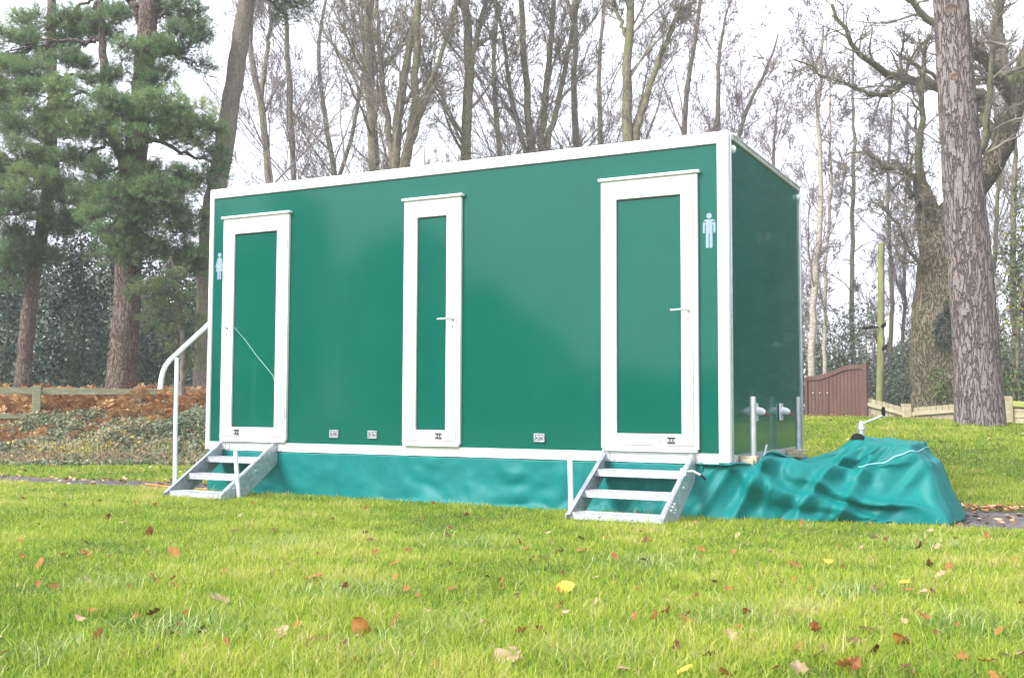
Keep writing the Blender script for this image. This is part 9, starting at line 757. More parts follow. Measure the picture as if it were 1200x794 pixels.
def put_leaf(px, py, colour, size, label, group=None, up=.022, tilt=.35, v=None):
    P = ground_at(px, py)
    o = bpy.data.objects.new('fallen_leaf', random.choice(LM[colour]) if v is None else LM[colour][v]); COL.objects.link(o)
    o.location = (P[0], P[1], float(hgt(P[0], P[1])) + up); o.scale = (size, size, size)
    o.rotation_euler = (random.gauss(0, tilt), random.gauss(0, tilt), random.uniform(0, 6.28))
    return tag(o, label, 'leaf', group)
G = 'fallen leaves on the front lawn'
for px, py, c, s, lab, tilt in [
    (663, 697, 'yellow', .085, 'bright yellow rounded leaf standing in the grass in front of the man-door steps', .9),
    (366, 684, 'orange_brown', .105, 'large curled orange-brown leaf on the lawn, left of the bright yellow leaf', .5),
    (257, 711, 'pale_tan', .125, 'large pale crumpled leaf in the left foreground grass', .5),
    (594, 780, 'pale_tan', .10, 'pale tan oak leaf at the bottom edge of the lawn, nearest of the pale leaves', .3),
    (1019, 747, 'pale_tan', .085, 'pale pinkish tan leaf in the right foreground beside a dark brown leaf', .3),
    (998, 762, 'dark_brown', .08, 'dark brown shrivelled leaf beside the pinkish tan leaf in the right foreground', .5),
    (931, 669, 'orange_brown', .10, 'dark orange leaf on the grass in front of the drawbar cover', .4),
    (47, 668, 'orange_brown', .10, 'rich orange leaf at the far left of the lawn', .6),
    (204, 654, 'orange_brown', .095, 'upright orange leaf on the lawn in front of the curved handrail steps', .9),
    (174, 629, 'russet', .085, 'rounded russet leaf standing upright, farther than the orange leaf before the handrail steps', .9),
    (329, 753, 'pale_tan', .075, 'pale leaf low in the left foreground, right of the large crumpled one', .4),
    (1187, 777, 'pale_tan', .09, 'pale curled leaf at the lower right corner of the lawn', .4),
    (639, 660, 'pale_tan', .085, 'pale tan leaf behind the bright yellow leaf', .4),
    (1060, 690, 'yellow', .065, 'small ochre leaf on the lawn, right of the dark orange leaf', .5),
    (425, 745, 'orange_brown', .09, 'orange and yellow leaf in the centre-left foreground', .6),
    (463, 738, 'russet', .07, 'upright russet leaf close by the orange and yellow leaf', 1.0),
    (757, 663, 'dark_brown', .07, 'thin dark leaf standing on edge in front of the man-door steps', 1.2)]:
    put_leaf(px, py, c, s, lab, None, .03, tilt)['group'] = G
names = {'orange_brown': 'small orange-brown fallen leaf lying in the lawn grass', 'pale_tan': 'small pale tan fallen leaf lying in the lawn grass', 'dark_brown': 'small dark brown fallen leaf lying in the lawn grass',
         'yellow': 'small yellow fallen leaf lying in the lawn grass', 'russet': 'small russet fallen leaf lying in the lawn grass'}
rl = random.Random(4)
for i in range(262):
    u = rl.random(); px = rl.uniform(-10, 1210); py = 588 + 205 * u ** 1.25 + (px - 600) * .03
    if py < 584 + (px - 200) * .03: continue
    c = rl.choices(list(names), [5, 5, 3, .35, 3.5])[0]
    put_leaf(px, py, c, rl.uniform(.03, .064), names[c], G + ', ' + c.replace('_', ' '), rl.uniform(.02, .04), .5)
# leaf litter nobody could count: path edge and bank
def litter(name, x, y, size, material, label, zo=.012, tilt=.5, tint=None):
    n = len(x); z = hgt(x, y) + zo
    th = RNG.uniform(0, 6.28, n); a = np.stack([np.cos(th), np.sin(th), RNG.normal(0, tilt * .5, n)], -1); b = np.stack([-np.sin(th), np.cos(th), RNG.normal(0, tilt, n)], -1)
    P = np.stack([x, y, z], -1); s = size[:, None]
    V = np.stack([P - a * s, P - b * s * .5 + a * s * .1, P + a * s, P + b * s * .5 + a * s * .1], 1).reshape(-1, 3); V[:, 2] = np.maximum(V[:, 2], np.repeat(z, 4) - .01)
    k = np.arange(n) * 4; F = np.stack([k, k + 1, k + 2, k + 3], -1)
    return tag(link_mesh(name, npmesh(name, V, F, np.repeat(RNG.random(n) if tint is None else tint, 4)), material), label, 'leaf litter', None, 'stuff')
M['litter'] = mat('litter_leaf', (1, 1, 1), rough=.8, tint=[(0, (.13, .06, .03)), (.4, (.34, .17, .06)), (.7, (.52, .33, .18)), (1, (.62, .47, .34))], spec=.2)
xs = []; ys = []
q = RNG.uniform(.4, 7, 2600); xs.append(q); ys.append(path_back(q) + RNG.normal(.02, .13, 2600))
q = RNG.uniform(-12, 7, 1400); xs.append(q); ys.append(path_front(q) + RNG.random(1400) * (path_back(q) - path_front(q)))
q = RNG.uniform(-3, 6, 900); xs.append(q); ys.append(RNG.uniform(2.7, 12, 900))
q = RNG.uniform(-13, -5, 500); xs.append(q); ys.append(RNG.uniform(1.2, 3.6, 500))
x = np.concatenate(xs); y = np.concatenate(ys)
k = ~((x > -4.85) & (x < .02) & (y < 2.3)) 
litter('leaf_litter', x[k], y[k], RNG.uniform(.016, .040, k.sum()), M['litter'], 'brown leaf litter along the path edge and on the bank', .03)

# ------------------------------------------------------------------ orange cable seen under the left steps
cb = [(-6.2, .62, -.40), (-5.7, .50, -.405), (-5.3, .45, -.405), (-5.05, .52, -.40), (-4.93, .9, -.36), (-4.86, 1.2, -.2), (-4.6, 1.3, -.02)]
cpts = []
for j in range(len(cb) - 1):
    for s in range(6):
        t = s / 6; p0, p1, p2, p3 = [np.array(cb[max(0, min(len(cb) - 1, j + o))]) for o in (-1, 0, 1, 2)]
        cpts.append(.5 * ((2 * p1) + (-p0 + p2) * t + (2 * p0 - 5 * p1 + 4 * p2 - p3) * t * t + (-p0 + 3 * p1 - 3 * p2 + p3) * t ** 3))
o = MB().tube([tuple(p) for p in cpts], .009, 8).build('cable', M['cord'], None, 0, True); tag(o, 'orange cable trailing over the path behind the handrail steps', 'cable')

# ------------------------------------------------------------------ trees
def norm(a): return a / np.maximum(np.linalg.norm(a, axis=-1, keepdims=True), 1e-9)
def tubes(P, R, k):
    """P (N,n,3), R (N,n) -> verts, quads"""
    N_, n = P.shape[:2]; T = np.gradient(P, axis=1) if n > 1 else P; T = norm(T)
    ref = np.array([.31, .27, .09]); ref2 = np.array([.1, -.2, .95])
    m0 = norm(T.mean(1)); use = np.abs(m0 @ norm(ref)) > .8
    rf = np.where(use[:, None], ref2, ref)[:, None, :]
    A = norm(np.cross(T, np.broadcast_to(rf, T.shape))); B = np.cross(T, A)
    an = np.arange(k) * 2 * PI / k
    V = P[:, :, None] + R[:, :, None, None] * (A[:, :, None] * np.cos(an)[:, None] + B[:, :, None] * np.sin(an)[:, None])
    b = (np.arange(N_) * n * k)[:, None, None] + (np.arange(n - 1) * k)[None, :, None] + np.arange(k)[None, None, :]
    b2 = (np.arange(N_) * n * k)[:, None, None] + (np.arange(n - 1) * k)[None, :, None] + ((np.arange(k) + 1) % k)[None, None, :]
    F = np.stack([b, b2, b2 + k, b + k], -1).reshape(-1, 4)
    return V.reshape(-1, 3), F
def join(parts):
    V = []; F = []; n = 0
    for v, f in parts: V.append(v); F.append(f + n); n += len(v)
    return np.concatenate(V), np.concatenate(F)
def spawn(P, R, m, t0, t1, ang, L, n, up, wob, rr, seed_rng, taper=.25, rmin=.002, lpow=.5, absL=None, droop=0.0):
    g = seed_rng; N_, n0 = P.shape[:2]
    par = np.repeat(np.arange(N_), m); K = N_ * m
    t = g.uniform(t0, t1, K); f = t * (n0 - 1); i0 = np.minimum(f.astype(int), n0 - 2); w = f - i0
    a = P[par, i0]; b = P[par, i0 + 1]; pos = a + (b - a) * w[:, None]
    T = norm(b - a); r = R[par, i0] * (1 - w) + R[par, i0 + 1] * w
    pl = np.linalg.norm(P[:, 1:] - P[:, :-1], axis=-1).sum(1)[par]
    rd = norm(g.normal(size=(K, 3))); pr = norm(np.cross(T, rd))
    an = g.normal(ang, ang * .22, K)[:, None]
    d = norm(np.cos(an) * T + np.sin(an) * pr)
    ln = (absL if absL is not None else pl * L) * (1 - lpow * t) * g.uniform(.6, 1.25, K)
    pts = [pos]; step = (ln / (n - 1))[:, None]
    for s in range(n - 1):
        d = norm(d + np.array([0, 0, up]) / (n - 1) + g.normal(0, wob, (K, 3)) - np.array([0, 0, droop]) * s / n)
        pts.append(pts[-1] + d * step)
    Pc = np.stack(pts, 1); r0 = np.maximum(r * rr, rmin); tt = np.linspace(1, taper, n)[None]
    return Pc, np.maximum(r0[:, None] * tt, rmin * .6)
def poly3(pts, rad, n=24, jit=0.0, seed=0):
    pts = np.array(pts, float); rad = np.array(rad, float); g = np.random.default_rng(seed)
    d = np.concatenate([[0], np.cumsum(np.linalg.norm(np.diff(pts, axis=0), axis=1))]); s = np.linspace(0, d[-1], n)
    Q = np.stack([np.interp(s, d, pts[:, c]) for c in range(3)], -1); r = np.interp(s, d, rad)
    for _ in range(2): Q[1:-1] = (Q[:-2] + 2 * Q[1:-1] + Q[2:]) / 4
    if jit: Q[1:-1] += g.normal(0, jit, (n - 2, 3))
    return Q[None], r[None]
def flare(Q, R, s=1.35, h=.6):
    z = Q[0, :, 2] - Q[0, 0, 2]; R = R.copy(); R[0] *= 1 + (s - 1) * np.exp(-z / (h * .5)); return R
def px_line(pl, d, n=24, jit=0.0, seed=0, sink=.3):
    """pl: (px, py, radius px[, depth offset])"""
    pts = [at(q[0], q[1], d + (q[3] if len(q) > 3 else 0)) for q in pl]; rad = [q[2] * d / F_PX * (.88 if d > 25.9 else 1.0) for q in pl]
    if sink: pts[0] = pts[0] - np.array([0, 0, sink])
    return poly3(pts, rad, n, jit, seed)
M['twig'] = mat('bare_twig', (.21, .17, .17), (.34, .29, .29), 1.5, rough=.9, spec=.2)
M['twig2'] = mat('bare_twig_olive', (.18, .155, .125), (.31, .275, .22), 1.5, rough=.9, spec=.2)
M['twig3'] = mat('bare_twig_red', (.26, .19, .185), (.38, .30, .29), 1.5, rough=.9, spec=.2)
M['bark1'] = bark_mat('smooth_grey_bark', (.125, .108, .09), (.27, .24, .195), 9, (1, 1, .35), .5, (.17, .17, .09), .01)
M['bark2'] = bark_mat('olive_bark', (.12, .105, .072), (.27, .245, .165), 9, (1, 1, .35), .5, (.17, .18, .075), .01, (.48, .7))
M['birchbark'] = bark_mat('birch_bark', (.30, .25, .21), (.55, .50, .45), 6, (1, 1, 3), .3, None, .006)
M['oakbark'] = bark_mat('oak_bark', (.12, .098, .065), (.27, .23, .155), 12, (1, 1, .3), 1.0, (.15, .17, .07), .04, (.55, .66))
M['pinebark'] = bark_mat('pine_bark', (.17, .137, .13), (.30, .252, .245), 13.0, (1, 1, .20), 1.0, None, .035)
M['pinebark2'] = bark_mat('pine_bark_brown', (.13, .095, .08), (.28, .215, .18), 17.0, (1, 1, .25), .9, None, .04)
M['palebark'] = bark_mat('pale_bark', (.16, .135, .115), (.29, .25, .215), 14.0, (1, 1, .3), .5, None, .012)

def make_tree(name, label, cat, trunkPR, chains, bark, twig, group=None, k=10):
    base = trunkPR[0][0][0, 0]
    T = thing(name, label, cat, tuple(base), group)
    V, F = join([tubes(p, r, k) for p, r in trunkPR]); link_mesh('trunk', npmesh('trunk', V, F), bark, T, True)
    parts = []
    for idx, (p, r) in enumerate(chains): parts.append(tubes(p, r, 6 if idx == 0 else 3))
    if parts:
        V, F = join(parts); link_mesh('crown', npmesh('crown', V, F), twig, T, True)
    return T
def crown_of(trunks, g, dens=1.0, t0=.25, ang=.62, up=.55, l1=.34, wob=.10, droop=0):
    P = np.concatenate([p for p, r in trunks]); R = np.concatenate([r for p, r in trunks])
    n1 = int(22 * dens)
    n1 = max(5, int(30 * dens / len(P) ** .6))
    a = spawn(P, R, n1, t0, .98, ang, l1, 9, up, wob, .29, g, .2, .006, .55)
    b = spawn(*a, 9, .12, .98, .62, .42, 6, up * .5, wob * 1.2, .48, g, .35, .009, .45, droop=droop)
    c = spawn(*b, 6, .12, 1.0, .6, .52, 5, up * .3, .14, .6, g, .5, .0068, .4, droop=droop)
    d = spawn(*c, 4, .15, 1.0, .6, .60, 4, .1, .16, .7, g, .6, .0058, .3, droop=droop)
    return [a, b, c, d]
def bare(label, pl, d, seed, dens=1.0, bark='bark1', twig='twig', more=(), group='bare woodland trees behind the toilet block', name='bare_tree', **kw):
    tr = [px_line(pl, d, 26, .02, seed)] + [px_line(q, d, 26, .02, seed + 1, 0) for q in more]
    return make_tree(name, label, 'tree', tr, crown_of(tr, np.random.default_rng(seed), dens, **kw), M[bark], M[twig], group)
# trees behind the block, left to right
bare('slender dark forked bare tree nearest the tall leaning trunk', [(318, 480, 5.5), (316, 200, 5), (306, 120, 4.5), (291, 60, 4), (300, -60, 2.5)], 29, 1, .75, 'bark1', 'twig', [[(306, 115, 3.6), (312, 70, 3.2), (318, 20, 2.4), (312, -60, 1.5)]])
bare('slim straight bare tree second to the right of the tall leaning trunk', [(350, 480, 4.6), (344, 220, 4), (340, 100, 3.6), (333, 0, 3), (330, -110, 1.5)], 31, 2, .8)
bare('bare tree with curving stems right of the two slim dark trees', [(400, 480, 5), (396, 210, 4), (378, 130, 3.2), (372, 60, 2.6), (392, -60, 1.4)], 33, 3, .9, 'bark1', 'twig', [[(396, 215, 3), (415, 150, 2.6), (428, 70, 2), (420, -40, 1.2)]])
bare('straight olive-barked bare tree, leftmost of the thick ones above the roof', [(440, 490, 8.5), (438, 200, 7.5), (434, 90, 6.6), (431, 0, 5.6), (428, -160, 2.5)], 27, 4, 1.1, 'bark2', 'twig2')
bare('thick multi-stemmed olive bare tree rising between the first two doors', [(468, 490, 11), (463, 200, 7), (468, 120, 6), (482, 50, 4.5), (500, -100, 2)], 26, 5, 1.2, 'bark2', 'twig2', [[(470, 210, 6.5), (486, 130, 5.6), (489, 40, 4.6), (493, -130, 2)], [(462, 210, 5.5), (452, 130, 4), (445, 60, 3), (436, -80, 1.5)], [(474, 190, 4.5), (500, 110, 3.6), (530, 30, 2.6), (548, -60, 1.4)]])
bare('straight mid-thickness bare tree above the narrow middle door', [(548, 490, 8.5), (545, 190, 7), (550, 90, 6.4), (547, 0, 5), (545, -150, 2.2)], 27, 6, 1.1, 'bark2', 'twig2', [[(547, 110, 4), (560, 40, 3.2), (585, -50, 1.5)]])
bare('thin bare tree with reddish twigs just right of the narrow middle door', [(588, 490, 4), (586, 180, 3.6), (578, 90, 3), (582, 0, 2.6), (576, -100, 1.3)], 32, 7, 1.0, 'bark1', 'twig3')
bare('clump-forming bare tree with three close upright stems over the roof middle', [(628, 490, 8), (624, 200, 5.5), (618, 100, 4.4), (608, 0, 3.6), (600, -120, 1.6)], 28, 8, 1.1, 'bark2', 'twig2', [[(630, 210, 5), (640, 110, 4.2), (650, 0, 3.2), (654, -110, 1.5)], [(632, 200, 4.4), (655, 120, 3.6), (672, 30, 2.8), (698, -80, 1.3)], [(622, 200, 3.4), (600, 120, 2.8), (590, 40, 2.2), (570, -60, 1.2)]])
bare('slim grey bare tree between the triple-stemmed clump and the tree above the man door', [(676, 490, 5.6), (676, 180, 4.6), (672, 100, 4), (676, 20, 3.2), (672, -110, 1.5)], 30, 9, 1.0)
bare('slender reddish bare tree left of the tree above the man door', [(706, 490, 4), (704, 170, 3.4), (700, 90, 2.8), (708, 10, 2.2), (716, -90, 1.2)], 34, 10, .9, 'bark1', 'twig3')
bare('thick straight bare tree with a fork, above the man door', [(738, 490, 9.5), (735, 165, 7), (735, 80, 6), (739, 0, 5), (740, -160, 2.2)], 27, 11, 1.15, 'bark2', 'twig2', [[(740, 180, 5.6), (752, 130, 4.6), (772, 70, 3.6), (800, 0, 2.4), (815, -50, 1.3)], [(736, 50, 3), (722, 10, 2.5), (708, -50, 1.4)]])
bare('light leaning bare tree right of the forked tree above the man door', [(795, 490, 4.6), (800, 160, 3.8), (806, 90, 3), (818, 20, 2.4), (834, -80, 1.2)], 31, 12, .9, 'bark1', 'twig3')
bare('slim upright bare tree standing over the near roof corner', [(842, 490, 5), (841, 150, 3.4), (840, 90, 2.8), (846, 40, 1.9), (856, 0, 1.2)], 30, 13, .55, 'bark1', 'twig3', t0=.15)
bare('bare tree leaning right beyond the near roof corner', [(862, 490, 4), (862, 165, 2.8), (880, 120, 2.4), (902, 75, 1.8), (912, 40, 1)], 30, 14, .5, 'bark1', 'twig3', t0=.15)
bare('low reddish bare tree just past the far roof corner', [(915, 480, 3.5), (912, 240, 2.8), (905, 170, 2), (912, 120, 1.2)], 36, 15, .9, 'bark1', 'twig3', t0=.2)
# right, beyond the end wall
bare('pale-barked birch beside the left end of the brown gate', [(948, 470, 4.6), (955, 330, 4), (962, 230, 3), (958, 120, 2.2), (965, 30, 1.2)], 25, 16, .55, 'birchbark', 'twig', name='birch_tree', group='birches beyond the end wall', droop=.12)
bare('thin second birch rising right of the pale-barked one', [(968, 470, 3), (966, 330, 2.4), (974, 230, 2), (972, 100, 1.2)], 27, 17, .5, 'birchbark', 'twig', name='birch_tree', group='birches beyond the end wall', droop=.12)
bare('straight dark pole-like bare tree above the brown gate', [(998, 480, 3.6), (998, 330, 3.2), (1000, 200, 2.6), (1000, 60, 1.5)], 32, 18, .8, 'bark1', 'twig', t0=.1, ang=1.1, up=.1, l1=.22)
bare('thin bare tree close behind the mossy post', [(1040, 470, 3.2), (1046, 330, 3), (1040, 230, 2.2), (1046, 90, 1.2)], 33, 19, .8, 'bark1', 'twig')
bare('thin bare tree between the mossy post and the oak', [(1056, 470, 2.6), (1060, 330, 2.4), (1062, 240, 2), (1064, 120, 1)], 35, 20, .8, 'bark1', 'twig')
bare('slender bare tree at the right edge behind the fence', [(1192, 480, 5), (1186, 300, 4), (1190, 180, 3), (1178, 60, 2)], 33, 21, .9, 'bark2', 'twig2')
bare('bare tree hidden mostly behind the big foreground pine trunk', [(1150, 480, 4), (1165, 300, 3), (1172, 180, 2.5), (1160, 60, 1.5)], 36, 22, .9, 'bark2', 'twig2')

# the big old oak
def oak():
    d = 25.5
    tr = [px_line([(1103, 490, 37), (1102, 465, 32), (1098, 430, 30), (1094, 390, 27), (1098, 350, 24), (1097, 310, 22), (1104, 275, 20), (1118, 245, 17), (1140, 222, 15), (1162, 200, 14), (1177, 165, 12.5), (1190, 118, 11.5), (1206, 60, 9), (1215, -40, 6)], d, 44, .025, 5),
          px_line([(1098, 300, 19), (1090, 262, 16), (1088, 240, 13), (1082, 222, 10), (1076, 212, 6)], d, 12, .02, 6, 0)]
    limbs = [[(1150, 112, 9, .5), (1122, 108, 7.5, .3), (1095, 100, 6.4), (1060, 97, 5), (1035, 82, 4, -.5), (1005, 62, 3, -1), (985, 35, 2.4, -1.2), (975, 5, 1.6, -1.4)],
             [(1188, 118, 9), (1165, 80, 7, -.5), (1140, 52, 6, -1), (1110, 35, 4.6, -1.4), (1075, 15, 3.6, -1.6), (1050, -25, 2.6, -2)],
             [(1172, 170, 6), (1150, 135, 6, .5), (1150, 112, 8.5, .5)],
             [(1190, 110, 8), (1172, 70, 6.4, .6), (1168, 20, 5, .8), (1180, -40, 3)],
             [(1082, 222, 6), (1074, 190, 4.6, -.3), (1082, 150, 3.6, -.6), (1078, 100, 2.8, -.8), (1090, 40, 2, -1)],
             [(1080, 218, 4), (1060, 196, 2.8, -.3), (1040, 200, 2, -.5), (1015, 178, 1.5, -.8), (990, 182, 1, -1)],
             [(1086, 225, 3.5), (1066, 232, 2.4, -.5), (1063, 205, 2, -.8), (1070, 180, 1.4, -1)],
             [(1140, 225, 6), (1150, 180, 4.6, -.8), (1158, 130, 3.6, -1.2), (1163, 60, 2.6, -1.5), (1170, -20, 1.6, -1.7)],
             [(1060, 97, 3.6), (1035, 115, 2.6, -.5), (1010, 105, 2, -.9), (970, 92, 1.4, -1.2), (930, 70, .9, -1.5)],
             [(1095, 330, 3), (1070, 300, 2, -.6), (1050, 260, 1.5, -1), (1030, 240, 1, -1.2)]]
    L = [px_line(q, d, 16, .03, 30 + i, 0) for i, q in enumerate(limbs)]
    P = np.concatenate([p for p, r in L]); R = np.concatenate([r for p, r in L]); g = np.random.default_rng(77)
    a = spawn(P, R, 18, .1, 1.0, .75, .36, 8, .12, .22, .45, g, .2, .007, .3)
    b = spawn(*a, 6, .15, 1, .75, .42, 6, .1, .24, .55, g, .35, .009, .4)
    c = spawn(*b, 6, .15, 1, .7, .5, 5, .05, .22, .6, g, .5, .007, .4)
    e = spawn(*c, 3, .2, 1, .7, .5, 4, .0, .2, .7, g, .6, .0055, .3)
    base = tr[0][0][0, 0]
    T = thing('oak_tree', 'huge gnarled mossy oak with spreading limbs behind the timber fence', 'tree', tuple(base))
    V, F = tubes(*tr[0], 28)
    # burrs and lumps in the trunk
    ang = snoise(V[:, 0] * 2 + V[:, 1] * 3, V[:, 2] * 1.0, 1.6, 50); cen = tr[0][0][0]; i = np.repeat(np.arange(len(cen)), 28)
    V = V + (V - cen[i]) * (.12 * ang)[:, None]
    V2, F2 = tubes(*tr[1], 14); V2 = V2 + norm(V2 - V2.mean(0)) * (.05 * snoise(V2[:, 0] * 4, V2[:, 2] * 4, 2, 51))[:, None]
    VV, FF = join([(V, F), (V2, F2)])
    link_mesh('trunk', npmesh('trunk', VV, FF), M['oakbark'], T, True)
    VV, FF = join([tubes(p, r, 10) for p, r in L]); link_mesh('limb', npmesh('limb', VV, FF), M['bark2'], T, True)
    VV, FF = join([tubes(*a, 5), tubes(*b, 4), tubes(*c, 3), tubes(*e, 3)]); link_mesh('crown', npmesh('crown', VV, FF), M['twig2'], T, True)
    return T
OAK = oak()

# foreground pine trunk on the bank
def big_pine():
    d = 14.0
    base = ground_at(1148, 498); dd = float((base - CAM) @ AX[:, 1])
    pl = [(1148, 499, 29), (1148, 470, 27), (1144, 400, 25.5), (1136, 300, 24), (1130, 230, 22.5), (1122, 120, 21), (1114, 0, 19), (1104, -150, 17), (1098, -420, 14)]
    P, R = px_line(pl, dd, 60, .004, 9, .25); R = flare(P, R, 1.12, .5)
    k = 56; V, F = tubes(P, R, k); cen = P[0]; i = np.repeat(np.arange(len(cen)), k); ang = np.tile(np.arange(k) / k * 2 * PI, len(cen)); z = V[:, 2]
    rel = V - cen[i]
    fur = .022 * snoise(ang * 5.0, z * .9, 2.2, 61) + .016 * np.abs(snoise(ang * 9, z * 1.6, 3, 62)) + .03 * snoise(np.cos(ang) * 1.5 + 3, z * .5 + np.sin(ang) * 1.5, 1, 63)
    V = cen[i] + rel * (1 + fur * 1.0)[:, None]
    T = thing('pine_tree', 'massive straight pine trunk with furrowed pinkish bark standing on the right bank', 'tree', tuple(P[0, 0]))
    link_mesh('trunk', npmesh('trunk', V, F), M['pinebark'], T, True)
    sc_ = mat('branch_scar', (.09, .065, .055), (.26, .17, .13), 12, rough=.95, bump=.6, bscale=30, bdist=.03)
    for (px, py, r) in ((1113, 6, .07), (1115, 96, .06), (1120, 136, .04), (1126, 178, .03)):
        c = at(px, py, dd); j = np.argmin(np.abs(P[0, :, 2] - c[2])); fw = norm(CAM - P[0, j]); c = P[0, j] + fw * (R[0, j] * .97) + (c - P[0, j]) * np.array([.3, .3, 0])
        rings = []
        for s, rr in ((-.03, 1.25), (.008, 1.0), (.018, .72), (.004, .5), (-.02, .3)): rings.append((c + fw * s, r * rr))
        MB().tube([tuple(p) for p, _ in rings], [q for _, q in rings], 14).build('branch_scar', sc_, T, 0, True)
    # crown far above the picture, seen only from other places
    g = np.random.default_rng(5); a = spawn(P, R, 14, .80, 1, 1.2, .10, 7, .2, .12, .35, g, .3, .01)
    shoots(a, T, g, 900)
    return T

# ------------------------------------------------------------------ needles and leaves
M['needle'] = mat('pine_needle', (1, 1, 1), rough=.55, tint=[(0, (.08, .14, .062)), (.45, (.17, .265, .11)), (.8, (.26, .37, .15)), (1, (.34, .42, .16))], spec=.35, trans=.4)
M['needle2'] = mat('pine_needle_olive', (1, 1, 1), rough=.55, tint=[(0, (.07, .12, .04)), (.5, (.13, .20, .065)), (1, (.25, .30, .11))], spec=.35, trans=.25)
def needle_mesh(pos, axis_, g, m=16, L=.11, nl=.065, w=.0042, tint=None):
    n = len(pos); pos = np.repeat(pos, m, 0); ax = np.repeat(axis_, m, 0); t = g.uniform(-.2, 1, (n * m, 1))
    rad = norm(np.cross(ax, g.normal(size=(n * m, 3))))
    p = pos + ax * t * L; d = norm(ax * g.uniform(.3, 1.0, (n * m, 1)) + rad * .85); l = nl * g.uniform(.7, 1.2, (n * m, 1))
    s = norm(np.cross(d, g.normal(size=(n * m, 3)))) * w / 2
    V = np.stack([p - s, p + s, p + d * l], 1).reshape(-1, 3); k = np.arange(n * m) * 3
    F = np.stack([k, k + 1, k + 2], -1)
    tt = (g.random(n) if tint is None else tint); tt = np.repeat(np.clip(tt, 0, 1), m * 3)
    return V, F, tt
def shoots(chain, T, g, n, mt='needle'):
    P = chain[0].reshape(-1, 3); i = g.integers(0, len(P), n); pos = P[i] + g.normal(0, .22, (n, 3)); ax = norm(g.normal(size=(n, 3)) + np.array([0, 0, .8]))
    V, F, t = needle_mesh(pos, ax, g, 14)
    link_mesh('limb', npmesh('limb', *tubes(*chain, 5)), M['pinebark2'], T, True)
    link_mesh('crown', npmesh('crown', V, F, t), M[mt], T)
big_pine()

def pine(label, trunks, d, blobs, seed, bark='pinebark2', dens=1.0, mt='needle', bigk=26, group=None, lump=.12):
    """blobs: (px, py, rx px, ry px, depth offset, brightness)"""
    g = np.random.default_rng(seed)
    tr = []
    for i, pl in enumerate(trunks):
        P, R = px_line(pl, d, 50, .01, seed + i, .3 if i == 0 else 0)
        if i == 0: R = flare(P, R, 1.18, .5)
        tr.append((P, R))
    T = thing('pine_tree', label, 'tree', tuple(tr[0][0][0, 0]), group)
    parts = []
    for P, R in tr:
        V, F = tubes(P, R, bigk); cen = P[0]; i = np.repeat(np.arange(len(cen)), bigk); ang = np.tile(np.arange(bigk) / bigk * 2 * PI, len(cen))
        V = cen[i] + (V - cen[i]) * (1 + .05 * snoise(ang * 3, V[:, 2], 2.5, seed))[:, None]; parts.append((V, F))
    V, F = join(parts); link_mesh('trunk', npmesh('trunk', V, F), M[bark], T, True)
    allT = np.concatenate([p[0] for p, r in tr]); allR = np.concatenate([r[0] for p, r in tr])
    pos_l = []; ax_l = []; ti = []; limbs = []; twl = []
    for (px, py, rx, ry, do, br) in blobs:
        c = at(px, py, d + do); rX = rx * d / F_PX; rZ = ry * d / F_PX; rY = min(rX, 1.0) * .8
        # limb from the trunk to the clump
        cand = np.argmin(np.linalg.norm((allT - c) * np.array([1, 1, 1.0]) + np.array([0, 0, -.3]), axis=1))
        s = allT[cand]; mid = (s + c) / 2 + np.array([0, 0, .12 - .06 * np.linalg.norm(c - s)])
        q = poly3([s, mid, c], [min(allR[cand] * .5, .055), .03, .012], 12, .03, int(px + py)); limbs.append(q)
        area = rx * ry * PI * (d / F_PX) ** 2
        ns = max(8, int(area * 850 * dens)); nsub = max(4, int(area * 26))
        u = norm(g.normal(size=(nsub, 3))) * g.uniform(.35, 1.0, (nsub, 1)) ** .6
        sub = c + u * np.array([rX, rY, rZ])
        # sub-clumps give the puffs
        si = g.integers(0, nsub, ns); v = norm(g.normal(size=(ns, 3)) + np.array([0, 0, .35])); rad = g.uniform(.4, 1.0, (ns, 1)) * lump * 1.5
        P = sub[si] + v * rad * np.array([1.25, 1.25, .8]); pos_l.append(P); ax_l.append(norm(v * .7 + np.array([0, 0, .55]) + u[si] * .35 + g.normal(0, .25, (ns, 3))))
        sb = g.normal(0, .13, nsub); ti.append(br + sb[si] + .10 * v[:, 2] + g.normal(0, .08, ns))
        tw0 = q[0][0][g.integers(5, 12, nsub)]; tt_ = np.linspace(0, 1, 6)[None, :, None]
        tw = tw0[:, None] * (1 - tt_) + sub[:, None] * tt_ + g.normal(0, .02, (nsub, 6, 3)); tw[:, 1:-1, 2] += .03; twl.append((tw, np.repeat(np.linspace(.013, .004, 6)[None], nsub, 0)))
        tw2 = np.stack([sub[si], (sub[si] + P) / 2, P], 1); twl.append((tw2, np.full((ns, 3), .0028)))
    V, F = join([tubes(p, r, 6) for p, r in limbs]); link_mesh('limb', npmesh('limb', V, F), M[bark], T, True)
    V, F = join([tubes(p, r, 3) for p, r in twl]); link_mesh('twigs', npmesh('twigs', V, F), M[bark], T)
    V, F, t = needle_mesh(np.concatenate(pos_l), np.concatenate(ax_l), g, 20, .10, .080, .0085, np.concatenate(ti)); link_mesh('crown', npmesh('crown', V, F, t), M[mt], T)
    return T
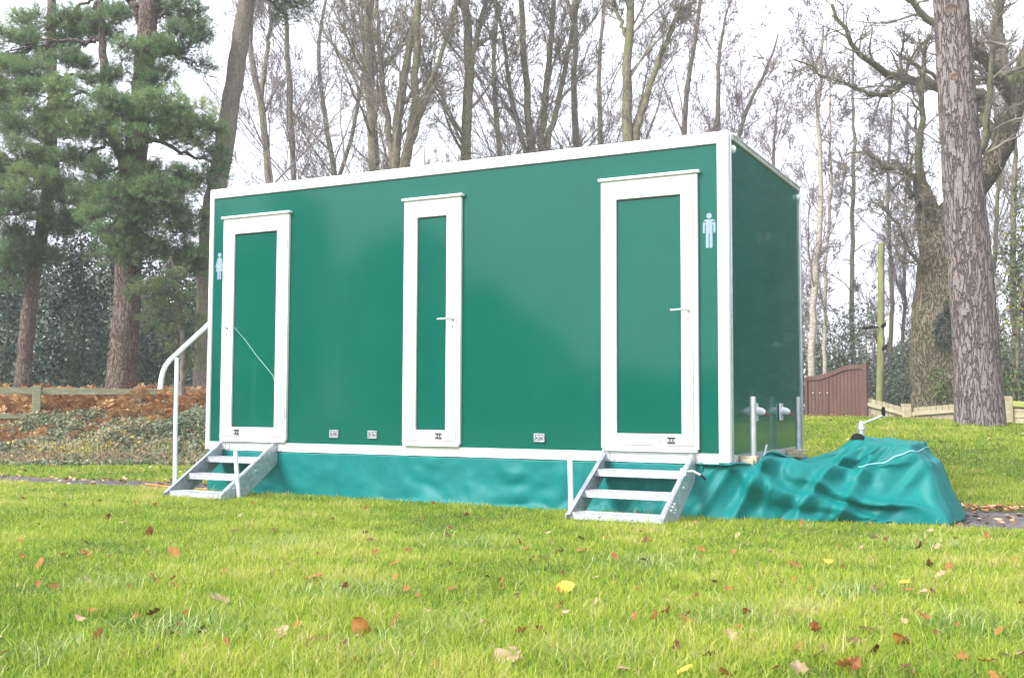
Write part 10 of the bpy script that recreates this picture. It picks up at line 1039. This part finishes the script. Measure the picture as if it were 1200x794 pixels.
B = [(55, 35, 48, 24, .5, .45), (110, 22, 45, 26, .2, .4), (10, 60, 42, 24, -.3, .5), (70, 72, 36, 16, 0, .4), (20, 100, 55, 22, -.6, .55), (62, 118, 46, 20, -.8, .6),
     (175, 18, 30, 20, .4, .35), (215, 12, 34, 16, .2, .4), (235, 42, 22, 14, .1, .3), (205, 52, 28, 18, -.3, .35), (165, 62, 34, 22, -.7, .45), (232, 78, 16, 8, .2, .25),
     (120, 92, 26, 14, 0, .35), (185, 92, 28, 16, -.6, .4), (150, 118, 46, 18, -1.0, .6), (200, 128, 44, 20, -1.1, .62), (110, 140, 48, 18, -1.0, .55), (238, 160, 24, 20, -.9, .6), (250, 192, 14, 18, -.8, .4),
     (165, 148, 40, 14, -1.2, .6), (215, 150, 30, 16, -1.0, .5), (140, 205, 34, 14, -.9, .4), (190, 212, 46, 18, -1.0, .45), (230, 222, 24, 18, -.6, .4), (165, 236, 48, 18, -.9, .5), (120, 232, 30, 16, -.5, .4),
     (130, 262, 44, 18, -.8, .55), (185, 264, 44, 20, -.6, .5), (222, 256, 26, 22, -.4, .4), (150, 292, 40, 16, -.7, .5), (205, 296, 34, 20, -.4, .5), (228, 310, 18, 22, -.2, .4),
     (145, 175, 20, 10, -.2, .3), (95, 190, 26, 12, .1, .35)]
pine('big pine with a thick brown trunk and layered green boughs left of the toilet block',
     [[(143, 458, 19), (144, 430, 16.5), (149, 340, 15.5), (153, 270, 14), (158, 200, 13), (166, 110, 12), (173, 30, 11), (178, -120, 8)],
      [(150, 225, 8), (146, 190, 7), (132, 160, 6), (124, 110, 5.4), (121, 60, 4.6), (116, -20, 3)], [(172, 40, 6), (158, 8, 5), (140, -20, 4)]], 18.5, B, 41)
A = [(25, 150, 44, 20, -.2, .5), (75, 165, 40, 16, -.4, .5), (20, 190, 42, 20, -.6, .55), (70, 200, 44, 18, -.6, .55), (40, 222, 55, 20, -.8, .6), (95, 228, 30, 16, -.6, .5),
     (15, 252, 40, 22, -.7, .5), (62, 256, 40, 20, -.5, .55), (20, 288, 38, 18, -.4, .4), (5, 320, 34, 18, -.2, .35), (10, 120, 30, 18, .3, .4), (45, 300, 30, 12, -.3, .4), (-40, 200, 50, 60, 0, .45), (-50, 80, 50, 50, 0, .45)]
pine('slimmer pine with a reddish leaning trunk at the far left edge',
     [[(26, 458, 9.5), (30, 400, 8.5), (38, 330, 8), (48, 275, 7.5), (58, 220, 7), (62, 120, 6), (60, 20, 5), (62, -100, 4)],
      [(50, 272, 3.6), (62, 262, 3.2), (78, 256, 2.6), (88, 250, 2)]], 20.5, A, 42, 'pinebark2')
O = [(205, 345, 34, 20, -.2, .5), (180, 368, 22, 14, -.3, .55), (222, 378, 22, 18, 0, .45), (208, 402, 24, 14, .1, .5), (190, 330, 30, 14, -.2, .5), (228, 420, 14, 14, .1, .6), (160, 340, 12, 18, -.5, .6), (50, 345, 12, 22, -.5, .55), (40, 378, 16, 10, -.5, .6)]
pine('young olive-green pine with sparse low foliage beside the left wall corner',
     [[(214, 462, 3.5), (214, 400, 3), (208, 340, 2.4), (200, 300, 1.6)]], 17.8, O[:7], 43, 'palebark', .38, 'needle2', 8, None, .10)
pine('tall leaning pale trunk rising beside the left wall corner, bare below its high crown',
     [[(238, 462, 12.5), (241, 400, 12), (243, 300, 11.5), (251, 230, 11.5), (262, 180, 11), (272, 110, 10.5), (281, 50, 10), (290, -5, 9.5), (303, -120, 7)]], 19.5,
     [(320, -6, 26, 12, 0, .35), (352, 4, 20, 9, .3, .35), (338, 18, 12, 6, .3, .3), (298, -30, 40, 20, 0, .4), (270, -60, 40, 20, 0, .4), (345, -50, 50, 24, 0, .4)], 44, 'palebark', .8, 'needle', 26)

def leafmass(blobs, d, g, per, size, tmean=.45, aspect=.5, shell=.55):
    """broad leaves spread through ellipsoids; blobs: (px, py, rx, ry, depth off)"""
    Ps = []; Ns = []
    for (px, py, rx, ry, do) in blobs:
        c = at(px, py, d + do); k = d / F_PX; n = int(per * rx * ry * k * k * PI)
        u = norm(g.normal(size=(n, 3))); r = g.uniform(shell, 1.05, (n, 1)); r = r * (1 + .12 * snoise(u[:, 0] * 4 + px, u[:, 2] * 4 + u[:, 1] * 3, 1.5, int(px))[:, None])
        Ps.append(c + u * r * np.array([rx * k, rx * k * .8, ry * k])); Ns.append(u)
    P = np.concatenate(Ps); Nn = np.concatenate(Ns); n = len(P)
    nn = norm(Nn * .6 + g.normal(0, .6, (n, 3)) + np.array([0, 0, .35])); a = norm(np.cross(nn, g.normal(size=(n, 3)))); b = np.cross(nn, a)
    s = size * g.uniform(.6, 1.25, (n, 1))
    V = np.stack([P - a * s, P - b * s * aspect, P + a * s, P + b * s * aspect], 1)
    V[:, 1] += nn * s * .18; V[:, 3] += nn * s * .18
    k = np.arange(n) * 4; F = np.stack([k, k + 1, k + 2, k + 3], -1)
    t = np.clip(g.normal(tmean, .2, n), 0, 1)
    return V.reshape(-1, 3), F, np.repeat(t, 4)
M['holly'] = mat('holly_leaf', (1, 1, 1), rough=.32, tint=[(0, (.013, .036, .026)), (.6, (.030, .070, .046)), (1, (.07, .125, .08))], spec=.5)
M['bush'] = mat('bush_leaf', (1, 1, 1), rough=.5, tint=[(0, (.06, .09, .06)), (.6, (.11, .16, .10)), (1, (.20, .24, .13))], spec=.4)
M['yleaf'] = mat('yellowing_leaf', (1, 1, 1), rough=.5, tint=[(0, (.03, .06, .02)), (.55, (.07, .12, .03)), (.75, (.30, .28, .04)), (1, (.5, .38, .06))], spec=.4)
def bush(name, label, blobs, d, seed, per, size, mt, stems=(), group=None, tmean=.45):
    g = np.random.default_rng(seed); c0 = blobs[0]; b = at(c0[0], 470, d); b[2] = float(hgt(b[0], b[1]))
    T = thing(name, label, 'bush', tuple(b), group)
    V, F, t = leafmass(blobs, d, g, per, size, tmean); link_mesh('foliage', npmesh('foliage', V, F, t), M[mt], T)
    st = [poly3([b + np.array([g.normal(0, .15), g.normal(0, .15), -.1]), (b + at(q[0], q[1], d + q[4])) / 2 + g.normal(0, .15, 3), at(q[0], q[1], d + q[4])], [.05, .035, .015], 10, .03, i) for i, q in enumerate(blobs)]
    V, F = join([tubes(p, r, 6) for p, r in st]); link_mesh('stem', npmesh('stem', V, F), M['bark2'], T, True)
    return T
HG = 'dark evergreen bushes behind the post-and-rail fence'
bush('holly_bush', 'dark holly bush filling the far left edge behind the rail fence', [(0, 400, 34, 60, 0), (-30, 350, 40, 70, .5), (18, 340, 26, 44, .4)], 22.5, 1, 900, .045, 'holly', (), HG)
bush('holly_bush', 'dark holly bush between the two pine trunks on the left', [(92, 395, 46, 62, 0), (70, 330, 40, 46, .3), (112, 320, 40, 50, .2), (95, 280, 34, 34, .8), (55, 420, 26, 36, -.2)], 21.8, 2, 900, .045, 'holly', (), HG)
bush('holly_bush', 'dark holly bush between the thick brown trunk and the left wall corner', [(190, 405, 38, 52, .4), (215, 350, 40, 60, .8), (180, 320, 34, 50, .8), (160, 430, 20, 30, .2)], 22.2, 3, 900, .045, 'holly', (), HG)
bush('evergreen_bush', 'rounded grey-green evergreen bush beyond the brown gate', [(985, 400, 34, 44, 0), (1010, 380, 26, 30, .5), (970, 430, 26, 40, 0), (1000, 440, 40, 34, .5)], 31, 4, 330, .055, 'bush', (), None, .6)
bush('evergreen_bush', 'low dark evergreen bush between the mossy post and the oak', [(1060, 440, 22, 40, 0), (1045, 455, 26, 26, .5), (1072, 410, 14, 26, 1)], 30, 5, 450, .055, 'bush', (), None, .3)
bush('holly_bush', 'tall dark green bush with yellowing leaves right of the big pine trunk', [(1190, 400, 30, 70, 0), (1215, 320, 34, 70, .3), (1186, 300, 20, 40, .3), (1200, 450, 34, 30, 0), (1210, 240, 22, 40, .3)], 24.5, 6, 420, .05, 'yleaf', (), None, .42)
bush('evergreen_bush', 'dark bush just behind the fence between the oak and the pine trunk', [(1130, 455, 14, 24, 0), (1172, 440, 12, 44, .4)], 27.5, 7, 500, .05, 'bush', (), None, .35)
g = np.random.default_rng(9)
V, F, t = leafmass([(1108, 388, 14, 24, -.62), (1122, 398, 10, 20, -.45), (1116, 360, 10, 14, -.6)], 25.5, g, 900, .045, .3); link_mesh('ivy', npmesh('ivy', V, F, t), M['holly'], OAK)
V, F, t = leafmass([(1098, 448, 12, 22, -.66), (1108, 462, 12, 16, -.62)], 25.5, g, 900, .035, .7); link_mesh('moss', npmesh('moss', V, F, t), M['needle2'], OAK)

# distant woodland: one thicket of stems and twigs, and the trees round the far side of the clearing
def woodland(name, label, pts, hts, seed, twig, lean=.05, crownk=(16, 6, 5), leafy=0):
    g = np.random.default_rng(seed); n = len(pts); pts = np.array(pts); hts = np.array(hts)
    s = np.linspace(0, 1, 12)[None, :, None]; ln = g.normal(0, lean, (n, 1, 3)) * hts[:, None, None]; ln[..., 2] = 0
    P = pts[:, None] + s * np.array([0, 0, 1]) * hts[:, None, None] + ln * s ** 1.5 + np.cumsum(g.normal(0, .05, (n, 12, 3)), 1)
    R = (hts * .008)[:, None] * np.linspace(1, .15, 12)[None]
    a = spawn(P, R, crownk[0], .12, 1, .7, .26, 7, .45, .13, .4, g, .3, .013, .5)
    b = spawn(*a, crownk[1], .15, 1, .7, .5, 5, .2, .16, .55, g, .4, .011, .4)
    c = spawn(*b, crownk[2], .15, 1, .7, .55, 4, .1, .2, .6, g, .5, .010, .3)
    V, F = join([tubes(P, R, 6), tubes(*a, 3), tubes(*b, 3), tubes(*c, 3)])
    return tag(link_mesh(name, npmesh(name, V, F), twig), label, 'woodland', None, 'stuff')
g = np.random.default_rng(3)
pp = []; hh = []
for i in range(64):
    px = g.uniform(230, 1260); d = g.uniform(42, 62); p = at(px, 474, d); p[2] = -.5; pp.append(p); hh.append(g.uniform(8.5, 13) * d / 50 * (1.0 if px < 800 else .62))
woodland('distant_woodland', 'far bare woodland thicket beyond the nearer trees', pp, hh, 4, M['twig'])
pp = []; hh = []
for i in range(60):
    px = g.uniform(935, 1230); d = g.uniform(30, 44); p = at(px, 474, d); p[2] = -.5; pp.append(p); hh.append(g.uniform(2.0, 5.5))
for i in range(30):
    px = g.uniform(-20, 245); d = g.uniform(26, 40); p = at(px, 474, d); p[2] = -.5; pp.append(p); hh.append(g.uniform(3, 9))
woodland('scrub', 'tangled brown scrub on the woodland floor', pp, hh, 5, M['twig2'], .12, (9, 5, 4))
# evergreen masses: far undergrowth, and the trees round the clearing behind the photographer
def mass(name, label, items, per, size, mt, seed, tm=.4):
    g = np.random.default_rng(seed); Ps = []; 
    for (x, y, z, rx, ry, rz) in items:
        n = int(per * (rx * rz + ry * rz) * 2); u = norm(g.normal(size=(n, 3))); r = g.uniform(.7, 1.08, (n, 1)) * (1 + .18 * snoise(u[:, 0] * 5 + x, u[:, 2] * 5 + u[:, 1] * 4, 1.3, int(abs(x * 3)) % 50)[:, None])
        Ps.append(np.array([x, y, z]) + u * r * np.array([rx, ry, rz]))
    P = np.concatenate(Ps); n = len(P); nn = norm(g.normal(size=(n, 3))); a = norm(np.cross(nn, g.normal(size=(n, 3)))); b = np.cross(nn, a); s = size * g.uniform(.6, 1.3, (n, 1))
    V = np.stack([P - a * s, P - b * s * .6, P + a * s, P + b * s * .6], 1).reshape(-1, 3); k = np.arange(n) * 4
    return tag(link_mesh(name, npmesh(name, V, np.stack([k, k + 1, k + 2, k + 3], -1), np.repeat(np.clip(g.normal(tm, .2, n), 0, 1), 4)), M[mt]), label, 'woodland', None, 'stuff')
g = np.random.default_rng(13); it = []
for i in range(30):
    px = g.uniform(-60, 250); d = g.uniform(27, 36); p = at(px, 474, d); rz = g.uniform(1.6, 3.0); it.append((p[0], p[1], rz * .6 - .4, 1.6, 1.6, rz))
for i in range(26):
    px = g.uniform(930, 1260); d = g.uniform(36, 48); p = at(px, 474, d); rz = g.uniform(.9, 2.1); it.append((p[0], p[1], rz * .6 - .5, 1.8, 1.5, rz))
mass('evergreen_undergrowth', 'dark evergreen undergrowth deep in the wood', it, 130, .085, 'bush', 6, .25)
it = []
for i in range(44):          # behind the camera, reflected in the glossy front
    a_ = -1.0 + i / 43 * 2.1; R_ = g.uniform(27, 36); x = 2 + R_ * math.sin(a_) * 1.35; y = -7 - R_ * math.cos(a_) * .9
    top_ = .41 + (7.42 - y) * float(np.interp((2.14 - x) / (7.42 - y), [.3, .38, .45, .55, .64, .8, .95], [.03, .035, .047, .113, .21, .235, .21])) * g.uniform(.85, 1.12); hgt_ = top_
    it.append((x, y, top_ * .5 - .25, 1.9, 1.6, top_ * .5 + .25))
for i in range(26):          # right
    y = g.uniform(15, 32); x = 3.4 + 1.9 + (y - 15) * .06 + g.uniform(0, 5.5); h_ = g.uniform(8.5, 11.5); it.append((x, y, h_ * .45 - .4, 1.6, 1.8, h_ * .6))
for i in range(16):          # along the right-hand side of the clearing, reflected in the end wall
    y = -4 + i * 2.6; x = 21 + g.uniform(-2, 3); h_ = g.uniform(4.0, 7.5); it.append((x, y, h_ * .45 - .4, 2.0, 2.0, h_ * .6))
mass('clearing_woodland', 'evergreen woodland round the other sides of the clearing', it, 55, .24, 'holly', 7, .25)
# ------------------------------------------------------------------ bracken and brambles on the left
g = np.random.default_rng(21)
def fronds(name, label, x, y, tmean, material, L=.55):
    n = len(x); z = hgt(x, y); az = g.uniform(0, 6.28, n); el = g.uniform(.45, 1.45, n); ln = L * g.uniform(.6, 1.35, n)
    m = 13; Vs = []; Ts = []
    d = np.stack([np.cos(az) * np.cos(el), np.sin(az) * np.cos(el), np.sin(el)], -1); P = np.stack([x, y, z + g.uniform(0, .5, n) * (L / .57) ** 1.5], -1)
    side = norm(np.cross(d, np.array([0, 0, 1.0]))); tw = g.normal(0, .5, (n, 1)); upv = np.cross(side, d); side = norm(side + upv * tw)
    stem = []
    t_ = np.clip(g.normal(tmean, .2, n), 0, 1)
    for i in range(m):
        s = i / (m - 1); c = P + d * (ln * (.25 + .75 * s))[:, None] - np.array([0, 0, 1]) * (ln * .55 * s * s)[:, None]
        stem.append(c); w = (ln * .26 * (1 - s) ** .8 + .01)[:, None]
        for sg in (-1, 1):
            e = side * sg; q = norm(e + d * .35 + g.normal(0, .16, (n, 3)) - np.array([0, 0, .2])); bw = d * (ln / m * .42)[:, None] + g.normal(0, .004, (n, 3))
            Vs.append(np.stack([c - bw, c + q * w * .6 - bw * .8, c + q * w, c + q * w * .55 + bw * .8], 1)); Ts.append(t_ + g.normal(0, .08, n))
    V = np.concatenate(Vs).reshape(-1, 3); k = np.arange(len(V) // 4) * 4; F = np.stack([k, k + 1, k + 2, k + 3], -1); T = np.repeat(np.clip(np.concatenate(Ts), 0, 1), 4)
    S = np.stack(stem, 1); VS, FS = tubes(np.concatenate([P[:, None], S[:, ::3]], 1), np.full((n, 1 + len(stem[::3])), .004), 3)
    V2 = np.concatenate([V, VS]); F2 = np.concatenate([F, FS + len(V)]); T2 = np.concatenate([T, np.full(len(VS), .3)])
    return tag(link_mesh(name, npmesh(name, V2, F2, T2), material), label, 'undergrowth', None, 'stuff')
M['bracken'] = mat('dead_bracken', (1, 1, 1), rough=.8, tint=[(0, (.15, .075, .045)), (.4, (.33, .155, .06)), (.75, (.50, .27, .10)), (1, (.58, .40, .22))], spec=.2, trans=.25)
fv = norm(np.array([-math.sin(YAW), math.cos(YAW)])); rv = np.array([math.cos(YAW), math.sin(YAW)])
def px_ground(n, pxa, pxb, da, db):
    px = g.uniform(pxa, pxb, n); d = g.uniform(da, db, n); xy = CAM[:2] + d[:, None] * fv + (d * (px - 600) / F_PX)[:, None] * rv; return xy[:, 0], xy[:, 1]
x, y = px_ground(6200, -30, 262, 15.9, 20.5); k = g.random(len(x)) < .62 + .5 * snoise(x, y, 1.4, 30)
fronds('bracken', 'rusty orange dead bracken round the post-and-rail fence', x[k], y[k], .66, M['bracken'], .30 + .27 * sstep(16.9, 17.8, (np.stack([x[k], y[k]], -1) - CAM[:2]) @ fv))
M['bramble'] = mat('bramble_leaf', (1, 1, 1), rough=.5, tint=[(0, (.07, .105, .05)), (.42, (.14, .19, .10)), (.62, (.24, .28, .17)), (.76, (.30, .19, .12)), (.93, (.44, .27, .14)), (1, (.62, .48, .05))], spec=.4, trans=.15)
def brambles(name, label, x, y, hgtf, size, tm):
    n = len(x); z = hgt(x, y) + hgtf * g.random(n) ** .7
    P = np.stack([x, y, z], -1); nn = norm(g.normal(0, .7, (n, 3)) + np.array([-.1, -.5, .8])); a = norm(np.cross(nn, g.normal(size=(n, 3)))); b = np.cross(nn, a); s = size * g.uniform(.5, 1.3, (n, 1))
    V = np.stack([P - a * s, P - b * s * .62, P + a * s, P + b * s * .62], 1).reshape(-1, 3); k = np.arange(n) * 4
    m = n // 70; i = g.integers(0, n, m); e = P[i] + g.normal(0, .22, (m, 3)); e[:, 2] = np.abs(e[:, 2] - hgt(x[i], y[i])) * .4 + hgt(x[i], y[i]); mid = (P[i] + e) / 2 + np.array([0, 0, .1])
    VS, FS = tubes(np.stack([P[i], mid, e], 1), np.full((m, 3), .003), 3)
    V2 = np.concatenate([V, VS]); F2 = np.concatenate([np.stack([k, k + 1, k + 2, k + 3], -1), FS + len(V)]); cl = snoise(x, y, 2.4, 33)
    T2 = np.concatenate([np.repeat(np.clip(g.normal(tm, .25, n) + .26 * cl, 0, 1), 4), np.full(len(VS), .82)])
    return tag(link_mesh(name, npmesh(name, V2, F2, T2), M['bramble']), label, 'undergrowth', None, 'stuff')
x, y = px_ground(80000, -30, 262, 13.7, 17.6); dd = (np.stack([x, y], -1) - CAM[:2]) @ fv
hh = (.06 + .30 * sstep(13.7, 16.4, dd)) * np.clip(1 + .8 * snoise(x, y, 2.6, 31), .1, 2.4); k = (g.random(len(x)) < .45 + .6 * sstep(14.0, 15.2, dd)) 
brambles('brambles', 'low tangle of green and reddish bramble leaves before the rail fence', x[k], y[k], hh[k], .026, .46)
# tufts of tall straw-coloured grass among the brambles
qx = np.concatenate([g.normal(100, 13, 500), g.normal(60, 9, 160), g.normal(190, 16, 200)]); qd = g.normal(14.9, .22, len(qx)); xy = CAM[:2] + qd[:, None] * fv + (qd * (qx - 600) / F_PX)[:, None] * rv; x, y = xy[:, 0], xy[:, 1]
V, F4, F3, tt = blades(x, y, hgt(x, y), g.uniform(.08, .36, len(x)), np.full(len(x), .006), np.clip(g.normal(.35, .2, len(x)), .05, .9), g.uniform(.55, 1, len(x)))
tag(link_mesh('tall_grass', npmesh('tall_grass', V, [F4, F3], tt), M['grass']), 'tuft of tall straw-coloured grass among the brambles', 'grass', None, 'stuff')
# ------------------------------------------------------------------ post-and-rail fence
M['mossrail'] = mat('weathered_rail', (.20, .20, .115), (.34, .31, .22), 6, rough=.9, bump=.6, bscale=20, bdist=.01, stretch=(1, 1, 4), c3=(.24, .25, .15))
M['timber'] = mat('pale_timber', (.36, .31, .19), (.52, .46, .32), 3.0, rough=.85, bump=.4, bscale=24, bdist=.006, stretch=(1, 6, 6), c3=(.43, .37, .24))
M['timberv'] = mat('pale_timber_board', (.30, .26, .165), (.45, .40, .27), 3.5, rough=.88, bump=.4, bscale=20, bdist=.006, stretch=(5, 5, .6), c3=(.37, .32, .21))
M['mossboard'] = mat('mossy_timber', (.26, .30, .05), (.42, .42, .14), 4, rough=.9)
M['gatewood'] = mat('brown_gate_board', (.085, .038, .026), (.155, .072, .05), 6, rough=.6, bump=.4, bscale=30, bdist=.004, stretch=(7, 7, .5), c3=(.115, .052, .036))
M['post_green'] = mat('mossy_post', (.15, .18, .04), (.27, .29, .09), 7, rough=.92, bump=.6, bscale=25, bdist=.01, stretch=(1, 1, .3), c3=(.22, .21, .10))
pA, pB = at(43, 470, 17.2), at(161, 470, 17.7); dv = (pB - pA)[:2]; sp = np.linalg.norm(dv); dv = dv / sp; nv = np.array([-dv[1], dv[0]])
T = thing('post_and_rail_fence', 'weathered low post-and-rail fence crossing the bracken on the left', 'fence', (pA[0], pA[1], -.4))
ax3 = np.array([dv[0], dv[1], 0]); ay3 = np.array([nv[0], nv[1], 0]); az3 = np.array([0, 0, 1.])
for k in range(-2, 5):
    c = pA[:2] + dv * sp * k; zg = float(hgt(*c)); MB().obox((c[0], c[1], (zg + .68) / 2 - .1), ax3, ay3, az3, .062, .05, (.68 - zg) / 2 + .1).build('post', M['mossrail'], T, .008)
for k in range(-2, 4):
    a_ = pA[:2] + dv * sp * (k + .04); b_ = pA[:2] + dv * sp * (k + .96)
    for zz in (.60, .20):
        c = (a_ + b_) / 2; zz2 = zz + random.uniform(-.01, .01); MB().obox((c[0] - nv[0] * .0, c[1], zz2), ax3, ay3, az3, sp * .5 - .064, .022, .050 if zz > .5 else .042).build('rail', M['mossrail'], T, .006)
# ------------------------------------------------------------------ brown gate
gA, gB = at(947, 470, 23.2), at(1011, 470, 22.6)
def gate():
    T = thing('garden_gate', 'dark brown boarded wooden gate with a curved top beyond the end wall', 'gate', (gA[0], gA[1], -.2))
    u = (gB - gA)[:2]; L = np.linalg.norm(u); u = u / L; n = np.array([-u[1], u[0]]); U = np.array([u[0], u[1], 0]); N3 = np.array([n[0], n[1], 0]); Zv = np.array([0, 0, 1.])
    zb = -.45
    def top(s):      # s 0..1
        z0 = at(950, 441, 23)[2]; z1 = at(1008, 428, 22.7)[2]; return z0 + (z1 - z0) * float(sstep(.12, .85, s))
    nb = 15
    bd = MB()
    for i in range(nb):
        s0, s1 = (i + .04) / nb, (i + .96) / nb; base = gA.copy(); base[2] = 0
        P0 = base + U * L * s0; P1 = base + U * L * s1; z0, z1 = top(s0) - .05, top(s1) - .05
        v = [P0 + Zv * zb, P1 + Zv * zb, P1 + Zv * z1, P0 + Zv * z0]; v += [p + N3 * .022 for p in v]
        bd.add(v, [(0, 1, 2, 3), (7, 6, 5, 4), (0, 4, 5, 1), (1, 5, 6, 2), (2, 6, 7, 3), (3, 7, 4, 0)])
    bd.build('boards', M['gatewood'], T)
    base = gA.copy(); base[2] = 0
    cp = MB(); m_ = 20; v = []
    for i in range(m_ + 1):
        s = i / m_; p = base + U * L * s
        for (dn, dz) in ((-.03, -.075), (-.03, .02), (.045, .02), (.045, -.075)): v.append(p + N3 * dn + Zv * (top(s) + dz))
    f = [(4 * i + j, 4 * i + (j + 1) % 4, 4 * i + 4 + (j + 1) % 4, 4 * i + 4 + j) for i in range(m_) for j in range(4)] + [(3, 2, 1, 0), (4 * m_, 4 * m_ + 1, 4 * m_ + 2, 4 * m_ + 3)]
    cp.add(v, f).build('top_rail', M['gatewood'], T)
    MB().obox(base + U * (L + .05) + Zv * (top(1) / 2 + zb / 2 + .02), U, N3, Zv, .048, .05, (top(1) - zb) / 2 + .03).build('gate_post', M['gatewood'], T, .006)
    MB().obox(base + U * (-.03) + Zv * (top(0) / 2 + zb / 2), U, N3, Zv, .028, .05, (top(0) - zb) / 2).build('gate_post', M['gatewood'], T, .006)
    MB().obox(base + U * (L * .36) + Zv * (top(.3) / 2 + zb / 2 - .04) - N3 * .012, U, N3, Zv, .022, .012, (top(.3) - zb) / 2 - .03).build('brace', M['gatewood'], T)
    for s in (.10, .23, .37):
        p = base + U * L * s + Zv * at(965, 460, 23)[2] - N3 * .028; b = MB().tube([tuple(p), tuple(p - N3 * .012)], .013, 10); b.build('bolt', M['clear'], T)
gate()
# ------------------------------------------------------------------ pale timber fence
def timber():
    T = thing('timber_fence', 'low pale timber garden fence with boards and rails, right of the brown gate', 'fence', tuple(gB))
    nodes = [(1013, 465, 22.6, 466.5), (1062, 478, 22.3, 479), (1126, 473, 21.8, 470), (1180, 470, 21.3, 470), (1250, 474, 20.8, 470)]
    Zv = np.array([0, 0, 1.])
    for i in range(len(nodes) - 1):
        (xa, ya, da, _), (xb, yb, db, _) = nodes[i], nodes[i + 1]
        A_ = at(xa, ya, da); B_ = at(xb, yb, db); u = (B_ - A_)[:2]; L = np.linalg.norm(u); u /= L; n = np.array([-u[1], u[0]]); U = np.array([u[0], u[1], 0]); N3 = np.array([n[0], n[1], 0])
        base = np.array([A_[0], A_[1], 0]); nb = max(4, int(L / .105)); bd = MB(); horiz = i == 3
        if not horiz:
            for j in range(nb):
                s0, s1 = (j + .06) / nb, (j + .98) / nb
                P0 = base + U * L * s0; P1 = base + U * L * s1; z0 = A_[2] + (B_[2] - A_[2]) * s0 + .008 * random.random(); z1 = A_[2] + (B_[2] - A_[2]) * s1
                v = [P0 + Zv * -.6, P1 + Zv * -.6, P1 + Zv * z1, P0 + Zv * z0]; v += [p + N3 * .018 for p in v]
                bd.add(v, [(0, 1, 2, 3), (7, 6, 5, 4), (0, 4, 5, 1), (1, 5, 6, 2), (2, 6, 7, 3), (3, 7, 4, 0)])
        else:
            for j in range(9):
                z = -.55 + j * .125; v = [base + U * .05 + Zv * z, base + U * L + Zv * z, base + U * L + Zv * (z + .118) + N3 * .02, base + U * .05 + Zv * (z + .118) + N3 * .02]; v += [p + N3 * .016 for p in v]
                if z + .1 < A_[2]: bd.add(v, [(0, 1, 2, 3), (7, 6, 5, 4), (0, 4, 5, 1), (1, 5, 6, 2), (2, 6, 7, 3), (3, 7, 4, 0)])
        bd.build('panel', M['timberv'] if not horiz else M['timber'], T)
        # top rail, set just under the board tops
        d3 = (B_ - A_) / np.linalg.norm(B_ - A_); up = np.cross(d3, N3); up = up if up[2] > 0 else -up
        c = (A_ + B_) / 2 - N3 * .03 - up * (.13 if not horiz else .04)
        MB().obox(c, d3, N3, up, np.linalg.norm(B_ - A_) / 2 - .05, .024, .035 if not horiz else .055).build('rail', M['timber'] if not horiz else M['mossboard'], T, .005)
        if i == 0:
            c2 = base + U * L * .5 + Zv * (A_[2] - .62) - N3 * .03; MB().obox(c2, U, N3, Zv, L / 2 - .05, .02, .03).build('rail', M['timber'], T, .005)
    for (xa, ya, da, yt) in nodes[1:4]:
        P_ = at(xa, yt - (6 if xa != 1126 else 0), da - .05); MB().obox((P_[0], P_[1], (P_[2] - .6) / 2), np.array([AX[0, 0], AX[1, 0], 0]), np.array([AX[0, 1], AX[1, 1], 0]) / np.linalg.norm(AX[:2, 1]), Zv, .085, .06, (P_[2] + .6) / 2).build('post', M['timber'], T, .008)
timber()
# ------------------------------------------------------------------ mossy post
pb = at(1029, 470, 24.0); pt = at(1033, 285, 24.0); pb[2] = -.5
T = thing('utility_post', 'tall slim green mossy timber post standing behind the pale fence', 'post', tuple(pb))
P, R = poly3([pb, (pb + pt) / 2 + np.array([.015, 0, 0]), pt], [.085, .078, .070], 24, .002, 3); V, F = tubes(P, R, 14)
link_mesh('pole', npmesh('pole', V, F), M['post_green'], T, True)
MB().tube([tuple(pt - np.array([0, 0, .01])), tuple(pt + np.array([0, 0, .012]))], .068, 14).build('pole_cap', M['timber'], T)
for (px, py, dx, r) in ((1033, 383, 5, .05), (1034, 409, 5, .05)):
    c = at(px, py, 23.9); MB().tube([tuple(c), tuple(c + np.array([.05, -.02, .03])), tuple(c + np.array([.10, -.03, .09]))], [.03, .045, .02], 10).build('insulator', M['black'], T, 0, True)
c = at(1029, 383, 23.9); e = at(1016, 384, 23.8); MB().tube([tuple(c), tuple(e)], .022, 8).tube([tuple(e), tuple(e + np.array([-.10, 0, .0]))], [.04, .03], 10).build('bracket', M['black'], T, 0, True)
# ------------------------------------------------------------------ thin damp air
hm = bpy.data.materials.new('damp_air'); hm.use_nodes = True
hn = hm.node_tree; 
for q in list(hn.nodes):
    if q.type != 'OUTPUT_MATERIAL': hn.nodes.remove(q)
pv = hn.nodes.new('ShaderNodeVolumePrincipled'); pv.inputs['Color'].default_value = (.95, .96, 1, 1); pv.inputs['Density'].default_value = .0025
hn.links.new(pv.outputs[0], [q for q in hn.nodes if q.type == 'OUTPUT_MATERIAL'][0].inputs['Volume'])
tag(MB().box(-208, 208, -208, 208, -2.2, 32).build('haze', hm), 'thin pale damp air over the clearing', None, None, 'stuff')
